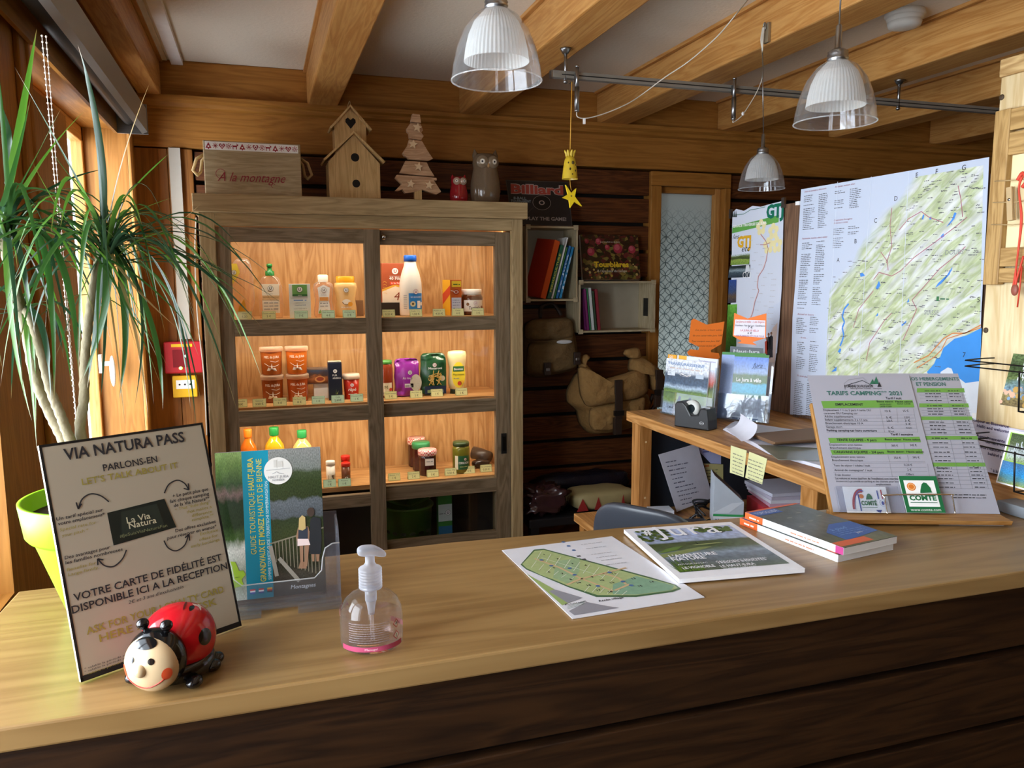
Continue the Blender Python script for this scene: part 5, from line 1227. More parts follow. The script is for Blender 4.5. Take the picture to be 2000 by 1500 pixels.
def head(center, targets, nrand, up_, seedspread):
    """a tuft: leaves drawn to where the photo shows their tips, and as many again all round"""
    global mbf
    mbf = MB(); cy = center.y
    for tgt in targets:
        (cx, cyy), (tx_, ty_), wd, mt = tgt[:4]; dz = tgt[4] if len(tgt) > 4 else rdl.uniform(-.06, .06)
        tip = L(tx_, ty_, dz); ctl = L(cx, cyy, dz*.5)
        ctl = ctl+(ctl-(center+tip)/2)*.55
        leaf(mbf, center+Vector((rdl.uniform(-.006, .006), rdl.uniform(-.006, .006), rdl.uniform(-.02, .02))), ctl, tip, wd, mt, 16, rdl.uniform(-.8, .8))
    for i in range(nrand):
        az = rdl.uniform(0, 2*pi); el = rdl.uniform(-.1, 1.3); ln = rdl.uniform(.17, .31)
        d = Vector((cos(az)*cos(el), sin(az)*cos(el)*.8, sin(el)))
        ctl = center+d*ln*.55; tip = center+Vector((d.x*ln*.95, d.y*ln*.95, d.z*ln*.35-rdl.uniform(.06, .27)*ln/.25))
        if tip.y+PP.y < .86: tip.y = .86-PP.y
        if (tip.x+PP.x) < -.45: tip.x = -.45-PP.x; ctl.x = max(ctl.x, -.45-PP.x)
        base = center-Vector((0, 0, rdl.uniform(0, .05)))
        leaf(mbf, base, ctl, tip, rdl.uniform(.0022, .0042), rdl.choice([G1, G1, G2, G2, G3]), 12, rdl.uniform(-1, 1))
    part('foliage', mbf, pl)
n, wd = .0032, .0058
H2 = L(203, 462)
head(H2, [((196, 270), (152, 88), wd, G2, -.03), ((178, 400), (28, 130), wd, G2, -.05), ((228, 330), (294, 158), .002, DRY), ((268, 365), (330, 300), .004, G3), ((280, 445), (376, 448), .004, G1), ((330, 465), (512, 640), .0052, G2, -.05),
          ((280, 398), (392, 462), .0042, G2), ((320, 500), (395, 800), n, G2), ((330, 560), (372, 800), n, G1), ((300, 620), (318, 800), wd, G1, -.05), ((250, 600), (232, 785), wd, G1, -.04), ((285, 560), (262, 800), .003, G2), ((215, 600), (155, 752), wd, G1, -.06),
          ((150, 470), (60, 310), .004, G3), ((120, 440), (20, 560), .004, G2), ((110, 500), (62, 660), .004, G2), ((240, 540), (345, 640), n, DRY), ((330, 480), (400, 700), .0022, G2), ((300, 470), (395, 395), .0018, DRY), ((270, 520), (300, 790), .0024, G3),
          ((250, 420), (340, 385), .003, G3), ((160, 380), (90, 285), .004, G1), ((130, 400), (30, 470), .004, G1), ((210, 600), (195, 800), .003, G2), ((360, 430), (425, 560), .0018, G2), ((225, 640), (245, 840), .0016, DRY), ((160, 560), (108, 700), .0045, G2), ((335, 520), (385, 860), n, G2),
          ((190, 600), (170, 760), wd, G2, -.02), ((260, 600), (290, 820), .0026, DRY)], 62, 0, 0)
H1 = L(12, 425, .02)
head(H1, [((42, 240), (72, 55), wd, G3, -.03), ((90, 300), (166, 216), .0052, G3, -.03), ((5, 250), (-8, 110), n, G1), ((28, 300), (-5, 190), wd, G2), ((70, 350), (230, 470), .0045, G1), ((100, 360), (205, 330), .0035, G2), ((95, 470), (105, 800), wd, G1, -.06), ((120, 470), (155, 748), .0072, G1, -.07), ((60, 560), (70, 850), .004, G3, .02), ((18, 620), (62, 822), .005, G3, -.02),
          ((70, 420), (140, 560), .0052, G2), ((130, 360), (245, 470), .003, G2), ((60, 330), (120, 210), .003, G1), ((80, 390), (190, 520), .004, G1), ((45, 520), (70, 660), .004, G2), ((30, 340), (60, 190), .004, G1), ((110, 400), (225, 560), .003, G2), ((-20, 560), (5, 720), .004, G1), ((90, 560), (125, 700), .004, G2)], 44, 0, 0)
H3 = L(48, 603, .02)
head(H3, [((90, 640), (100, 800), .0045, G2, -.03), ((110, 600), (140, 760), .0045, G1), ((30, 640), (22, 780), .004, G2), ((70, 560), (110, 560), .004, G1), ((60, 700), (72, 880), .0035, G3, .0)], 8, 0, 0)

# ---- papers on the counter
def flat(q, z, th):
    NL, NR, FRr, FL = [at_z(*p, z) for p in q]
    return Frame(NL-Vector((0, 0, 0)), NR-NL, FL-NL), (NR-NL).length, (FL-NL).length
fr, w, h = flat([(1118, 1208), (1376, 1166), (1178, 1047), (968, 1076)], CT+.0016, 0)
t = thing('camping_map', 'laminated campsite plan lying on the counter beside the lake magazine', 'map', mtx=fr.M)
m = MB().box(0, w, 0, h, -.0010, 0, mat('#dedfe6', .25, spec=.5)); part('sheet', m, t)
c = crop(950, 960, 3.077); m = MB(); cc = lambda *pts: [c(*p) for p in pts]
ppoly(m, fr, cc((205, 440), (285, 350), (345, 345), (1000, 520), (1140, 562), (1170, 585), (1120, 605), (900, 635), (660, 635), (490, 575), (240, 470)), mat('#4a6b4a', .35), .0003)
ppoly(m, fr, cc((215, 438), (290, 358), (345, 352), (985, 525), (1130, 565), (1150, 582), (1110, 597), (900, 625), (670, 625), (495, 570), (400, 530), (330, 505), (240, 462)), mat('#a3b27c', .35, var=.15, scale=120), .0005)
ppoly(m, fr, cc((760, 560), (900, 510), (1130, 568), (1110, 595), (900, 622), (760, 620)), mat('#7fa388', .35, var=.2, scale=100), .0006)
ppoly(m, fr, cc((420, 420), (560, 400), (560, 480), (500, 560), (400, 520)), mat('#93ac84', .35, var=.2, scale=100), .0006)
OR = mat('#c7ab84', .4)
for pts in (((290, 405), (440, 460), (560, 520), (580, 530)), ((480, 565), (560, 530), (700, 495), (840, 460)), ((700, 495), (790, 520), (840, 560)), ((580, 530), (660, 560), (760, 600)), ((770, 598), (860, 560))): pline(m, fr, cc(*pts), .0042, OR, .0008)
WL = mat('#d5dccb', .4)
for i in range(9): pline(m, fr, cc((330+i*58, 362+i*16), (300+i*56, 415+i*16)), .0009, WL, .0008)
for i in range(7): pline(m, fr, cc((300+i*45, 420+i*20), (270+i*45, 460+i*15)), .0009, WL, .0008)
for i in range(6): pline(m, fr, cc((620+i*45, 570+i*6), (590+i*45, 605+i*4)), .0009, WL, .0008)
pline(m, fr, cc((330, 400), (560, 470), (700, 515)), .0009, WL, .0008)
for i, (x, y) in enumerate(((350, 385), (430, 410), (520, 440), (600, 450), (410, 465), (380, 490), (460, 500), (510, 535), (640, 520), (700, 540), (770, 500), (760, 555), (890, 530), (1000, 550), (930, 575), (620, 570), (680, 600), (750, 610), (560, 555))):
    q = fr.uv(*c(x, y)); m.text(str(i+1), q[0], q[1], .0055, INK, 'c', bold=.02, lift=.001)
BLU = mat('#4a6b9a', .4)
for x, y in ((330, 415), (390, 450), (500, 465), (530, 505), (740, 490), (670, 572), (820, 545), (870, 568)): q = fr.uv(*c(x, y)); m.disc(q[0], q[1], .0035, BLU, .0012)
ppoly(m, fr, cc((240, 495), (410, 590), (375, 600), (490, 672), (455, 685)), mat('#93a868'), .0004); ppoly(m, fr, cc((410, 590), (580, 640), (490, 672), (375, 600)), mat('#8a8a92'), .0004); ppoly(m, fr, cc((495, 720), (600, 665), (730, 690), (800, 700), (530, 745)), mat('#8a8a92'), .0004)
ptext(m, fr, 'Accès village', c(665, 655), c(840, 652), 3.6, INK, bold=.02); ptext(m, fr, 'Accueil', c(482, 697), c(590, 655), 3, INK)
for i in range(3): pline(m, fr, cc((488, 700+i*8-8), (590, 660+i*8)), .0008, mat('#5a7a6a'))
for i, y in enumerate((300, 322, 345, 378, 395, 410, 435)):
    a = fr.uv(*c(540+i*30, y-2+i*2)); b = fr.uv(*c(680+i*30, y-8+i*2)); m.scribble(a[0], b[0], a[1], .002, GREY, seed=i)
    q = fr.uv(*c(500+i*32, y+i*2)); (m.disc(q[0]-.012, q[1], .0035, BLU) if i < 3 else m.rect(q[0]-.016, q[1]-.003, q[0]-.009, q[1]+.003, mat('#4a4a52')))
part('print', m, t)

fr, w, h = flat([(1327, 1131), (1572, 1110), (1433, 1018), (1219, 1034)], CT+.0095, 0)
t = thing('lake_magazine', 'white-bordered magazine with a lake cover lying on the counter', 'magazine', mtx=fr.M)
m = MB().box(0, w, 0, h, -.0068, -.0006, PAPER); part('pages', m, t)
m = MB().box(-.0005, w+.0003, -.0003, h+.0003, -.0006, 0, mat('#e9eaf0', .3)); b = .03*w
x0, x1, y0, y1 = w*.055, w*.945, h*.10, h*.93
m.quad((x0, y0, .0003), (x1, y0, .0003), (x1, y1, .0003), (x0, y1, .0003), photo('lake', [(0, '#5a6650'), (.08, '#59645f'), (.25, '#66727c'), (.36, '#8494a4'), (.46, '#5a6a5a'), (.49, '#4c5c3a'), (.64, '#43522f'), (.67, '#97a6c0'), (.8, '#a7b5d6'), (1, '#b0bddc')], (3, 6), .05, .3, .3, 18))
def mp(*pts): return [(x0+(x1-x0)*a, y0+(y1-y0)*b) for a, b in pts]
m.poly(mp((0, .40), (.25, .46), (.42, .50), (.55, .5), (.5, .47), (.3, .40), (.0, .32)), mat('#7d8a55', .4), .0005); m.poly(mp((0, .42), (.12, .52), (.3, .56), (.2, .47)), mat('#5f7a35', .4), .0006)
rd = random.Random(5)
for i in range(40): a = rd.uniform(0, .22); m.poly(mp((a, 0), (a+.012, 0), (a+rd.uniform(-.08, .1), rd.uniform(.15, .34))), mat(rd.choice(['#4a6b1e', '#6a8a2a', '#38551a']), .4), .0008+.00001*i)
for i in range(60): a, bb = rd.uniform(0, .3), rd.uniform(.72, .99); m.disc(*mp((a, bb))[0], rd.uniform(.003, .007), mat(rd.choice(['#2c3f17', '#3f5520', '#57682c']), .4), .0008+.00001*i, n=7)
for i in range(36): a, bb = rd.uniform(.62, .96), rd.uniform(.84, .99); m.disc(*mp((a, bb))[0], rd.uniform(.003, .008), mat(rd.choice(['#3a4f1d', '#5a7030']), .4), .0008+.00001*i, n=7)
m.poly(mp((.38, .555), (.62, .575), (.7, .56), (.6, .55), (.42, .54)), mat('#9aa36a', .4), .0009); m.poly(mp((.44, .57), (.455, .57), (.45, .63)), BLACK, .001)
c = crop(950, 960, 3.077); WT = mat('#eef0f6', .35)
ptext(m, fr, '#', c(955, 268), c(1005, 262), 9, WT, bold=.03, lift=.0016, shear=.1); ptext(m, fr, 'Jura', c(1030, 275), c(1425, 252), 20, WT, bold=.005, spacing=1.15, lift=.0016)
ptext(m, fr, "L'AVENTURE", c(1108, 405), c(1390, 383), 6, WT, bold=.02, lift=.0016); ptext(m, fr, 'NATURE', c(1125, 425), c(1322, 405), 6, WT, bold=.02, lift=.0016); ptext(m, fr, 'AUTOUR DU LAC', c(1150, 447), c(1335, 437), 2.5, WT, lift=.0016)
ptext(m, fr, 'CASCADES ET BELVÉDÈRES', c(1380, 428), c(1690, 408), 2.6, WT, lift=.0016); ptext(m, fr, 'TRÉSORS INSOLITES', c(1390, 437), c(1690, 418), 4, WT, bold=.02, lift=.0016); ptext(m, fr, 'LE VIGNOBLE', c(1185, 472), c(1380, 457), 4.5, WT, bold=.02, lift=.0016); ptext(m, fr, 'LE HAUT-JURA', c(1415, 462), c(1620, 443), 4.5, WT, bold=.02, lift=.0016); ptext(m, fr, 'ESCAPADES ET RANDONNÉES', c(1430, 472), c(1630, 456), 2.4, WT, lift=.0016)
part('cover', m, t)

# two stacked guide books
c = crop(1450, 700, 3.571)
for k, (q, lab, dz) in enumerate((([(1637, 1084), (1745, 1060), (1585, 988), (1471, 1008)], 'lower of the two thick hiking guide books by the price easel', 0.0128), ([(1648, 1070), (1752, 1047), (1592, 985), (1479, 997)], 'upper hiking guide book with a blue cover panel, on top of its twin', .0262))):
    fr, w, h = flat(q, CT+dz, 0)
    t = thing('guide_book', lab, 'book', mtx=fr.M)
    m = MB().box(.002, w, 0, h, -.0118, -.0006, mat('#d8d9d6', .6)); part('pages', m, t)
    m = MB().box(0, w+.0002, -.0002, h+.0002, -.0006, 0, mat('#474b46', .3)).box(0, w, -.0002, h+.0002, -.0124, -.0118, PAPER).box(-.0004, .002, -.0002, h+.0002, -.0124, 0, mat('#e4e6ea', .4))
    m.quad((0, 0, .0002), (w, 0, .0002), (w, h, .0002), (0, h, .0002), photo('hiking%d' % k, [(0, '#6b6a48'), (.3, '#4a4c40'), (.5, '#5a5f5c'), (.75, '#4c5048'), (1, '#565a52')], (3, 4), .2, .25, .3, 14))
    bl = mat('#2f5aa5', .3); og = mat('#d8622e', .35)
    m.poly([(w*.28, h*.10), (w*.98, h*.16), (w*.98, h*.42), (w*.6, h*.44), (w*.28, h*.3)], bl, .0005) if k else None
    m.rect(0, h*.02, w*.6, h*.11, og, .0006); m.rect(0, h*.86, w*.5, h*.97, bl, .0005); m.rect(0, h*.97, w, h, og, .0006)
    m.text('TOPOGUIDE', w*.04, h*.885, h*.05, mat('#b8c4dc'), 'l', w*.42, bold=.02, lift=.0009)
    if k: m.text('à pied', w*.40, h*.30, h*.05, mat('#8fb2e0'), 'l', w*.3, shear=.2, lift=.0009); [m.scribble(w*.35, w*.9, h*(.27-.035*i), .003, mat('#7d9ace'), lift=.0009) for i in range(3)]; m.text('Jura', w*.62, h*.18, h*.03, WHITE, 'l', lift=.0009)
    for i in range(5): m.disc(w*(.2+.15*i), h*(.5+.07*((i*3) % 5)), w*.05, mat('#8d8f86'), .0006, ry=h*.012)
    m.M = Frame((-.0005, h, -.0124), (0, -1, 0), (0, 0, 1)).M
    m.rect(0, 0, h*.20, .0124, og, .0002); m.scribble(h*.05, h*.16, .004, .004, mat('#f0d9cc'), lift=.0005); m.scribble(h*.5, h*.78, .0045, .003, mat('#c98a6a'), lift=.0005); m.rect(h*.93, 0, h, .0124, mat('#b03a7a'), .0003) if k else None
    part('cover', m, t)

# ---- price list easel
BLp = at_z(1629, 1003, CT+.014); BRp = at_z(1953, 1006, CT+.014)
fr, w, h = lean(BLp, BRp, 1578, 735)
ex = thing('wooden_easel', 'wooden display easel with a bottom ledge and wire clip on the counter', 'easel', mtx=fr.M)
EW = wood('#b98a50', '#94642e', 'x', 2., .45); EWZ = wood('#b98a50', '#94642e', 'y', 2., .45)
m = MB().box(-.003, w*.99, -.002, h*.80, -.016, -.006, EWZ); part('back_board', m, ex, bev=.001)
U = fr.U; F = Vector((U.y, -U.x, 0)); lm = fr.M.inverted() @ Matrix(((U.x, F.x, 0, BLp.x), (U.y, F.y, 0, BLp.y), (0, 0, 1, C0), (0, 0, 0, 1)))
m = MB(); m.M = lm; m.prism([(-.03, 0.0), (.034, .004), (.038, .013), (-.03, .013)], -.004, w*1.01, EW, 'yz'); m.box(w*.6, w*.98, .02, .026, .0, .004, glass(haze=.3)); part('ledge', m, ex, bev=.001)
def sheet(pxq, lab, name, off):
    pass
c = crop(1450, 700, 3.571)
# right-hand sheet behind, left-hand sheet in front
uA, vA = fr.uv(*c(1190, 110)); uB, vB = fr.uv(*c(1530, 98)); uC, vC = fr.uv(*c(1808, 1085))
SHT = mat('#a3a2ac', .35, var=.015); GRN = mat('#6a9a45', .45); DG = mat('#3f6b62', .5)
f2 = Frame(fr.M @ Vector((0, 0, -.0045)), fr.U, fr.V)
w2 = uC; 
t = thing('price_sheet', 'lodging and half board price sheet, mostly hidden behind the camping one', 'price list', mtx=f2.M)
m = MB().box(w2-.205, w2, .004, vB, -.0008, 0, SHT); part('sheet', m, t)
m = MB(); T2 = lambda s, a, b, hp, mm, **k: ptext(m, f2, s, c(*a), c(*b), hp, mm, **k)
T2('NOS HEBERGEMENTS', (1150, 158), (1510, 150), 6, DG, bold=.02); T2('ET PENSION', (1215, 195), (1418, 190), 7, DG, bold=.02)
for y0, y1 in ((208, 238), (314, 342), (405, 430), (542, 568), (728, 755)):
    k = (y0-100)/985; xr = 1530+k*275; xl = 1200+k*150
    ppoly(m, f2, [c(xl, y1), c(xr-15+6, y1), c(xr-15, y0), c(xl, y0)], GRN, .0003)
for y in (238, 257, 278, 305, 342, 362, 380, 400, 455, 480, 505, 530, 568, 600, 630, 665, 695, 725, 775, 800, 825, 850, 880, 910):
    k = (y-100)/985; xr = 1515+k*275; xl = 1210+k*150; pline(m, f2, [c(xl, y), c(xr, y)], .0006, LGREY if False else mat('#77777c'), .0004)
    a = f2.uv(*c(xl+40, y-6)); b = f2.uv(*c(xl+150, y-6)); m.scribble(a[0], b[0], a[1]+.0006, .0026, INK, seed=y, lift=.0005); a = f2.uv(*c(xr-120, y-6)); b = f2.uv(*c(xr-40, y-6)); m.scribble(a[0], b[0], a[1]+.0006, .0026, INK, seed=y+1, lift=.0005)
for s in (0, 110, 190): 
    pline(m, f2, [c(1530-s, 240), c(1600-s, 530)], .0006, mat('#77777c'), .0004); pline(m, f2, [c(1640-s, 570), c(1715-s, 910)], .0006, mat('#77777c'), .0004)
T2('Compris', (1355, 772), (1430, 770), 4, INK, bold=.02); T2('Tarif', (1610, 770), (1650, 768), 4, INK, bold=.02)
for y in (955, 975): 
    a = f2.uv(*c(1470, y)); b = f2.uv(*c(1700, y)); m.scribble(a[0], b[0], a[1], .0024, INK, seed=y)
part('print', m, t)
f1 = Frame(fr.M @ Vector((0, 0, -.002)), fr.U, fr.V); _, vt_ = f1.uv(*c(460, 118)); w1 = .21
t = thing('price_sheet', 'camping price sheet headed TARIFS CAMPING 2021 on the easel', 'price list', mtx=f1.M)
m = MB().box(0, w1, .004, vt_, -.0008, 0, SHT); part('sheet', m, t)
m = MB(); T2 = lambda s, a, b, hp, mm, **k: ptext(m, f1, s, c(*a), c(*b), hp, mm, **k)
pline(m, f1, [c(705, 180), c(740, 150), c(840, 135), c(870, 165)], .0007, GREY); pline(m, f1, [c(720, 190), c(835, 155), c(905, 190)], .0014, INK)
for x, s in ((905, 35), (930, 55)): ppoly(m, f1, [c(x-18, 180), c(x+20, 180), c(x+2, 180-s)], mat('#2f6b52'), .0008)
ppoly(m, f1, [c(940, 200), c(970, 200), c(952, 165)], INK, .0009)
T2('DOMAINE DU RUGNON', (712, 207), (910, 200), 5, INK, bold=.02); T2('Hébergements insolites - Haut-Jura', (752, 217), (972, 213), 2.6, INK); pline(m, f1, [c(712, 190), c(716, 218)], .0009, INK)
T2('TARIFS CAMPING** 2021', (592, 262), (1112, 252), 7.5, DG, bold=.03)
T2('Tarif / nuit', (1000, 287), (1110, 284), 4, INK, bold=.02)
for ya, yb, xs in ((298, 348, 0), (555, 590, 0), (640, 672, 0)):
    k0 = (ya-298)*.19; k1 = (yb-298)*.19; ppoly(m, f1, [c(555+k1, yb), c(1190+k1, yb-6), c(1185+k0, ya-8), c(548+k0, ya)], GRN, .0003)
T2('EMPLACEMENT', (650, 332), (843, 328), 4.6, INK, bold=.02); T2('Basse saison  Haute saison', (938, 310), (1185, 306), 3.6, INK, bold=.02); T2('06/04-03/07', (958, 328), (1040, 326), 3, INK); T2('03/07-24/08', (1080, 325), (1172, 322), 3, INK); T2('24/08-15/09', (958, 343), (1040, 341), 3, INK)
rows = [(370, 'Emplacement + 1 ou 2 pers + tente OU', '12 €', '15 €'), (392, 'caravane OU Camping car', '', ''), (415, 'Adulte supplémentaire', '5 €', '3,50 €'), (438, 'Enfant supplémentaire 3 à 11 ans', '2,50 €', '3 €'), (462, 'Branchement électrique 10 A', '', '3 €'), (487, 'Garage mort', '5 €', 'non'), (512, 'Parking camping-car hors ouverture', '5€/nuit', '')]
wid = [330, 235, 200, 295, 262, 112, 348]
for (y, s, a, b), wd_ in zip(rows, wid):
    k = (y-370)*.17; T2(s, (565+k, y), (565+k+wd_, y-3), 4, INK, bold=.02 if 'Parking' in s else 0.)
    if a: T2(a, (995+k, y+6), (1035+k, y+5), 4, INK)
    if b: T2(b, (1122+k, y+5), (1160+k, y+4), 4, INK)
GL = mat('#808085')
for y in (350, 398, 420, 443, 468, 492, 518): k = (y-350)*.17; pline(m, f1, [c(558+k, y), c(1192+k, y-4)], .0006, GL, .0004)
T2('Tarif / semaine', (1035, 540), (1190, 536), 4, INK, bold=.02)
T2('TENTE EQUIPEE - 4 pers', (658, 580), (935, 575), 4.6, INK, bold=.02); T2('Basse saison  Haute saison', (995, 575), (1240, 570), 3.6, INK, bold=.02)
T2('Emplacement avec tentes', (608, 612), (835, 608), 4, INK); T2('Branchement électrique', (612, 634), (825, 630), 4, INK); T2('300 €', (1040, 617), (1085, 615), 4, INK); T2('345 €', (1170, 614), (1215, 612), 4, INK)
T2('CARAVANE EQUIPEE - 2/4 pers', (638, 665), (985, 660), 4.6, INK, bold=.02); T2('Basse saison  Haute saison', (1012, 660), (1265, 655), 3.6, INK, bold=.02)
T2('Emplacement avec tentes', (622, 697), (852, 692), 4, INK); T2('Branchement électrique', (627, 720), (840, 716), 4, INK); T2('350 €', (1058, 703), (1105, 700), 4, INK); T2('395 €', (1188, 700), (1235, 698), 4, INK)
for y in (592, 638, 674, 725, 735, 765, 797, 828): k = (y-350)*.17; pline(m, f1, [c(558+k, y), c(1192+k+(y-350)*.05, y-6)], .0006, GL, .0004)
for xa, ya, xb, yb in ((958, 350, 992, 518), (1075, 350, 1085, 450), (1192, 350, 1222, 518), (995, 592, 1003, 638), (1125, 592, 1133, 638), (1015, 674, 1025, 725), (1150, 674, 1160, 725), (1028, 735, 1045, 828), (1290, 735, 1305, 828)): pline(m, f1, [c(xa, ya), c(xb, yb)], .0006, GL, .0004)
T2('Taxe de séjour / adulte / nuit', (637, 757), (890, 753), 4, INK); T2('0,20 €', (1128, 752), (1185, 750), 4, INK); T2('Animal de compagnie* / nuit', (642, 790), (905, 785), 4, INK); T2('2 €', (1150, 785), (1180, 784), 4, INK); T2('Frais dossier', (647, 822), (757, 819), 4, INK); T2('Offert', (1142, 817), (1195, 815), 4, INK)
T2('Les voitures et motos (sauf lors de l’installation) sont interdites', (650, 850), (1090, 842), 4, INK, bold=.01); T2('trouveront à proximité un parking et des chariots pour leur', (655, 868), (1090, 862), 4, INK); T2('emplacement', (932, 887), (1035, 885), 4, INK)
part('print', m, t)
# cheese cards on the ledge
def card(q, lab, green):
    f = Frame(fr.M @ Vector((0, 0, .007 if green else .005)), fr.U, fr.V)
    a = f.uv(*c(*q[0])); b = f.uv(*c(*q[1])); d = f.uv(*c(*q[2]))
    u0, v0, cw_, chh = a[0], a[1], b[0]-a[0], d[1]-a[1]
    f = Frame(f.M @ Vector((u0, .0006, 0)), fr.U, fr.V)
    t = thing('cheese_card', lab, 'card', mtx=f.M); w, h = cw_, chh
    part('card', MB().box(0, w, 0, h, -.0012, 0, WHITE), t)
    m = MB(); CG = mat('#1f6b3f', .4); OC = mat('#dd7a2a', .4)
    def bell(u, v, s):
        m.poly([(u-s*.9, v-s*.7), (u+s*.9, v-s*.6), (u+s*.85, v+s*.1), (u+s*.4, v+s*.85), (u, v+s), (u-s*.35, v+s*.7), (u-s*.7, v)], CG, .0012); m.line([(u-s*.95, v-s*.55), (u-s*.4, v+s*.85)], s*.12, WHITE, .0014); m.line([(u-s*.9, v-s*.78), (u+s*.95, v-s*.66)], s*.12, CG, .0014)
    if green:
        m.rect(0, 0, w, h, CG, .0004); m.rect(w*.10, h*.16, w*.90, h*.88, WHITE, .0007)
        m.disc(w*.27, h*.70, w*.115, OC, .001); m.ring(w*.27, h*.7, w*.09, w*.02, mat('#f0c08a'), .0013); bell(w*.62, h*.66, w*.17); m.text('COMTÉ', w*.5, h*.33, h*.13, CG, 'c', w*.70, bold=.045, lift=.0012); m.rect(w*.15, h*.26, w*.85, h*.275, CG, .0012); m.text('www.comte.com', w*.5, h*.04, h*.07, WHITE, 'c', w*.78, lift=.0012)
    else:
        m.ring(w*.40, h*.12, w*.26, w*.05, mat('#a8323f'), .0006, ry=h*.80, a0=pi*.45, a1=pi); m.ring(w*.40, h*.12, w*.20, w*.012, mat('#2f4a9a'), .0008, ry=h*.75, a0=pi*.4, a1=pi); m.rect(w*.31, h*.05, w*.34, h*.7, mat('#2f4a9a'), .0008)
        m.disc(w*.39, h*.62, w*.055, OC, .001); bell(w*.56, h*.60, w*.085); m.text('COMTÉ', w*.535, h*.28, h*.16, CG, 'c', w*.36, bold=.045, lift=.0012); m.rect(w*.36, h*.18, w*.71, h*.20, CG, .0012)
        m.disc(w*.86, h*.36, w*.085, WHITE, .0012); m.ring(w*.86, h*.36, w*.085, w*.008, mat('#7a8ab0'), .0014); m.disc(w*.85, h*.36, w*.03, mat('#2f4a9a'), .0014, ry=h*.08); m.disc(w*.88, h*.36, w*.012, mat('#c23a3a'), .0015)
        m.rect(w*.76, h*.52, w*.79, h*.85, mat('#2f4a9a'), .001); m.rect(w*.85, h*.52, w*.88, h*.88, mat('#b3333f'), .001); m.poly([(w*.66, h*.1), (w*.80, h*.1), (w*.76, h*.0), (w*.7, h*.02)], mat('#27408a'), .001)
    part('print', m, t)
card([(735, 1085), (1040, 1085), (735, 905)], 'white cheese card with ribbon print standing in a clear pocket on the easel', False)
card([(1150, 1085), (1420, 1085), (1150, 830)], 'green and white cheese card standing behind the easel wire', True)
f = Frame(fr.M @ Vector((0, 0, 0)), fr.U, fr.V); a = f.uv(*c(690, 1085)); b = f.uv(*c(1110, 1085)); d = f.uv(*c(690, 905))
m = MB().box(a[0]-.004, b[0], .0008, d[1], .0095, .0105, ACR).box(a[0]-.004, a[0]-.003, .0008, d[1], .001, .0095, ACR); part('card_pocket', m, ex, 'clear card pocket')
pw = [(fr.M.inverted() @ at_pl(*c(X, Y), fr.P0+fr.N*.013, fr.N)) for X, Y in ((1012, 1088), (994, 975), (1012, 953), (1440, 950), (1465, 968), (1485, 1086))]
m = MB().tube(smoothpath(pw, 5), .0016, CHROME, 8); part('wire_clip', m, ex, 'chrome wire clip')
# ------------------------------------------------------------------ desk behind the counter, raised shelf, partition with maps
XP = 1.715; DT = 1.10; D0 = DT+.0006
BEECH_Y = wood('#c9955a', '#a06c36', 'y', 1.2, .42, stretch=12, contrast=.7); BEECH_Z = wood('#c08a50', '#99652f', 'z', 1.2, .45, stretch=12, contrast=.7)
dk = thing('office_desk', 'office desk with a raised wooden shelf behind the counter', 'desk', (0, 0, 0))
m = MB().box(1.222, 1.80, 1.36, 2.475, DT-.034, DT, BEECH_Y); part('raised_shelf', m, dk, bev=.002)
m = MB().box(1.03, 1.80, 1.35, 2.49, .712, .74, BEECH_Y); part('desktop', m, dk, bev=.002)
for (px, py, yy) in ((1252, 985, 2.43), (1590, 975, at_x(1588, 950, 1.25).y)):
    m = MB().box(1.238, 1.285, yy-.03, yy+.03, .7405, DT-.0345, BEECH_Z)
    for z in (.80, 1.0): m.M = Matrix.Translation((1.262, yy-.0303, z)) @ UP.M; m.disc(0, 0, .004, mat('#d9b98a'))
    part('shelf_post', m, dk, bev=.002)
NAVY = mat('#20242c', .6)
m = MB().box(1.286, 1.79, 2.452, 2.462, .7405, DT-.0345, NAVY); part('back_panel', m, dk, 'dark blue-black back panel')
for x in (1.06, 1.74):
    for y in (1.40, 2.44): m = MB().box(x-.02, x+.02, y-.02, y+.02, .002, .712, BEECH_Z); part('leg', m, dk)
# partition with the brown board
BRB = wood('#7d5f48', '#5f4534', 'z', 1.2, .5, stretch=18, contrast=.6)
yF = at_x(1429, 600, XP).y; zP = at_x(1560, 395, XP).z
m = MB().box(XP, XP+.022, 1.32, yF, D0, zP, BRB); solo('partition_board', m, 'upright brown wood-effect board standing along the desk behind the posters', 'board')
PX = Frame((XP-.003, yF, DT), (0, -1, 0), (0, 0, 1))
def pgrid(fr, pts, mtl, lift=0.): return [fr.uv(*p) for p in pts]
# long trail poster
t = thing('trail_poster', 'tall white trail poster with green title hanging on the brown board', 'poster', mtx=PX.M)
edge = [(1425, 745), (1428, 640), (1431, 520), (1432, 440), (1433, 415), (1440, 408), (1455, 412), (1472, 402), (1488, 404), (1505, 399), (1533, 392), (1531, 480), (1529, 560), (1522, 660), (1512, 740), (1508, 770), (1498, 775)]
def wavy(mb, fr, pts, m, amp, th=.0006, base=.004):
    q = [(a, max(b, .004)) for a, b in [fr.uv(*p) for p in pts]]; mb.prism(q, base, base+th, m, 'xy')
m = MB(); wavy(m, PX, edge, mat('#cdd3e0', .45, var=.01), 0); part('sheet', m, t)
m = MB(); l0 = .0050; GJ = mat('#0f6a52', .4); GL2 = mat('#5fa04a', .4); YL = mat('#e4d9a4', .45); ins = lambda *p: list(p)
ppoly(m, PX, ins((1433, 443), (1524, 420), (1523, 434), (1432, 456)), GL2, l0); ptext(m, PX, 'GRANDE TRAVERSÉE DU JURA', (1434, 449), (1500, 433), 5, WHITE, lift=l0+.0004, bold=.02)
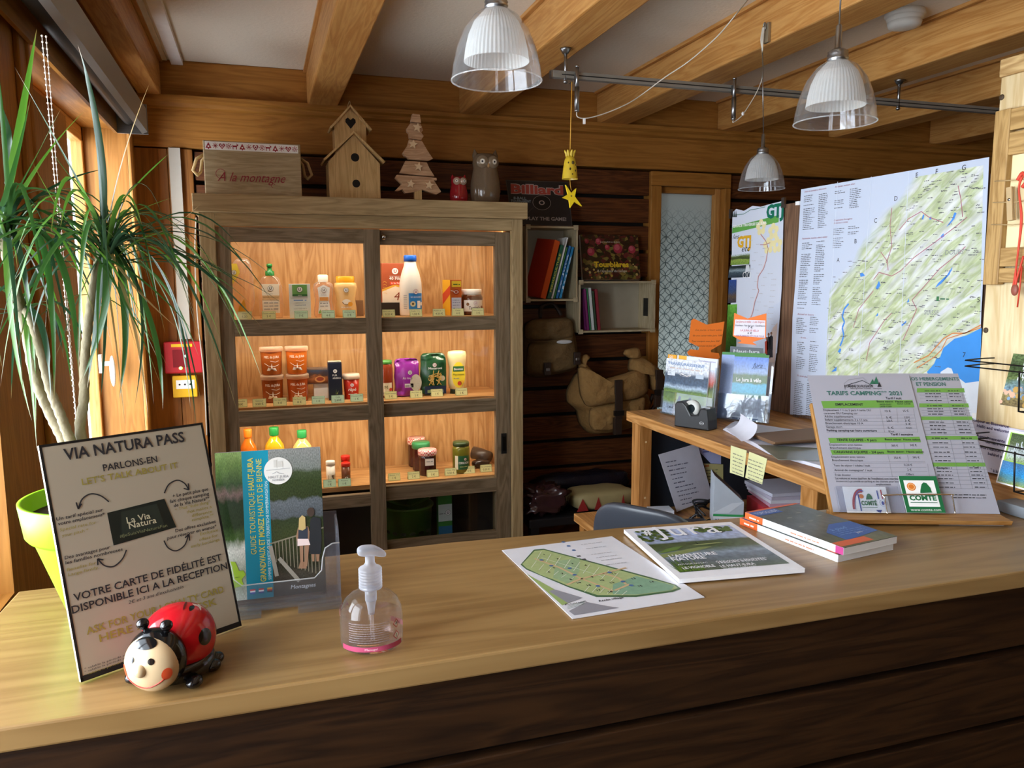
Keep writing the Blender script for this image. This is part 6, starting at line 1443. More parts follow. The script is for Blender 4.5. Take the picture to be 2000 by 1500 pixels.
ptext(m, PX, 'GTJ', (1499, 428), (1533, 420), 24, GJ, bold=.05, lift=l0+.0008)
pline(m, PX, [(1437, 420), (1455, 418), (1468, 410), (1480, 408), (1497, 404)], .002, GJ, l0)
for x in (1434, 1437, 1440): ppoly(m, PX, [(x-1.5, 424), (x+1.5, 424), (x, 410)], mat('#22302a'), l0)
for cx, cy in ((1489, 444), (1513, 452), (1520, 478), (1503, 480)):
    q = PX.uv(cx, cy)
    for k in range(5): a = k*2*pi/5+.4; m.disc(q[0]+.018*cos(a), q[1]+.018*sin(a), .012, YL, l0+.0002+.00002*k, n=10)
ptext(m, PX, 'les', (1433, 470), (1446, 463), 9, INK, shear=.4, lift=l0); ptext(m, PX, 'GTJ', (1442, 486), (1469, 478), 20, mat('#d9a72a', .4), bold=.05, lift=l0+.0003); ptext(m, PX, 'etc', (1451, 494), (1468, 488), 12, INK, shear=.4, lift=l0+.0006)
m.M = PX.M.inverted() @ PX.M
def pphoto(fr, pts, name, stops, lift, sc=(3, 3), warp=.15):
    q = [fr.uv(*p) for p in pts]; m.quad(*[(a, b, lift) for a, b in q], photo(name, stops, sc, warp, .5, .35, 16))
pphoto(PX, [(1429, 518), (1466, 516), (1467, 494), (1431, 498)], 'walkers', [(0, '#6a8a3a'), (.45, '#8aa04a'), (.55, '#39452a'), (.8, '#5a6a3a'), (.9, '#a9b8b0'), (1, '#b9c6cc')], l0+.0004)
pphoto(PX, [(1424, 543), (1466, 541), (1468, 517), (1428, 520)], 'forest_ride', [(0, '#26303a'), (.4, '#3f4f58'), (.6, '#7f9096'), (.8, '#2a3636'), (1, '#1a2424')], l0+.0006)
for cx in (1457, 1466): q = PX.uv(cx, 537); m.ring(q[0], q[1], .011, .002, WHITE, l0+.001)
ppoly(m, PX, [(1458, 532), (1468, 530), (1466, 518), (1460, 518)], mat('#cfd3d6'), l0+.001)
pphoto(PX, [(1424, 592), (1440, 591), (1441, 546), (1426, 547)], 'church', [(0, '#3a3a44'), (.3, '#5a4a3a'), (.5, '#3a4a6a'), (1, '#2f4a8a')], l0+.0004)
pphoto(PX, [(1419, 690), (1440, 690), (1442, 594), (1424, 595)], 'green_trail', [(0, '#2a4a1e'), (.5, '#4a7a2a'), (.9, '#5a9a3a'), (1, '#6aaa44')], l0+.0004, (2, 3), .3)
route = [(1487, 457), (1497, 470), (1500, 478), (1502, 486), (1498, 510), (1493, 525), (1483, 540), (1481, 560), (1484, 568), (1476, 590), (1472, 610), (1468, 620)]
pline(m, PX, route, .0042, mat('#d9b7b0'), l0+.0002); pline(m, PX, [(x+1, y) for x, y in route], .0018, mat('#9a4a5a'), l0+.0005); pline(m, PX, [(1487, 478), (1497, 478), (1507, 474)], .002, mat('#b0606a'), l0+.0005)
for i in range(22): a = PX.uv(1466+((i*13) % 30), 470+i*8); m.scribble(a[0], a[0]+.022, a[1], .0028, LGREY, seed=i, lift=l0+.0004)
for i in range(12): a = PX.uv(1502+((i*7) % 8), 535+i*11); m.scribble(a[0], a[0]+.028, a[1], .003, LGREY, seed=40+i, lift=l0+.0004)
ppoly(m, PX, [(1478, 640), (1505, 600), (1526, 590), (1520, 690), (1480, 690)], mat('#c6cfdf', .5), l0+.0001); ppoly(m, PX, [(1495, 690), (1512, 640), (1521, 630), (1514, 735), (1500, 735)], mat('#cdbcb4', .5), l0+.0002)
for cx, cy, col in ((1500, 672, '#a83a2a'), (1504, 664, '#23242a'), (1509, 662, '#1d2026')):
    ppoly(m, PX, [(cx-3, cy+22), (cx-3.6, cy-4), (cx, cy-8), (cx+3.4, cy-4), (cx+3, cy+22)], mat(col, .5), l0+.0006); q = PX.uv(cx, cy-11); m.disc(q[0], q[1], .0058, mat('#7a5a48'), l0+.0008)
    ppoly(m, PX, [(cx-3, cy+36), (cx-2.6, cy+20), (cx+2.6, cy+20), (cx+3, cy+36)], mat('#2a2a33', .5), l0+.0007)
part('print', m, t)
m = MB()
for (x, y) in ((1429, 415), (1532, 393)):
    q = PX.uv(x, y); m.box(q[0]-.008, q[0]+.008, q[1]-.022, q[1]+.012, -.001, .007, STEEL)
part('clip', m, t, 'metal poster clips')
# big regional map
t = thing('regional_map', 'large folded regional map with blue lakes and text columns on the partition', 'map', mtx=PX.M)
edge = [(1545, 830), (1549, 700), (1551, 620), (1556, 560), (1562, 470), (1568, 370), (1936, 307), (1930, 440), (1921, 600), (1912, 830)]
MPW = mat('#c6d0e2', .5, var=.012)
m = MB(); wavy(m, PX, edge, MPW, 0, .0006, .006); part('sheet', m, t)
def relief():
    m, nt, b, N, L = _new('relief_map'); tc = N('ShaderNodeTexCoord'); mp = N('ShaderNodeMapping')
    mp.inputs['Rotation'].default_value = (0, 0, radians(-38)); mp.inputs['Scale'].default_value = (1, 1, 1); L(tc.outputs['Object'], mp.inputs['Vector'])
    m2 = N('ShaderNodeMapping'); m2.inputs['Scale'].default_value = (7, 30, 1); L(mp.outputs[0], m2.inputs['Vector'])
    nz = N('ShaderNodeTexNoise'); nz.inputs['Scale'].default_value = 1.; nz.inputs['Detail'].default_value = 7; nz.inputs['Distortion'].default_value = .8; L(m2.outputs[0], nz.inputs['Vector'])
    cr = N('ShaderNodeValToRGB'); e = cr.color_ramp.elements; e[0].position = .36; e[0].color = lin('#e0e3e4'); e[1].position = .47; e[1].color = lin('#d3dac4')
    x = e.new(.55); x.color = lin('#b7c593'); x = e.new(.60); x.color = lin('#cdd6b0'); x = e.new(.68); x.color = lin('#dfe3df')
    L(nz.outputs['Fac'], cr.inputs[0])
    bp = N('ShaderNodeTexNoise'); bp.inputs['Scale'].default_value = 2.2; bp.inputs['Detail'].default_value = 5; L(m2.outputs[0], bp.inputs['Vector'])
    mr = N('ShaderNodeMapRange'); mr.inputs[1].default_value = .35; mr.inputs[2].default_value = .65; mr.inputs[3].default_value = .78; mr.inputs[4].default_value = 1.08; L(bp.outputs['Fac'], mr.inputs[0])
    cb = N('ShaderNodeCombineColor'); [L(mr.outputs[0], cb.inputs[k]) for k in range(3)]
    mu = N('ShaderNodeMix'); mu.data_type = 'RGBA'; mu.blend_type = 'MULTIPLY'; mu.inputs[0].default_value = 1; L(cr.outputs[0], mu.inputs[6]); L(cb.outputs[0], mu.inputs[7])
    # plain paper beyond the upper left limit of the mapped country
    sp = N('ShaderNodeSeparateXYZ'); L(tc.outputs['Object'], sp.inputs[0])
    a = N('ShaderNodeMath'); a.operation = 'MULTIPLY_ADD'; a.inputs[1].default_value = -1.05; L(sp.outputs[0], a.inputs[0]); L(sp.outputs[1], a.inputs[2])
    nb = N('ShaderNodeTexNoise'); nb.inputs['Scale'].default_value = 9; L(tc.outputs['Object'], nb.inputs['Vector'])
    ab = N('ShaderNodeMath'); ab.operation = 'MULTIPLY_ADD'; ab.inputs[1].default_value = .16; L(nb.outputs['Fac'], ab.inputs[0]); L(a.outputs[0], ab.inputs[2])
    mk = N('ShaderNodeMapRange'); mk.inputs[1].default_value = LIM0; mk.inputs[2].default_value = LIM0+.05; L(ab.outputs[0], mk.inputs[0])
    mf = N('ShaderNodeMix'); mf.data_type = 'RGBA'; L(mk.outputs[0], mf.inputs[0]); L(mu.outputs[2], mf.inputs[6]); mf.inputs[7].default_value = lin('#c6d0e2'); L(mf.outputs[2], b.inputs['Base Color']); b.inputs['Roughness'].default_value = .5
    return m
qa = PX.uv(1640, 560); qb = PX.uv(1790, 380); LIM0 = (qa[1]-1.05*qa[0]+qb[1]-1.05*qb[0])/2+.08
m = MB(); l0 = .0069
ppoly(m, PX, [(1612, 820), (1622, 600), (1630, 480), (1640, 372), (1925, 323), (1919, 600), (1908, 830)], relief(), l0)
LK = mat('#3c93e4', .45); LK2 = mat('#4a8fe0', .45); c = crop(1530, 280, 2.7787)
ppoly(m, PX, [c(*p) for p in ((790, 1240), (830, 1195), (840, 1170), (862, 1160), (880, 1110), (940, 1060), (1010, 1040), (1088, 1000), (1078, 1245), (1075, 1500), (950, 1500))], LK, l0+.0003)
ppoly(m, PX, [c(*p) for p in ((865, 1240), (905, 1215), (925, 1222), (935, 1250), (1000, 1300), (1076, 1290), (1070, 1500), (860, 1500))], mat('#dfe6ee'), l0+.0005)
for pts in (((835, 785), (850, 760), (925, 690), (930, 668), (915, 710), (870, 760)), ((895, 455), (925, 415), (940, 375), (952, 378), (940, 410), (915, 440)), ((762, 412), (770, 385), (777, 390), (770, 415)), ((803, 400), (815, 398), (815, 412), (805, 415)), ((865, 505), (880, 488), (885, 505), (870, 515)), ((512, 785), (530, 745), (538, 770), (522, 795)), ((425, 705), (440, 702), (455, 718), (430, 725)), ((650, 985), (680, 960), (676, 975), (655, 992)), ((510, 940), (525, 918), (525, 935)), ((680, 865), (692, 840), (694, 860)), ((270, 1240), (300, 1210), (298, 1235)), ((305, 1130), (318, 1110), (325, 1118), (318, 1138))):
    ppoly(m, PX, [c(*p) for p in pts], LK2, l0+.0003)
pline(m, PX, [c(*p) for p in ((365, 870), (340, 900), (330, 940), (342, 970), (330, 1000), (338, 1040), (330, 1070), (318, 1100))], .006, LK2, l0+.0003)
RDm = mat('#b06a7a', .5); RDo = mat('#d98a4a', .5); GRl = mat('#8a8f8f', .5)
for pts in (((500, 740), (530, 700), (600, 720), (650, 690), (720, 620), (830, 540), (950, 450), (1010, 400)), ((660, 1070), (700, 980), (735, 900), (710, 850), (790, 760), (860, 680), (960, 600), (1000, 560)), ((460, 1180), (480, 1080), (560, 960), (600, 920)), ((540, 590), (575, 640), (580, 690)), ((880, 430), (800, 400), (760, 370), (690, 410), (640, 470)), ((960, 230), (975, 300), (985, 400)), ((390, 1000), (420, 900), (500, 800)), ((600, 350), (590, 450), (600, 560), (570, 650))): pline(m, PX, [c(*p) for p in pts], .0022, RDm, l0+.0004)
pline(m, PX, [c(*p) for p in ((720, 1190), (800, 1150), (880, 1060), (930, 1030), (1000, 1030), (1085, 985))], .003, RDo, l0+.0006); pline(m, PX, [c(*p) for p in ((735, 1220), (830, 1160), (870, 1120), (900, 1060), (1085, 1000))], .0024, RDo, l0+.0006)
rd = random.Random(9)
for i in range(420):
    x, y = rd.uniform(240, 1080), rd.uniform(150, 1240)
    if y < 1080-1.05*x-60: continue
    if x > 860 and y > 1050: continue
    a = PX.uv(*c(x, y)); m.scribble(a[0], a[0]+rd.uniform(.008, .022), a[1], .0026, mat('#5a5a60'), seed=i, lift=l0+.0005)
for s, x, y in (('A', 300, 645), ('B', 397, 543), ('C', 503, 432), ('D', 613, 313), ('E', 730, 187), ('F', 838, 168), ('G', 980, 148), ('5', 1063, 862), ('7', 985, 1160)): a = PX.uv(*c(x, y)); m.text(s, a[0], a[1], .013, INK, 'l', lift=l0+.0006)
a = PX.uv(*c(775, 928)); m.text('SUISSE', a[0], a[1], .012, GRl, 'l', lift=l0+.0006); a = PX.uv(*c(890, 605)); m.text('DOUBS', a[0], a[1], .012, GRl, lift=l0+.0006); a = PX.uv(*c(555, 1085)); m.text('JURA', a[0], a[1], .012, GRl, lift=l0+.0006); a = PX.uv(*c(842, 855)); m.rect(a[0], a[1], a[0]+.008, a[1]+.012, mat('#3a7a4a'), l0+.0006); m.scribble(a[0]+.012, a[0]+.04, a[1]+.004, .005, mat('#2f6a4a'), lift=l0+.0006)
PKT = mat('#a05a66', .5); DT_ = mat('#5c5f66', .5)
def column(x0, x1, y0, y1, sk, heads, tilt=-.165):
    y = y0; k = 0
    while y < y1:
        xs = x0+(y-y0)*sk
        if rd.random() < .9:
            a = PX.uv(*c(xs, y)); b = PX.uv(*c(xs+(x1-x0)*rd.uniform(.55, 1.), y+(x1-x0)*tilt))
            m.scribble(a[0], b[0], a[1], .0030, DT_, seed=k+int(x0), lift=l0+.0004)
        y += 10; k += 1
for x0, x1, y0, y1, sk in ((122, 185, 290, 480, -.04), (203, 258, 280, 470, -.04), (290, 350, 265, 375, -.04), (372, 440, 252, 370, -.04), (283, 345, 468, 575, -.04), (362, 430, 455, 505, -.04), (112, 168, 545, 900, -.08), (190, 245, 535, 885, -.08), (82, 140, 950, 1040, -.05), (155, 205, 945, 1035, -.05), (85, 135, 1080, 1230, -.05), (155, 205, 1075, 1240, -.05), (72, 125, 1290, 1490, -.05), (140, 200, 1285, 1490, -.05)): column(x0, x1, y0, y1, sk, 0)
for s, a, b in (('Sites et activités à découvrir', (125, 266), (245, 250)), ('Artisanat, métiers d’art', (290, 240), (400, 225)), ('Coopératives fromagères', (285, 425), (385, 410)), ('fruitières à comté', (285, 440), (360, 428)), ('Patrimoine, musées, sites à visiter', (112, 525), (250, 508)), ('Accueil et loisirs', (85, 937), (175, 928)), ('... de nuits ...', (95, 1062), (140, 1054)), ('En savoir plus', (85, 1272), (140, 1262))): ptext(m, PX, s, c(*a), c(*b), 3.2, PKT, lift=l0+.0005, shear=.2)
for x0, y0, x1, y1 in ((1640, 355, 1614, 800), (1706, 345, 1680, 740), (1779, 335, 1760, 735)): pline(m, PX, [(x0, y0), (x1, y1)], .0018, mat('#d6deea', .4), l0+.0007)
part('print', m, t)
m = MB()
for (x, y) in ((1564, 397), (1914, 812)): q = PX.uv(x, y); m.box(q[0]-.012, q[0]+.006, q[1]-.006, q[1]+.006, .001, .012, WHITE)
part('pin', m, t, 'white pins')
# pale pine panel nearer the camera, with peg frame, postcards and notice
XQ = 1.46
PALE_Z = wood('#dcc9a0', '#c6ab7c', 'z', 1.2, .5, stretch=9, contrast=.6)
yQ = at_x(1922, 600, XQ).y; zQ = at_x(1954, 152, XQ).z
t = thing('pine_panel', 'pale pine panel standing at the right end of the map', 'panel', (0, 0, 0))
m = MB().box(XQ, XQ+.03, .95, yQ, DT+.05, zQ, PALE_Z); part('board', m, t, bev=.002)
m = MB().box(XQ-.004, XQ+.034, .95, at_x(1954, 140, XQ).y, zQ, zQ+.035, wood('#cfae78', '#a07a48', 'y', 1.6, .5)); part('top_rail', m, t, bev=.003)
m = MB().box(XQ-.03, XQ+.045, .95, yQ-.02, D0, DT+.049, BEECH_Y); part('foot_block', m, t, bev=.002)
m = MB()
for px, py in ((1957, 190), (1926, 645)): p = at_x(px, py, XQ); m.blob((XQ-.001, p.y, p.z), (.002, .006, .006), mat('#4a3a28'), 10, 6)
part('screw', m, t, 'dark screw heads')
FW_Y = wood('#b7935c', '#8f6c3b', 'y', 1.6, .5); FW_Z = wood('#b7935c', '#8f6c3b', 'z', 1.6, .5)
XF = 1.44; t = thing('peg_frame', 'stained wooden frame with strings and pegs hanging on the pine panel', 'frame', (0, 0, 0))
zt = at_x(1938, 219, XF).z; zb = at_x(1921, 556, XF).z; ye = at_x(1930, 400, XF).y; sw = ye-at_x(1960, 400, XF).y
m = MB().box(XF-.0, XF+.018, ye-sw, ye, zb, zt, FW_Z); part('stile', m, t, bev=.002)
m = MB().box(XF-.0, XF+.018, .95, .985, zb, zt, FW_Z); part('stile', m, t, bev=.002)
zr = lambda py: at_x(1985, py, XF).z
for a, b in ((210, 252), (256, 300), (483, 520), (523, 552)): m = MB().box(XF+.001, XF+.016, .985, ye-sw, zr(b), zr(a), FW_Y); part('rail', m, t, bev=.0015)
m = MB().box(XF+.014, XF+.019, .985, ye-sw, zr(483), zr(300), mat('#e3d3a4', .7)); part('backing', m, t, 'pale cloth backing')
m = MB()
zs_ = [at_x(1975, y, XF).z for y in (350, 392, 436)]
for z in zs_: m.tube([(XF-.004, ye-sw*.4, z), (XF-.006, 1.2, z-.004), (XF-.004, .97, z)], .0012, ROPE, 6)
part('string', m, t)
p = at_x(1974, 398, XF-.008)
m = MB(); w_ = mat('#b59a70', .6)
m.M = Matrix.Translation(p) @ Matrix.Rotation(-.12, 4, 'X'); m.box(-.004, .0, -.006, .006, -.033, .033, w_).box(.002, .006, -.006, .006, -.033, .033, w_).tube([(-.005, 0, .008), (.007, 0, .008)], .003, STEEL, 8)
solo('clothes_peg', m, 'wooden clothes peg gripping a string of the frame', 'peg')
m = MB(); RS = mat('#c8402a', .6)
for off in (0, .012):
    pth = [at_x(x, y, XF-.009) for x, y in ((1995+off*200, 345), (1990, 370), (1994+off*150, 430), (1985, 520), (1979+off*400, 560), (1986, 545), (1999, 500))]; m.tube(smoothpath(pth, 6), .0020, RS, 6)
pth = [at_x(x, y, XF-.009) for x, y in ((1988, 352), (1998, 338), (2006, 352), (1997, 366))]; m.tube(smoothpath(pth, 5), .004, RS, 6)
pth = [at_x(x, y, XF-.009) for x, y in ((1996, 520), (1992, 560), (1987, 600))]; m.tube(pth, .0016, RS, 6)
p = at_x(1982, 566, XF-.009); m.blob(p, (.004, .008, .012), mat('#8a4a3a', .5), 10, 8)
solo('cord_bracelet', m, 'red braided cord bracelet hanging from the strings', 'bracelet')
WIRE = mat('#24211f', .4, metal=.6)
def rack(y0, zref, pics, lab, name, card_label, cpx):
    t = thing('postcard_rack', lab, 'rack', (0, 0, 0)); xf = XQ-.075
    a = at_x(*pics['tl'], xf); b = at_x(*pics['bl'], xf)
    m = MB()
    zt_, zb_ = at_x(*pics['hook'], XQ-.04).z, b.z
    yh = at_x(*pics['hook'], XQ-.02).y
    for dz in (0, .012): m.tube([(XQ-.012, yh+.012, zt_+dz), (XQ-.05, yh+.012, zt_+dz), (xf-.016, yh+.010, zt_+dz-.002), (xf-.018, yh-.30, zt_+dz)], .0016, WIRE, 6)
    m.tube([(xf-.008, a.y-.03, zt_), (xf-.008, a.y-.035, zb_-.006), (XQ-.036, a.y-.035, zb_-.008)], .0018, WIRE, 6)
    m.tube([(xf-.008, a.y-.035, zb_-.006), (xf-.008, .95, zb_-.006)], .0018, WIRE, 6)
    part('wire_frame', m, t)
    f = Frame(at_x(*pics['bl'], xf), Vector((.0, -1, 0)), at_x(*pics['tl'], XQ-.05)-at_x(*pics['bl'], xf))
    hh = (at_x(*pics['tl'], XQ-.05)-at_x(*pics['bl'], xf)).length
    t2 = thing('postcard', card_label, 'postcard', mtx=f.M)
    m = MB().box(0, .15, 0, hh, -.002, 0, WHITE); part('card', m, t2)
    return t2, f, hh
t2, f, hh = rack(0, 0, dict(tl=(1972, 690), bl=(1953, 790), hook=(1945, 714)), 'upper black wire postcard rack on the pine panel', 'x', 'waterfall postcard with rocks in the upper wire rack', None)
m = MB(); m.quad((0, 0, .0004), (.15, 0, .0004), (.15, hh, .0004), (0, hh, .0004), photo('cascade', [(0, '#6a5a3a'), (.2, '#8a7a4a'), (.35, '#6f8a9a'), (.5, '#5a6a3a'), (.75, '#3f5030'), (1, '#56663e')], (4, 5), .15, .6, .25, 22))
rd = random.Random(2)
for i in range(46): u, v = rd.uniform(.02, .10), hh*rd.uniform(.42, .92); m.rect(u, v, u+.002, v+hh*rd.uniform(.05, .16), mat(rd.choice(['#d6dce2', '#b9c4cc', '#eef1f4'])), .0007+.00001*i)
for i in range(26): u, v = rd.uniform(.0, .12), hh*rd.uniform(.05, .35); m.disc(u, v, rd.uniform(.003, .007), mat(rd.choice(['#cfa58a', '#c9ccd0', '#7a96b0', '#b8904a'])), .0007+.00001*i, n=6)
part('picture', m, t2)
t2, f, hh = rack(0, 0, dict(tl=(1964, 838), bl=(1945, 942), hook=(1935, 862)), 'lower black wire postcard rack by the welcome notice', 'x', 'lake and waterfall postcard with a green border in the lower wire rack', None)
m = MB(); m.rect(.004, .004, .15, hh-.004, mat('#8fb84a', .3), .0003); m.quad((.008, hh*.45, .0006), (.15, hh*.45, .0006), (.15, hh*.95, .0006), (.008, hh*.95, .0006), photo('falls', [(0, '#8aa06a'), (.3, '#b9c4c6'), (.6, '#5f6a4a'), (1, '#33452a')], (4, 4), .2, .6, .25)); m.quad((.003, .003, .0006), (.15, .003, .0006), (.15, hh*.43, .0006), (.003, hh*.43, .0006), photo('bluelake', [(0, '#8a9a4a'), (.3, '#4a8a9a'), (.5, '#2f8ac4'), (1, '#3f6a9a')], (4, 3), .3, .4, .25))
for i in range(40): u, v = rd.uniform(.02, .10), hh*rd.uniform(.5, .75); m.rect(u, v, u+.0018, v+hh*.08, mat(rd.choice(['#d6dce2', '#c4ccd2'])), .0009+.00001*i)
part('picture', m, t2)
XN = XQ-.004; NFP = at_x(1908, 925, XN); NFP.z = max(NFP.z, DT+.052); NF = Frame(NFP, (0, -1, 0), (0, 0, 1))
t = thing('welcome_notice', 'white paper notice welcoming visitors, pinned low on the pine panel', 'notice', mtx=NF.M)
q = NF.uv(1905, 822); m = MB().box(q[0]-.01, .33, .0, q[1], 0, .0006, mat('#c9c4d2', .5)); part('sheet', m, t)
m = MB(); c = crop(1880, 640, 3.95)
for s, a, b in (('Bonjour et Bienvenue', (70, 748), (362, 744)), ('Hello and welcome', (110, 792), (365, 786)), ('Renseignements', (110, 868), (330, 862)), ('derrière vous', (178, 908), (345, 902)), ('Information at', (120, 952), (345, 944)), ('behind you', (196, 1000), (340, 992))): ptext(m, NF, s, c(*a), c(*b), 5.5, mat('#3a2f52'), bold=.03, lift=.001)
part('print', m, t)
m = MB(); ptext(m, NF, '* à bientôt', c(215, 1128), c(345, 1118), 5.5, mat('#3a2f52'), bold=.03, lift=.001); part('footer_print', m, t)
m = MB(); p = at_z(1985, 1000, C0); m.box(p.x-.03, p.x+.02, p.y-.12, p.y+.02, C0, C0+.022, mat('#7a8086', .5)); solo('grey_strip', m, 'grey plastic strip lying at the right end of the counter', 'strip'); bevel(bpy.context.scene.objects['grey_strip'], .002)

# ---- things on the raised shelf
def dl(px, py): return at_z(px, py, D0+.004)
ACR2 = glass('#eef2f6', 1.2, .04, hazecol='#dfe6f2', name='acrylic')
# tall clear stand with cycling brochure
BL, BR = dl(1293, 806), dl(1376, 822); fr, w, h = lean(BL, BR, 1302, 702)
t = thing('leaflet_stand', 'clear stand holding a cycling leaflet beside the tape dispenser', 'leaflet stand', mtx=fr.M)
m = MB().box(-.004, w+.03, -.0, h*1.0, -.016, -.013, ACR2).box(-.004, w+.03, 0, h*.42, .004, .006, ACR2).box(w+.027, w+.03, 0, h*.95, -.013, .004, ACR2).box(-.004, -.001, 0, h*.42, -.013, .004, ACR2).box(-.004, w+.03, 0, .003, -.013, .004, ACR2); part('acrylic_pocket', m, t)
m = MB().box(.0, w, .004, h*1.03, -.004, 0, PAPER)
m.quad((0, .004, .0004), (w, .004, .0004), (w, h*1.03, .0004), (0, h*1.03, .0004), photo('cycling', [(0, '#cdd3de'), (.16, '#bcc6cf'), (.24, '#9ab04a'), (.34, '#7f9a3a'), (.44, '#4a6a2a'), (.5, '#9fb4c8'), (.56, '#39506a'), (.72, '#33455a'), (.78, '#d3d9e2'), (1, '#d9dde6')], (4, 5), .05, .35, .3, 22))
m.text('TRANSJURASSIENNE', w*.05, h*.92, h*.05, mat('#7a94b8'), 'l', w*.85, bold=.02, lift=.001); m.scribble(w*.1, w*.85, h*.85, .006, mat('#c9b9b0'), lift=.001)
m.rect(w*.06, h*.72, w*.24, h*.79, mat('#dbe2ea'), .001); m.rect(w*.72, h*.72, w*.9, h*.79, mat('#b9c6d2'), .001); m.text('GTJ', w*.08, h*.735, h*.035, mat('#3a5a7a'), lift=.0014); m.ring(w*.48, h*.755, w*.13, .0024, WHITE, .001, ry=h*.03); m.line([(w*.38, h*.77), (w*.52, h*.74), (w*.6, h*.77)], .0024, WHITE, .0012)
for x in (.38, .62):
    for dx in (-.05, .05): m.ring(w*(x+dx), h*.24, w*.045, .0018, BLACK, .0012)
    m.poly([(w*(x-.04), h*.26), (w*(x+.04), h*.27), (w*(x+.05), h*.36), (w*x, h*.37)], mat('#2a3a55'), .0011)
m.text('CŒUR', w*.12, h*.115, h*.035, INK, bold=.03, lift=.001); m.text('DU JURA', w*.42, h*.115, h*.035, INK, bold=.03, lift=.001)
part('front_leaflet', m, t)
m = MB().box(w*.22, w*1.14, .01, h*1.10, -.011, -.006, PAPER); m.rect(w*.22, .01, w*1.14, h*1.10, mat('#dfe3ea'), -.0056); m.rect(w*.26, h*1.0, w*.45, h*1.1, mat('#e8b03a'), -.0053); m.text('TransJurassienne', w*.72, h*1.03, h*.03, mat('#6a5a9a'), 'l', w*.38, lift=-.0053); m.quad((w*.95, .1*h, -.0052), (w*1.14, .1*h, -.0052), (w*1.14, h*.9, -.0052), (w*.95, h*.9, -.0052), photo('back_leaflet', [(0, '#c9cdd6'), (.4, '#7a8a4a'), (.6, '#3a4a2a'), (.75, '#b04a3a'), (1, '#c9d2e0')], (3, 3), .2)); part('rear_leaflet', m, t)
m = MB().box(w*.02, w*.22, h*1.02, h*1.10, -.005, -.001, mat('#e8a52a')); m.text('GO', w*.06, h*1.035, h*.045, WHITE, lift=0); part('corner_tab', m, t, 'orange-yellow corner tab')
# orange cat-shaped price cards
ORG = mat('#f07a22', .55, var=.02)
def catcard(px, fr, base, lab, label_white):
    t = thing('orange_price_card', lab, 'price card', mtx=fr.M)
    m = MB().prism([fr.uv(*p) for p in px], -.0012, 0, ORG, 'xy'); part('card', m, t)
    return t
frc = Frame(dl(1345, 800)+Vector((.0, .03, .0)), BR-BL, (0, 0, 1)); frc = Frame(frc.P0+Vector((0, .055, 0)), (1, -.35, 0), (0, 0, 1))
px = [(1355, 622), (1380, 634), (1415, 628), (1409, 672), (1388, 684), (1389, 688), (1404, 690), (1406, 698), (1400, 706), (1375, 700), (1345, 694), (1342, 688), (1348, 682), (1364, 684), (1366, 678), (1345, 668), (1350, 626)]
t = catcard(px, frc, 0, 'orange cat-shaped card with handwritten prices behind the cycling leaflets', False)
m = MB(); BRN = mat('#7a4a22')
for i, (a, b) in enumerate((((1358, 646), (1410, 645)), ((1353, 657), (1411, 659)), ((1351, 668), (1406, 672)), ((1352, 677), (1398, 682)))):
    q0, q1 = frc.uv(*a), frc.uv(*b); m.text(('Le jura, c’est vélo', 'Et une carte vélo jura 10€', 'Tout compris avec Jura 20€', 'autre traversées du Jura 15€')[i], q0[0], q0[1], .006, BRN, 'l', q1[0]-q0[0], shear=.35, lift=.0006)
part('handwriting', m, t)
q = frc.uv(1395, 706); m = MB(); m.tube([(q[0]-.012, q[1]-.02, .002), (q[0], q[1]-.005, .004), (q[0]+.012, q[1]-.02, .002)], .0016, mat('#5f8a2a', .3), 6).box(q[0]-.01, q[0]+.01, q[1]-.03, q[1]-.018, -.004, .004, mat('#8fb04a', .4)); part('clip', m, t, 'green clip')
q = frc.uv(1375, 700); m = MB().box(q[0]-.004, q[0]+.004, 0, q[1]-.001, -.003, -.0014, glass(haze=.3)); m.box(q[0]-.03, q[0]+.03, 0, .003, -.03, .02, glass(haze=.3)); part('clear_foot', m, t)
# brochure holder 2
BL, BR = dl(1399, 818), dl(1492, 826); fr, w, h = lean(BL, BR, 1410, 692)
t = thing('brochure_stand', 'clear stand with a blue cycling brochure below the second orange card', 'brochure stand', mtx=fr.M)
m = MB().box(-.002, w+.012, 0, h*.40, .010, .0125, ACR2).box(-.002, w+.012, 0, h*.92, -.022, -.020, ACR2).box(w+.010, w+.012, 0, h*.44, -.020, .010, ACR2).box(-.002, 0, 0, h*.44, -.020, .010, ACR2).box(-.002, w+.012, 0, .003, -.02, .01, ACR2); part('acrylic_pocket', m, t)
m = MB().box(0, w*.92, .004, h*1.04, -.006, -.003, mat('#6f8ac0', .3)); m.quad((0, .004, -.0026), (w*.92, .004, -.0026), (w*.92, h*1.04, -.0026), (0, h*1.04, -.0026), photo('sky_leaflet', [(0, '#8a9ab8'), (.5, '#9fb4dc'), (1, '#7f9ad6')], (2, 3), .2, .1)); m.rect(0, h*1.0, w*.92, h*1.04, mat('#4a8a4a'), -.0022); part('rear_brochure', m, t)
m = MB().box(w*.28, w*.995, .004, h*1.015, -.001, .003, PAPER); m.quad((w*.28, .004, .0034), (w*.995, .004, .0034), (w*.995, h*1.015, .0034), (w*.28, h*1.015, .0034), photo('velo', [(0, '#c9cfd8'), (.07, '#8a8690'), (.2, '#7f7a80'), (.33, '#8a8890'), (.36, '#5a7a4a'), (.42, '#3fa0c0'), (.54, '#4aa6c8'), (.57, '#4a6a3a'), (.68, '#56704a'), (.72, '#8fa6cc'), (.9, '#5f86d6'), (1, '#4a72cc')], (3, 5), .04, .2, .25, 20))
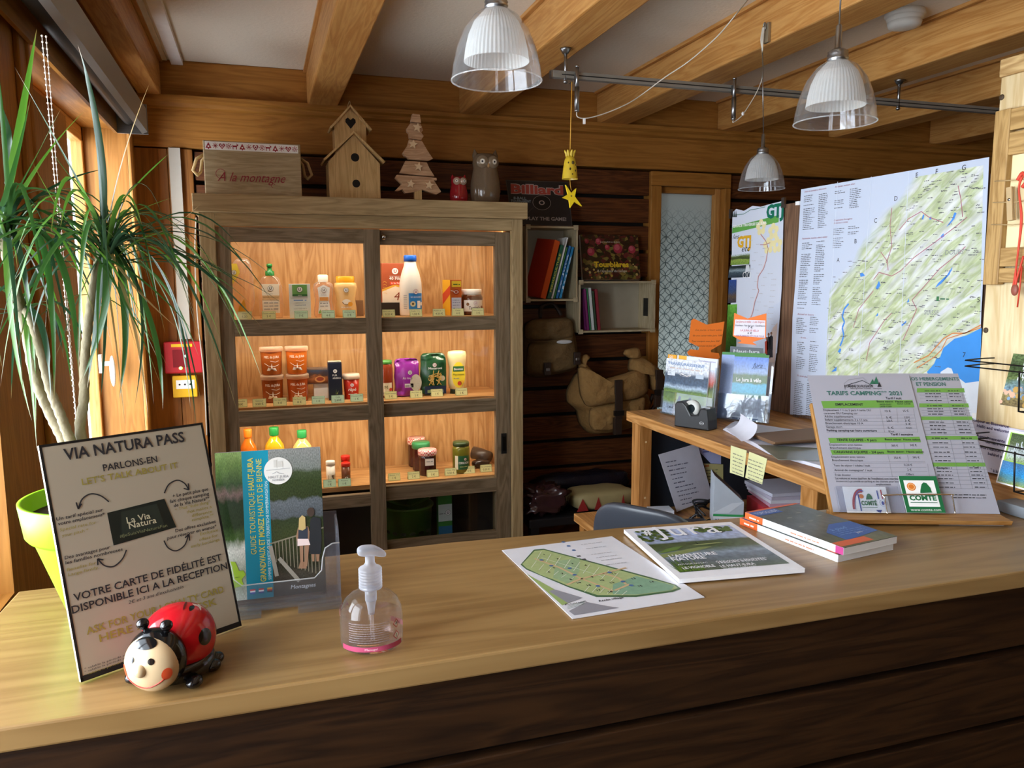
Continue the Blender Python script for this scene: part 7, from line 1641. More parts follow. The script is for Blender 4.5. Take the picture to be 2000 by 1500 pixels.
m.rect(w*.28, h*.975, w*.995, h*1.015, mat('#4f8a4a'), .004); m.text('Le Jura à vélo', w*.36, h*.60, h*.055, WHITE, 'l', w*.52, bold=.03, lift=.004); m.text('Jura', w*.66, h*.82, h*.07, mat('#23304a'), 'l', w*.22, shear=.4, lift=.004); m.line([(w*.70, h*.80), (w*.95, h*.815)], .001, mat('#23304a'), .004); m.rect(w*.28, .004, w*.995, h*.07, mat('#d6d9e2'), .0038); m.scribble(w*.34, w*.9, h*.025, .006, mat('#5a6a8a'), lift=.0042)
part('front_brochure', m, t)
fr2 = Frame(fr.P0+fr.N*-.015+fr.V*h*.9, fr.U, fr.V)
px = [(1434, 611), (1460, 622), (1497, 612), (1496, 660), (1470, 668), (1478, 674), (1440, 670), (1448, 666), (1431, 656)]
t3 = catcard(px, fr2, 0, 'orange cat-shaped card with a white price label above the blue brochure', True)
m = MB(); qs = [fr2.uv(*p) for p in ((1433, 655), (1494, 660), (1495, 626), (1436, 624))]; m.poly(qs, mat('#e3dde6', .4), .0004)
for i, (s, a, b, h_, col) in enumerate((('Le Jura à vélo - Les topos', (1438, 629), (1493, 632), 4, '#c9625a'), ('Grandvaux - Pays des Lacs - GrandNature', (1436, 636), (1494, 639), 3.2, '#3a3a44'), ('7 €', (1461, 641), (1470, 642), 4, '#3a3a44'), ('LA JURA À VÉLO', (1446, 647), (1482, 648), 3.6, '#c9626a'), ('6 €', (1460, 652), (1469, 653), 4, '#3a3a44'), ('HAUT-JURA EN VTT POUR TOUS', (1438, 656), (1492, 660), 3.2, '#8a4a8a'))): ptext(m, fr2, s, a, b, h_, mat(col), lift=.0009, bold=.01)
part('price_label', m, t3)
m = MB(); qs = [fr2.uv(*p) for p in ((1424, 700), (1490, 704), (1490, 680), (1426, 676))]; m.prism(qs, -.006, -.003, mat('#4a5056', .4), 'xy'); a = fr2.uv(1432, 688); m.text('Haut-Jura', a[0], a[1], .010, mat('#c9cdd0'), 'l', .085, bold=.02, lift=-.0026); part('dark_leaflet', m, t, 'dark grey leaflet at the back') if False else solo('dark_leaflet', m, 'dark grey leaflet standing behind the blue brochure stand', 'leaflet', mtx=fr2.M)
# tape dispenser
p = dl(1370, 838); t = thing('tape_dispenser', 'black desk tape dispenser on the raised shelf edge', 'tape dispenser', Vector((p.x+.008, p.y+.045, D0)), radians(-62))
BKP = mat('#131315', .35, spec=.5)
m = MB().prism([(-.062, 0), (.06, 0), (.058, .03), (.052, .066), (.030, .068), (.022, .046), (-.004, .042), (-.022, .07), (-.036, .082), (-.056, .08), (-.062, .07)], -.028, .028, BKP, 'xz'); part('body', m, t, bev=.004)
m = MB().lathe([(.013, -.008), (.026, -.008), (.026, .008), (.013, .008), (.013, -.008)], mat('#cfcfc8', .35), 28); m.v = [(x-.014, z, y+.060) for x, y, z in m.v]; part('tape_roll', m, t)
m = MB().box(.036, .054, -.011, .011, .0665, .070, STEEL); part('cutter', m, t)
m = MB(); m.M = Frame((.026, -.0285, .012), (1, 0, 0), (0, 0, 1)).M; m.ring(.01, .010, .008, .0012, LGREY, .0004, ry=.005); m.scribble(.004, .017, .009, .003, LGREY); part('logo', m, t)
# brown folders and paper stack
TAN = mat('#7d5f45', .6); 
def cardq(q, z0, th, mt, mb): 
    P = [at_z(*p, z0) for p in q]; mb.prism([(v.x, v.y) for v in P], z0-th, z0, mt, 'xy')
q_pap = [(1606, 915), (1500, 885), (1412, 838), (1430, 825), (1600, 850), (1612, 880)]
for i in range(5):
    m = MB(); z = D0+.0025*(i+1); cardq([(x+i*1.5, y-i*.7) for x, y in q_pap], z, .0022, mat('#dcdce4' if i % 2 else '#cfd2e2', .6), m)
    solo('paper_sheaf', m, ('lowest sheaf of paper on the raised shelf edge', 'second sheaf of paper from the bottom of the shelf pile', 'middle sheaf of paper in the shelf pile', 'fourth sheaf of paper up the shelf pile', 'topmost sheaf of paper on the raised shelf, near the folders')[i], 'papers')
m = MB(); a = [at_z(1418, 838, D0+.014), at_z(1448, 862, D0+.014)]
fr3 = Frame(a[0], a[1]-a[0], (0, 0, 1)); ww = (a[1]-a[0]).length; pts = []; fs = []
for i in range(9):
    t_ = i/8; ang = t_*1.7; r = .042
    for u in (0, ww): pts.append((u, r*(1-cos(ang))+.0002, -r*sin(ang)))
for i in range(8): fs.append((2*i, 2*i+1, 2*i+3, 2*i+2))
m.add(pts, fs, mat('#dfe1ec', .6), True); solo('curled_sheet', m, 'sheet of paper curling up at the pile end beside the tape dispenser', 'paper', mtx=fr3.M)
zf = D0+.0145
m = MB(); P = [at_z(*p, zf) for p in ((1520, 897), (1612, 900), (1612, 876), (1480, 868))]; m.prism([(v.x, v.y) for v in P], zf-.0012, zf, mat('#7f8578', .15, spec=.6), 'xy'); solo('clear_folder', m, 'glossy grey-green plastic folder on the paper pile', 'folder')
for i in range(3):
    m = MB(); z = zf+.005*(i+1); cardq([(1510+i*2, 866-i*1), (1598, 861-i*2), (1602, 838-i*2), (1466+i*2, 849-i*1.2)], z, .0042, TAN, m)
    o = solo('brown_folder', m, ('lowest of the three brown card folders', 'middle one of the three brown card folders', 'topmost brown card folder on the raised shelf')[i], 'folder'); bevel(o, .0006)
# sticky notes and papers below the shelf
XS = 1.2215; SF = Frame((XS, 2.4, DT-.3), (0, -1, 0), (0, 0, 1)); STK = mat('#d8d7a0', .6)
for q, lab in (([(1426, 923), (1453, 932), (1459, 880), (1428, 870)], 'pale yellow sticky note on the shelf edge nearer the tape dispenser'), ([(1456, 933), (1489, 946), (1499, 896), (1464, 882)], 'pale yellow sticky note on the shelf edge, second beside its twin')):
    P = [SF.uv(*p) for p in q]; m = MB().prism(P, .0004, .0010, STK, 'xy')
    u0 = min(p[0] for p in P); v1 = max(p[1] for p in P); u1 = max(p[0] for p in P)
    for i in range(6): m.scribble(u0+.012, u1-.014, v1-.022-.010*i, .004, mat('#8a8a72'), lift=.0013, seed=i)
    solo('sticky_note', m, lab, 'note', mtx=SF.M)
L0 = .7406
bf = Frame((1.28, 2.4505, .7406), (1, 0, 0), (0, 0, 1))
bp_ = at_z(1322, 1002, L0); tq = at_y(1362, 866, bp_.y+.05)
lf = Frame(Vector((bp_.x, bp_.y, L0+.004)), at_z(1392, 985, L0)-at_z(1322, 1002, L0), (0, .10, 1))
P = [lf.uv(*p) for p in ((1322, 1000), (1392, 972), (1362, 866), (1286, 888))]; P = [(a, max(b, 0)) for a, b in P]; m = MB().prism(P, -.0008, 0, mat('#e0e4f2', .6), 'xy'); 
for i in range(11): a = lf.uv(1296+i*3.2, 905+i*8.2); m.scribble(a[0]+.01, a[0]+rd.uniform(.06, .12), a[1], .005, mat('#6a7088'), seed=i, lift=.0006)
solo('list_sheet', m, 'large white handwritten list leaning below the raised shelf', 'paper', mtx=lf.M)
P = [bf.uv(*p) for p in ((1388, 905), (1408, 906), (1408, 866), (1360, 862), (1364, 880))]; m = MB().prism(P, .0002, .0008, mat('#a9b0d8', .6), 'xy')
for i in range(3): a = bf.uv(1372, 874+i*5); m.scribble(a[0], a[0]+.07, a[1], .006, mat('#5a62a0'), seed=i, lift=.0012)
solo('blue_note', m, 'bluish handwritten note on the dark back panel', 'note', mtx=bf.M)
P = [bf.uv(*p) for p in ((1384, 943), (1412, 946), (1412, 907), (1374, 905))]; m = MB().prism(P, .0010, .0016, mat('#b7b078', .6), 'xy'); a = bf.uv(1376, 912); m.rect(a[0], a[1], a[0]+.018, a[1]+.008, mat('#b0703a'), .002)
for i in range(4): a = bf.uv(1378, 920+i*6); m.scribble(a[0], a[0]+.05, a[1], .005, mat('#6a6a4a'), seed=i, lift=.002)
solo('yellow_note', m, 'dull yellow note on the dark back panel beside the list', 'note', mtx=bf.M)
# box, papers, adapter, cables on the lower desktop
p = at_z(1445, 1008, L0); t = thing('brochure_box', 'white cardboard box with a green bottom stripe under the raised shelf', 'box', (p.x-.075, p.y-.03, L0), radians(-25))
m = MB().prism([(-.05, 0), (.05, 0), (.05, .08), (-.05, .17)], -.045, .045, mat('#b9c2cc', .5), 'xz'); part('carton', m, t, bev=.001)
m = MB(); face(m, -.05, -.0455, 0); m.rect(0, 0, .1, .028, mat('#dfe3e8')); m.rect(0, .028, .1, .036, mat('#2f9a55')); m.text('Natura', .008, .008, .011, mat('#2f6a8a'), bold=.03, lift=.0008); m.poly([(.0, .04), (.05, .04), (.1, .08), (.06, .075)], mat('#cfd6de')); part('print', m, t)
PB = at_y(1500, 1000, 2.2)
for i in range(4):
    p = at_z(1545, 995, L0); m = MB(); m.M = Matrix.Rotation(-.25+.05*i, 4, 'Z'); m.box(-.08, .10, -.06+.004*i, .14, 0, .011, mat(('#c9a0b4', '#d6d6e0', '#b9b4c6', '#c6c8d8')[i], .5))
    solo('paper_pile', m, ('pinkish bottom bundle of papers beside the post under the shelf', 'white bundle of papers second from the bottom under the shelf', 'lilac bundle of papers third up under the shelf', 'pale top bundle of papers under the shelf')[i], 'papers', (PB.x+.07, 2.20, L0+.0595+.0115*i))
p = at_z(1500, 1002, L0); m = MB().box(-.09, .10, -.05, .10, 0, .058, mat('#cf3a45', .45)); m.M = Frame((-.09, -.0505, 0), (1, 0, 0), (0, 0, 1)).M; m.text('Stages', .012, .03, .014, WHITE, bold=.02); solo('red_brochures', m, 'red brochures stacked under the paper bundles', 'brochures', (PB.x+.06, 2.20, L0), radians(-14))
p = at_z(1355, 1004, L0); t = thing('power_adapter', 'black power adapter on the lower desktop', 'adapter', (p.x-.12, p.y-.16, L0), radians(-12)); part('brick', MB().box(-.065, .065, -.03, .03, 0, .034, BKP), t, bev=.004)
m = MB().tube(smoothpath([(.065, 0, .015), (.08, .015, .03), (.075, .04, .02), (.05, .05, .04), (.03, .06, .02), (.04, .08, .02), (.06, .08, .004)], 6), .004, BKP, 8).tube(smoothpath([(-.065, 0, .012), (-.08, -.01, .02), (-.1, .0, .004)], 5), .004, BKP, 8); part('cable', m, t)
m = MB()
for k in range(4): m.tube(smoothpath([Vector((.0+.014*k, .0, .005)), Vector((.02, .02+.01*k, .022+.008*k)), Vector((.05+.01*k, .04, .026+.006*k)), Vector((.08, .04+.012*k, .014)), Vector((.10+.006*k, .03, .005))], 6), .0035, BKP, 8)
p = at_z(1388, 1000, L0); solo('cable_bundle', m, 'tangle of black cables on the lower desktop', 'cables', (p.x-.10, p.y-.06, L0+.004))
p = at_z(1318, 1008, L0); m = MB().box(-.03, .05, -.02, .04, 0, .03, mat('#d0d6e0', .5)); solo('white_box', m, 'small white box at the foot of the handwritten list', 'box', (p.x-.065, p.y+.0, L0), -.2)
# office chair
yc = 1.62; p = at_y(1285, 1000, yc)
t = thing('office_chair', 'dark grey leather office chair behind the counter', 'chair', (p.x, yc, 0), radians(-55))
LEA = mat('#3c4048', .38, spec=.5)
zt = at_y(1215, 966, yc+.05).z
m = MB()
def cf(q): return (q.x, q.y+q.x*q.x*1.1-(.10*(q.z/.3)), q.z)
m.blob((0, 0, zt-.29), (.16, .026, .29), LEA, 36, 24, .55, .45, fn=cf); part('backrest', m, t)
m = MB().blob((0, .27, .46), (.23, .23, .05), LEA, 32, 14, .6, .5); part('seat', m, t)
m = MB().tube([(0, .2, .42), (0, .05, .42), (0, .0, zt-.42)], .02, BKP, 10); part('back_bar', m, t)
m = MB().tube([(0, .25, .1), (0, .25, .42)], .026, STEEL, 14); part('column', m, t)
for k in range(5):
    a = 2*pi*k/5; m = MB().tube([(0, .25, .10), (.24*cos(a), .25+.24*sin(a), .07)], [.022, .015], BKP, 8); m.blob((.24*cos(a), .25+.24*sin(a), .031), (.022, .022, .03), BKP, 14, 10); part('leg', m, t)
# ------------------------------------------------------------------ wall crates, books, bags
WC_X = wood('#bdae8e', '#9d8c6a', 'x', 2., .6); WC_Z = wood('#bdae8e', '#9d8c6a', 'z', 2., .6); WB = mat('#a39a86', .7)
def crate(a, b, yf, lab, slots):
    """open wooden crate fixed to the wall; a, b: front corners in the photo"""
    p, q = at_y(*a, yf), at_y(*b, yf); x0, x1, z1, z0 = p.x, q.x, p.z, q.z; D = WALL_Y-.003-yf; T_ = .009
    t = thing('wall_crate', lab, 'crate', (x0, yf, z0)); W_, H_ = x1-x0, z1-z0
    for nm, bx_ in (('side_panel', (0, T_, 0, D, .006, H_-.006)), ('side_panel', (W_-T_, W_, 0, D, .006, H_-.006)), ('bottom_panel', (T_, W_-T_, 0, D, .006, .006+T_)), ('top_panel', (T_, W_-T_, 0, D, H_-.006-T_, H_-.006)), ('back_panel', (T_, W_-T_, D-.006, D, .015, H_-.015))):
        m = MB().box(*bx_, WB if nm == 'back_panel' else (WC_Z if nm == 'side_panel' else WC_X))
        if slots and nm == 'side_panel': xx = T_+.0003 if bx_[0] == 0 else W_-T_-.0003; m.box(xx-.0006, xx+.0006, D*.35, D*.65, H_*.3, H_*.65, BLACK)
        part(nm, m, t, bev=.001)
    m = MB()
    for cx in (0, W_-.022):
        for cz in (0, H_-.022): m.box(cx, cx+.022, -.004, .008, cz, cz+.022, WC_X)
    part('corner_block', m, t, bev=.001)
    return x0, x1, z0, z1
YF = 3.43
x0, x1, z0, z1 = crate((1027, 438), (1128, 590), YF, 'upright wooden wall crate holding leaning books beside the cabinet', False)
bookx = [0., 0.]
def book(pb, pt, thpx, depth, col, lab, zb, yf, title=None, tcol='#ffffff', hpx=None, lean_=None):
    b = at_y(*pb, yf); tp = at_y(*pt, yf); tilt = bookx[1]; th = mlen(thpx*.85, b)*cos(tilt); h = (tp.z-b.z)/cos(tilt)
    M = Matrix.Translation((bookx[0], yf, zb+.0012+max(0, th*sin(tilt)))) @ Matrix.Rotation(tilt, 4, 'Y')
    bookx[0] += th/cos(tilt)+.0012
    t = thing('book', lab, 'book', mtx=M)
    m = MB().box(.0015, th-.0015, .003, depth, .003, h-.003, PAPER); part('pages', m, t)
    c_ = mat(col, .4)
    m = MB().box(0, .0016, 0, depth, 0, h, c_).box(th-.0016, th, 0, depth, 0, h, c_).box(0, th, 0, .003, 0, h, c_)
    if title: m.M = Matrix.Translation((th*.78, -.0004, h*.12)) @ UP.M @ Matrix.Rotation(pi/2, 4, 'Z'); m.text(title, 0, 0, th*.5, mat(tcol), 'l', h*.72, bold=.02, lift=.0003)
    part('cover', m, t); return t
zb = z0+.0155
RDB = '#b03a20'
b = at_y(1036, 584, YF+.02)
# big red book: cover seen because it stands turned
t = thing('book', 'big red-orange book leaning in the upright crate', 'book', mtx=Matrix.Translation((b.x+.001, YF+.127, zb+.019)) @ Matrix.Rotation(radians(15), 4, 'Y') @ Matrix.Rotation(radians(-70), 4, 'Z'))
hb = (at_y(1100, 465, YF).z-zb)*.98; part('pages', MB().box(.004, .128, .003, .029, .003, hb-.003, PAPER), t); m = MB().box(0, .13, 0, .003, 0, hb, mat('#b8361f', .4)).box(0, .13, .029, .032, 0, hb, mat('#b8361f', .4)).box(.127, .131, 0, .032, 0, hb, mat('#e2602a', .4)); part('cover', m, t)
bookx[:] = [at_y(1068.5, 586, YF+.012).x, radians(15)]
book((1066, 586), (1098, 482), 9, .12, '#1f5a40', 'dark green gardening book spine in the upright crate', zb, YF+.012, 'PERMACULTURE', '#d9d24a')
book((1076, 586), (1110, 467), 5, .12, '#e6e6e2', 'white book between the green and blue ones in the crate', zb, YF+.010)
book((1086, 586), (1114, 486), 5, .11, '#3f7a3a', 'slim mid green book right of the white one', zb, YF+.014)
book((1094, 586), (1117, 484), 7, .12, '#2f6fae', 'blue book leaning second from the crate side', zb, YF+.012, 'Le Jura', '#cfe0f0')
book((1104, 586), (1121, 486), 7, .12, '#2a86b8', 'brighter blue book leaning against the crate side', zb, YF+.010, 'Jura', '#cfe0f0')
cz1 = z1
# billiard sign on that crate
ys = YF+.05; SGf = Frame(Vector((at_y(1000, 437, ys).x, ys, cz1+.0012)), (1, 0, 0), (0, .12, 1)); pts = [SGf.uv(*p) for p in ((1001, 437), (1117, 438), (1109, 356), (988, 352))]
pts[0] = (pts[0][0], 0); pts[1] = (pts[1][0], 0)
t = thing('tin_sign', 'black tin billiard sign with red script standing on the upright crate', 'sign', mtx=SGf.M)
m = MB().prism(pts, -.003, 0, mat('#26201f', .45, var=.2, scale=40), 'xy'); m.line([pts[0], pts[1], pts[2], pts[3], pts[0]], .003, mat('#4a4440'), .0004); part('plate', m, t)
m = MB(); RS_ = mat('#b0483a', .5); OW = mat('#b9a8a0', .5)
ptext(m, SGf, 'Billiard', (998, 382), (1100, 375), 17, OW, bold=.07, lift=.0006); ptext(m, SGf, 'Billiard', (998, 382), (1100, 375), 16.5, RS_, bold=.035, lift=.001)
ptext(m, SGf, '8-BALL', (1003, 391), (1028, 388), 5, mat('#8a98a0'), bold=.03, lift=.001); ptext(m, SGf, 'TOURNAMENT', (998, 397), (1037, 393), 4.5, mat('#8a98a0'), bold=.03, lift=.001); ptext(m, SGf, 'PLAY THE GAME!', (1028, 430), (1106, 431), 6.5, mat('#a59a94'), bold=.03, lift=.001)
q = SGf.uv(1058, 396); R = mlen(19, SGf.P0); m.disc(q[0], q[1], R, mat('#0e0c0c', .3), .0006, ry=R*.75); m.ring(q[0], q[1], R, .0014, OW, .0009, ry=R*.75); m.disc(q[0], q[1], R*.32, OW, .001, ry=R*.24); m.disc(q[0], q[1], R*.2, BLACK, .0013, ry=R*.15); a = SGf.uv(1042, 405); b2 = SGf.uv(1028, 418); m.line([a, b2], .005, mat('#3a3432'), .001)
part('print', m, t)
x0, x1, z0, z1 = crate((1131, 547), (1279, 649), YF, 'wide wooden wall crate holding a few thin books', True); zb = z0+.0155
bookx[:] = [at_y(1146, 642, YF+.012).x, radians(-6)]
book((1147, 642), (1150, 562), 7, .11, '#7a2f6a', 'purple thin book at the left of the wide crate', zb, YF+.012)
book((1156, 642), (1152, 561), 4, .11, '#3f8a5a', 'green-edged thin book in the wide crate', zb, YF+.014)
book((1164, 642), (1156, 560), 8, .11, '#d0d6d6', 'white thin book in the wide crate', zb, YF+.012)
book((1173, 642), (1164, 566), 6, .11, '#3a4f3a', 'dark green thin book in the wide crate', zb, YF+.014)
book((1181, 642), (1169, 563), 8, .11, '#8a2f3a', 'dark red thin book leaning at the end of the row in the wide crate', zb, YF+.012)
# tourbieres book on it
yb = YF+.09; BF = Frame(Vector((at_y(1139, 548, yb).x, yb, z1+.0012)), (1, 0, 0), (0, .18, 1)); wq = at_y(1251, 546, yb).x-BF.P0.x; hq = BF.uv(1190, 459)[1]
t = thing('bog_book', 'large book with a dark flowery cover propped on the wide crate', 'book', mtx=BF.M)
m = MB().box(0, wq, 0, hq, -.02, -.001, PAPER); part('pages', m, t)
m = MB().box(-.001, wq+.001, 0, hq+.001, -.001, 0, mat('#2a2018', .3))
def flowers():
    mt, nt, b, N, L = _new('flower_cover'); tc = N('ShaderNodeTexCoord'); v = N('ShaderNodeTexVoronoi'); v.inputs['Scale'].default_value = 14; L(tc.outputs['UV'], v.inputs['Vector'])
    cr = N('ShaderNodeValToRGB'); e = cr.color_ramp.elements; e[0].position = 0; e[0].color = lin('#1c1a10'); e[1].position = .3; e[1].color = lin('#3a2a18')
    for p_, c_ in ((.45, '#4a2018'), (.6, '#7a2f30'), (.72, '#9a8a40'), (.85, '#2a3018')): x = e.new(p_); x.color = lin(c_)
    L(v.outputs['Color'], cr.inputs[0]); n = N('ShaderNodeTexNoise'); n.inputs['Scale'].default_value = 30; L(tc.outputs['UV'], n.inputs['Vector'])
    mx = N('ShaderNodeMix'); mx.data_type = 'RGBA'; mx.blend_type = 'MULTIPLY'; mx.inputs[0].default_value = .7; L(cr.outputs[0], mx.inputs[6]); L(n.outputs['Color'], mx.inputs[7]); L(mx.outputs[2], b.inputs['Base Color']); b.inputs['Roughness'].default_value = .3
    return mt
m.quad((0, 0, .0003), (wq, 0, .0003), (wq, hq, .0003), (0, hq, .0003), flowers())
for u, v, r in ((.16, .62, .09), (.30, .85, .07), (.63, .70, .11), (.88, .68, .09), (.45, .72, .06), (.1, .85, .05)): m.disc(wq*u, hq*v, hq*r, mat('#9a3040', .35, var=.3, scale=60), .0008); m.disc(wq*u-.004, hq*v+.005, hq*r*.6, mat('#b85560', .35, var=.3, scale=60), .0011)
rd = random.Random(8)
for i in range(50): m.disc(wq*rd.uniform(.05, .95), hq*rd.uniform(.03, .35), rd.uniform(.003, .008), mat(rd.choice(['#a8923a', '#7a3a2a', '#b09a5a', '#3a3a1a']), .4), .0008+.00001*i, n=7)
ptext(m, BF, 'Tourbières', (1160, 521), (1228, 522), 10, mat('#d9b52a', .4), bold=.04, lift=.0014); ptext(m, BF, "À l'épreuve du temps", (1166, 531), (1224, 532), 4.5, mat('#d6d0c0'), lift=.0014); ptext(m, BF, 'Les tourbières du Jura', (1172, 473), (1210, 475), 2.8, mat('#d6d0c0'), lift=.0014)
part('cover', m, t)
# bags on the wall
CV = mat('#6b5432', .9, var=.2, scale=60, bump=.5); CV2 = mat('#94703f', .9, var=.2, scale=60, bump=.5); STR = mat('#33241b', .55)
def pillow(pts, yf, depth, mt, wr=.006, P=None, k=4, wf=26):
    """a stuffed cloth panel with this outline in the photo, hanging in the plane y = yf"""
    q = [at_y(1000+x/3.26, 600+z/3.26, yf)-P for x, z in pts]
    q = q+q[:1]; o = []
    for i in range(len(q)-1):
        for j in range(k): o.append(q[i].lerp(q[i+1], j/k))
    o = [(o[i-1]+o[i]*2+o[(i+1) % len(o)])/4 for i in range(len(o))]
    n = len(o); c = sum(o, Vector())/n; mb = MB(); v = []; R_n = 9
    for s_ in range(R_n+1):
        s1 = 1-s_/R_n
        for p in o:
            r = c+(p-c)*s1; w_ = mnoise.noise(r*wf)*wr+mnoise.noise(r*wf*2.3)*wr*.5
            v.append((r.x, r.y-depth*sqrt(max(0, 1-s1**3))-w_*(1-s1**6), r.z))
    for p in o: v.append((p.x, p.y+depth*.5, p.z))
    f = []
    for s_ in range(R_n):
        for i in range(n): j = (i+1) % n; f.append((s_*n+i, s_*n+j, (s_+1)*n+j, (s_+1)*n+i))
    b0 = (R_n+1)*n
    for i in range(n): j = (i+1) % n; f.append((b0+i, b0+j, j, i))
    f.append(tuple(b0+i for i in range(n))[::-1])
    return mb.add(v, f, mt, True)
yb = 3.50; p = at_y(1074, 735, yb); S = mlen(1, p)
t = thing('hanging_backpack', 'dark olive canvas backpack hanging below the upright crate', 'backpack', (p.x, yb, p.z))
BO = Vector((p.x, yb, p.z))
part('body', pillow([(80, 130), (110, 90), (365, 60), (392, 130), (414, 250), (425, 370), (390, 405), (180, 448), (105, 440), (78, 380)], yb, .07, CV, .014, BO), t)
part('top_flap', pillow([(85, 120), (130, 78), (380, 68), (395, 150), (385, 195), (240, 215), (120, 215), (85, 190)], yb-.055, .04, CV, .014, BO), t)
part('front_pocket', pillow([(110, 225), (240, 222), (388, 165), (405, 250), (420, 375), (390, 395), (180, 435), (110, 425), (95, 370)], yb-.06, .04, CV, .010, BO), t)
m = MB().blob((13*S, -.105, 70*S), (16*S, .006, 4*S), mat('#d0d0d0', .5), 16, 8); part('paper', m, t, 'white paper peeping from the pocket')
for x, z in ((-22, 20), (38, 38)): m = MB().box((x-7)*S, (x+7)*S, -.118, -.106, (z-12)*S, (z+12)*S, STR); m.box((x-4)*S, (x+4)*S, -.123, -.117, (z-4)*S, (z+2)*S, STEEL); part('buckle_strap', m, t, bev=.003)
m = MB().tube(smoothpath([(-20*S, .0, 115*S), (-15*S, .02, 135*S), (10*S, .03, 140*S), (25*S, .01, 118*S)], 6), .009, STR, 8); part('carry_loop', m, t)
yb = 3.47; p = at_y(1200, 850, yb); S = mlen(1, p)
t = thing('canvas_satchel', 'tan canvas satchel with dark leather straps hanging on the boards', 'bag', (p.x, yb, p.z), 0)
def tl(q, k=.12): return (q.x, q.y, q.z+q.x*k)
BO = Vector((p.x, yb, p.z))
part('body', pillow([(432, 400), (360, 540), (362, 610), (425, 660), (440, 745), (495, 808), (640, 800), (775, 765), (850, 660), (890, 620), (860, 540), (640, 480)], yb, .085, CV2, .016, BO), t)
part('front_pocket', pillow([(500, 640), (690, 600), (690, 770), (640, 785), (520, 790), (495, 740)], yb-.085, .03, CV2, .012, BO), t)
part('side_pocket', pillow([(735, 600), (850, 560), (835, 680), (770, 740), (740, 730)], yb-.08, .03, CV2, .012, BO), t)
part('flap', pillow([(425, 385), (470, 380), (505, 458), (590, 462), (740, 418), (790, 395), (870, 420), (868, 545), (800, 582), (640, 612), (482, 640), (440, 560)], yb-.10, .045, CV2, .012, BO), t)
part('right_corner', pillow([(752, 410), (762, 330), (830, 318), (900, 362), (958, 425), (972, 490), (925, 542), (880, 520), (868, 420)], yb-.07, .07, CV2, .014, BO), t)
part('left_corner', pillow([(430, 400), (425, 350), (455, 345), (500, 395), (530, 455), (480, 462)], yb-.04, .03, CV2, .01, BO), t)
part('top_tab', pillow([(712, 300), (725, 268), (808, 254), (826, 322), (775, 332), (742, 322)], yb-.06, .025, CV2, .01, BO), t)
part('top_tab', pillow([(432, 345), (440, 315), (475, 298), (500, 318), (470, 345), (462, 385)], yb-.05, .02, CV2, .008, BO), t)
for x, z0_, z1_ in ((-22, 14, 116), (62, 62, 132)):
    m = MB(); w_ = 7*S; pts = [((x)*S, -.150, z1_*S), ((x+1)*S, -.156, (z1_*.75+z0_*.25)*S), ((x+2)*S, -.150, (z0_*.7+z1_*.3)*S), ((x+1)*S, -.132, z0_*S)]
    for a, b in zip(pts[:-1], pts[1:]): m.box(min(a[0], b[0])-w_, max(a[0], b[0])+w_, min(a[1], b[1])-.003, max(a[1], b[1])+.003, min(a[2], b[2])-.002, max(a[2], b[2])+.002, STR)
    m.box((x-9)*S, (x+11)*S, -.166, -.150, (z0_*.6+z1_*.4-5)*S, (z0_*.6+z1_*.4+5)*S, mat('#1e1a18', .3)); part('leather_strap', m, t, 'dark leather strap', bev=.002)
m = MB().tube(smoothpath([(92*S, .0, 100*S), (88*S, -.01, 60*S), (70*S, .0, 40*S), (78*S, -.02, 78*S)], 6), .01, STR, 8); part('shoulder_strap', m, t)
# low dark bench with bags
BN = mat('#1c1a1c', .45)
zt = at_y(1100, 1010, 3.2).z
t = thing('low_bench', 'low black bench on the floor below the hanging bags', 'bench', (1.45, 3.37, 0)); part('seat', MB().box(-.34, .55, -.17, .17, zt-.04, zt, BN), t, bev=.006)
for x in (-.31, .52):
    for y in (-.14, .14): part('leg', MB().box(x-.02, x+.02, y-.02, y+.02, .002, zt-.04, BN), t)
zt += .0012
p = at_y(1150, 985, 3.3); m = MB().blob((0, 0, .045), (.16, .09, .045), mat('#b7a878', .5, var=.1), 32, 14, .5, .5, .06, 18)
for x, w_, col in ((-.13, .03, '#a8322f'), (-.05, .02, '#a8322f'), (.08, .012, '#a8322f')): m.M = Matrix.Translation((0, -.088, 0)) @ UP.M; m.poly([(x-w_, .01), (x+w_, .01), (x, .07)], mat(col, .5), .006)
solo('folded_shopping_bag', m, 'cream shopping bag with red marks folded on the low black bench', 'bag', (p.x+.06, 3.32, zt), .05)
p = at_y(1042, 1000, 3.28); m = MB().blob((0, 0, .06), (.11, .085, .06), mat('#3a2224', .2, spec=.7, var=.5, scale=18), 44, 26, .6, .6, .45, 34); solo('plastic_bag', m, 'clear crumpled plastic bag with dark red contents at the bench end', 'bag', (p.x+.045, 3.285, zt+.012))
p = at_y(1140, 965, 3.42); m = MB().blob((0, 0, .055), (.26, .055, .055), mat('#141320', .3, var=.6, scale=160, bump=.4), 44, 14, .7, .7, .18, 24); solo('sequin_cloth', m, 'dark glittery cloth bundle along the wall on the bench', 'cloth', (p.x, 3.475, zt+.02))
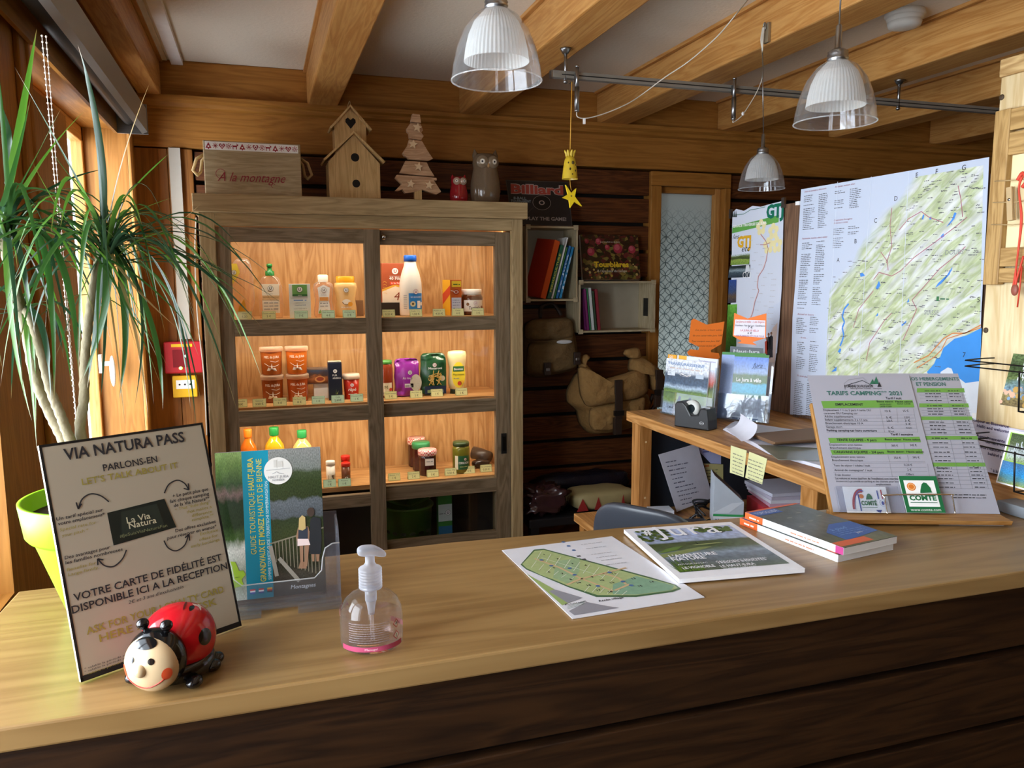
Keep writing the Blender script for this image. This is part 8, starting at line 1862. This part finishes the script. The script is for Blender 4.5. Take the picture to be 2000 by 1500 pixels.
# ------------------------------------------------------------------ lamps and ceiling track
SHADE = glass('#f3f4f5', 1.1, .03, name='shade_glass'); FROST = glass('#f2f2f0', .6, .78, hazecol='#fbfaf6', rough=.3, name='frosted_shade')
p3 = at_x(1497, 65, 1.585)
def lamp(pc, depth, lab, cordtop=None):
    """pendant seen with its rim centred on pc at this distance along the view"""
    P = EYE+sight(*pc)*depth
    t = thing('pendant_lamp', lab, 'lamp', P, 0, 'glass pendant lamps')
    R = .0745; pr = [(R, 0), (R*.995, .004), (R*.965, .022), (R*.88, .050), (R*.73, .078), (R*.50, .101), (R*.27, .113)]
    m = MB().lathe(pr+[(r-.0022, z) for r, z in pr[::-1]], SHADE, 48); part('glass_dome', m, t)
    m = MB().tube([(R*cos(2*pi*i/48), R*sin(2*pi*i/48), 0) for i in range(48)], .0012, glass('#ffffff', 1.6, .14), 8, closed=True); part('rim', m, t)
    ri = [(.0535, .030), (.0528, .034), (.0508, .05), (.0455, .072), (.0365, .092), (.018, .112)]
    m = MB(); seg = 96
    pts = []
    for i in range(seg):
        a = 2*pi*i/seg; k = 1+.010*(1 if i % 2 else -1)
        for r, z in ri: pts.append((r*k*cos(a), r*k*sin(a), z))
    n = len(ri); m.add(pts, [(i*n+j, ((i+1) % seg)*n+j, ((i+1) % seg)*n+j+1, i*n+j+1) for i in range(seg) for j in range(n-1)], FROST, False)
    part('inner_shade', m, t, 'ribbed white inner shade')
    m = MB().lathe([(0, .112), (.019, .112), (.0195, .118), (.0175, .120), (.0195, .123), (.0175, .126), (.0185, .129), (.012, .133), (.0065, .136), (.0055, .175), (.003, .178), (0, .178)], STEEL, 28); part('cap', m, t)
    inb = any(a-.03 < P.x < b+.03 for a, b in ((.234, .362), (.908, 1.045), (1.592, 1.742)))
    top = cordtop or Vector((P.x, P.y, BEAM-.001 if inb else CEIL-.001)); d = top-P
    m = MB().tube([(0, 0, .176), d], .0016, STEEL, 6); part('cord', m, t)
    if not cordtop:
        m = MB().lathe([(0, d.z), (.02, d.z), (.019, d.z-.012), (.006, d.z-.02), (0, d.z-.02)], STEEL, 24); part('ceiling_rose', m, t)
    return P, t
lamp((970, 158), 1.29, 'nearest glass pendant lamp, the one cut by the top edge')
lamp((1630, 240), 1.485, 'glass pendant lamp nearer the map, middle one in size')
P, t = lamp((1487, 369), 2.60, 'smallest looking glass pendant lamp, hanging before the frosted door', Vector((p3.x-.012, at_x(1497, 65, 1.585).y-.0, p3.z-.06)))
# ceiling track
yT = at_z(1103, 95, BEAM).y; zT = at_y(1103, 147, yT).z
a = at_y(1078, 143, yT); tr = thing('lighting_track', 'long grey metal lighting track under the ceiling joists', 'track', (a.x, yT, zT))
TRK = mat('#8f8d86', .4, metal=.4)
m = MB().box(0, 2.5, -.011, .011, -.011, .011, TRK).box(-.006, 0, -.009, .009, -.012, .012, STEEL).box(.03, 2.5, -.0116, -.0108, -.0022, .0012, BLACK); part('rail', m, tr, bev=.0012)
for px in (1103, 1755):
    x = at_y(px, 150, yT).x-a.x
    m = MB().tube([(x, -.006, BEAM-zT-.001), (x, -.006, -.02)], .0055, STEEL, 12).lathe([(0, BEAM-zT-.001), (.019, BEAM-zT-.001), (.017, BEAM-zT-.006), (.009, BEAM-zT-.018), (0, BEAM-zT-.018)], STEEL, 20, c=(x, -.006)).blob((x, -.006, -.022), (.008, .008, .007), STEEL, 12, 8); part('hanger', m, tr)
def adapter(px, lab):
    x = at_y(px, 150, yT).x; z1 = at_y(px, 133 if px < 1300 else 157, yT).z; z0 = at_y(px, 221 if px < 1300 else 237, yT).z
    t = thing('track_adapter', lab, 'adapter', (x, yT-.022, z0))
    hh = z1-z0; m = MB().tube([(0, 0, .004), (0, 0, hh*.55)], .0082, STEEL, 16).tube([(0, 0, hh*.5), (0, 0, hh)], .0062, STEEL, 14).blob((0, 0, .004), (.0082, .0082, .006), STEEL, 14, 8).blob((0, 0, hh), (.0075, .0075, .005), STEEL, 14, 8); part('body', m, t)
    part('clamp', MB().box(-.006, .006, 0, .0098, hh*.62, hh*.85, STEEL), t); return t, Vector((x, yT-.022, z0))
t1, q1 = adapter(1122, 'grey cylindrical adapter at the near end of the track')
t2, q2 = adapter(1428, 'grey cylindrical adapter near the middle of the track')
def loc(v, q): return Vector(v)-q
WCAB = mat('#cfc7b8', .5)
pth = [q1]+[at_y(x, y, yT-.03) for x, y in ((1128, 228), (1145, 231), (1180, 222), (1225, 203), (1260, 180))]+[at_y(1300, 150, yT-.1), at_y(1345, 120, yT-.18), at_y(1400, 72, yT-.3), at_y(1440, 25, yT-.4), at_z(1465, -5, CEIL-.001)]
m = MB().tube([loc(v, q1) for v in smoothpath(pth, 6)], .0019, WCAB, 6)
e = at_y(1141, 235, yT-.03)-q1; m.box(e.x-.004, e.x+.004, e.y-.002, e.y+.002, e.z-.012, e.z+.006, WHITE); part('cable', m, t1)
pth = [q2]+[at_y(x, y, yT-.025) for x, y in ((1432, 239), (1445, 230), (1455, 218))]+[at_y(1478, 180, yT-.03), at_y(1490, 145, yT-.05), Vector((p3.x-.014, p3.y, p3.z-.05))]
m = MB().tube([loc(v, q2) for v in smoothpath(pth, 6)], .0018, WCAB, 6); e = at_y(1451, 222, yT-.025)-q2; m.blob(e, (.006, .004, .007), WHITE, 10, 6); part('cable', m, t2)
# hook on the joist that carries the third lamp
t = thing('cable_hook', 'metal cable clamp on the side of a joist above the small lamp', 'hook', p3)
m = MB().box(-.004, .006, -.014, .014, -.03, .03, mat('#9a8a70', .4, metal=.4)); part('plate', m, t, bev=.001)
m = MB().tube([(-.008, .006*cos(a*pi/6), .02+.012*sin(a*pi/6)) for a in range(13)], .002, STEEL, 6)
for k in range(3): m.tube(smoothpath([(-.012, -.004+.004*k, .018), (-.016, -.006+.006*k, -.02), (-.012, .0, -.055)], 5), .0017, WCAB, 6)
part('cable_loops', m, t)
# yellow pineapple bell with a star on its cord
yB = yT-.03; pb = at_y(1113, 350, yB); YB = mat('#c9a92a', .35, spec=.5, var=.12, scale=40); YS = mat('#e3c421', .4)
t = thing('bell_mobile', 'yellow pineapple shaped bell with a star hanging on a cord from the track', 'ornament', pb)
S = mlen(1, pb); zz = lambda py: at_y(1113, py, yB).z-pb.z
m = MB().lathe([(15.5*S, 0), (15*S, 4*S), (13*S, 22*S), (10.5*S, 36*S), (8*S, 42*S), (0, 43*S)], YB, 32)
for az, z, r in ((-1.45, 30, 3.5), (-1.9, 18, 2.6), (-1.1, 15, 2.2), (-1.6, 8, 1.6), (-2.2, 30, 1.8), (-.9, 26, 1.6)):
    R = (15.5-5*z/43)*S; m.blob((R*cos(az), R*sin(az), z*S), (r*S*.8, r*S*.35, r*S), mat('#4a3c12', .6), 12, 8)
part('bell', m, t)
m = MB()
for k in range(8):
    a = 2*pi*k/8; m.blob((7*S*cos(a), 7*S*sin(a), 48*S), (3*S, 3*S, 7*S), YB, 10, 8, fn=lambda q, a=a: (q.x+max(0, q.z)*.6*cos(a), q.y+max(0, q.z)*.6*sin(a), q.z))
part('leaf_crown', m, t)
top = at_y(1117, 160, yB)-pb
m = MB().tube([(0, 0, 43*S), top], .0016, mat('#d9a13a', .6), 6).tube([(0, 0, 2*S), at_y(1114, 362, yB)-pb, at_y(1116, 372, yB)-pb], .0012, mat('#d9a13a', .6), 6).tube([top, top+Vector((.0, .03, .0))], .0012, mat('#2a2a2a'), 6); part('cord', m, t)
fs_ = Frame(pb, (1, 0, 0), (0, 0, 1)); sp_ = [(1113, 361), (1119, 375), (1125, 367), (1123, 382), (1136, 402), (1118, 392), (1111, 405), (1110, 390), (1098, 386), (1107, 378)]
sp_ = [(1104, 361), (1115, 377), (1125, 368), (1122, 384), (1136, 403), (1121, 394), (1113, 406), (1111, 391), (1098, 386), (1109, 380)]
m = MB(); m.prism([(at_y(x, y, yB).x-pb.x, at_y(x, y, yB).z-pb.z) for x, y in sp_], -.004, .004, YS, 'xz'); m.blob((at_y(1115, 383, yB).x-pb.x, -.0045, zz(383)), (.003, .001, .003), mat('#7a6a1a'), 8, 6); part('star', m, t, 'bright yellow star')
# ------------------------------------------------------------------ kinds that come more than once share a group
GR = {'honey_tub': 'honey tubs on the middle shelf', 'jam_jar': 'jam jars on the lowest shelf', 'spice_shaker': 'spice shakers on the lowest shelf', 'bottle': 'bottles on the lowest shelf',
      'leaflet_pile': 'leaflets in the dark cabinet bottom', 'owl_figurine': 'ceramic owls on the cabinet', 'guide_book': 'stacked hiking guide books', 'price_sheet': 'price sheets on the easel', 'cheese_card': 'cheese cards on the easel',
      'postcard': 'postcards on the pine panel', 'postcard_rack': 'wire postcard racks on the pine panel', 'orange_price_card': 'orange cat-shaped price cards', 'paper_sheaf': 'sheaves of paper on the raised shelf', 'brown_folder': 'brown card folders on the raised shelf',
      'sticky_note': 'sticky notes on the shelf edge', 'paper_pile': 'bundles of papers under the raised shelf', 'wall_crate': 'wooden crates on the wall', 'roller_blind': 'roller blind cassettes', 'track_adapter': 'adapters on the lighting track'}
for o in list(SC.objects):
    if o.get('category') and not o.get('group'):
        st = o.name.split('.')[0]
        if st == 'book': o['group'] = 'books in the upright crate' if ('upright' in o['label'] or 'crate side' in o['label'] or 'white one' in o['label'] or 'in the crate' in o['label']) and 'wide' not in o['label'] else 'thin books in the wide crate'
        elif st in GR: o['group'] = GR[st]
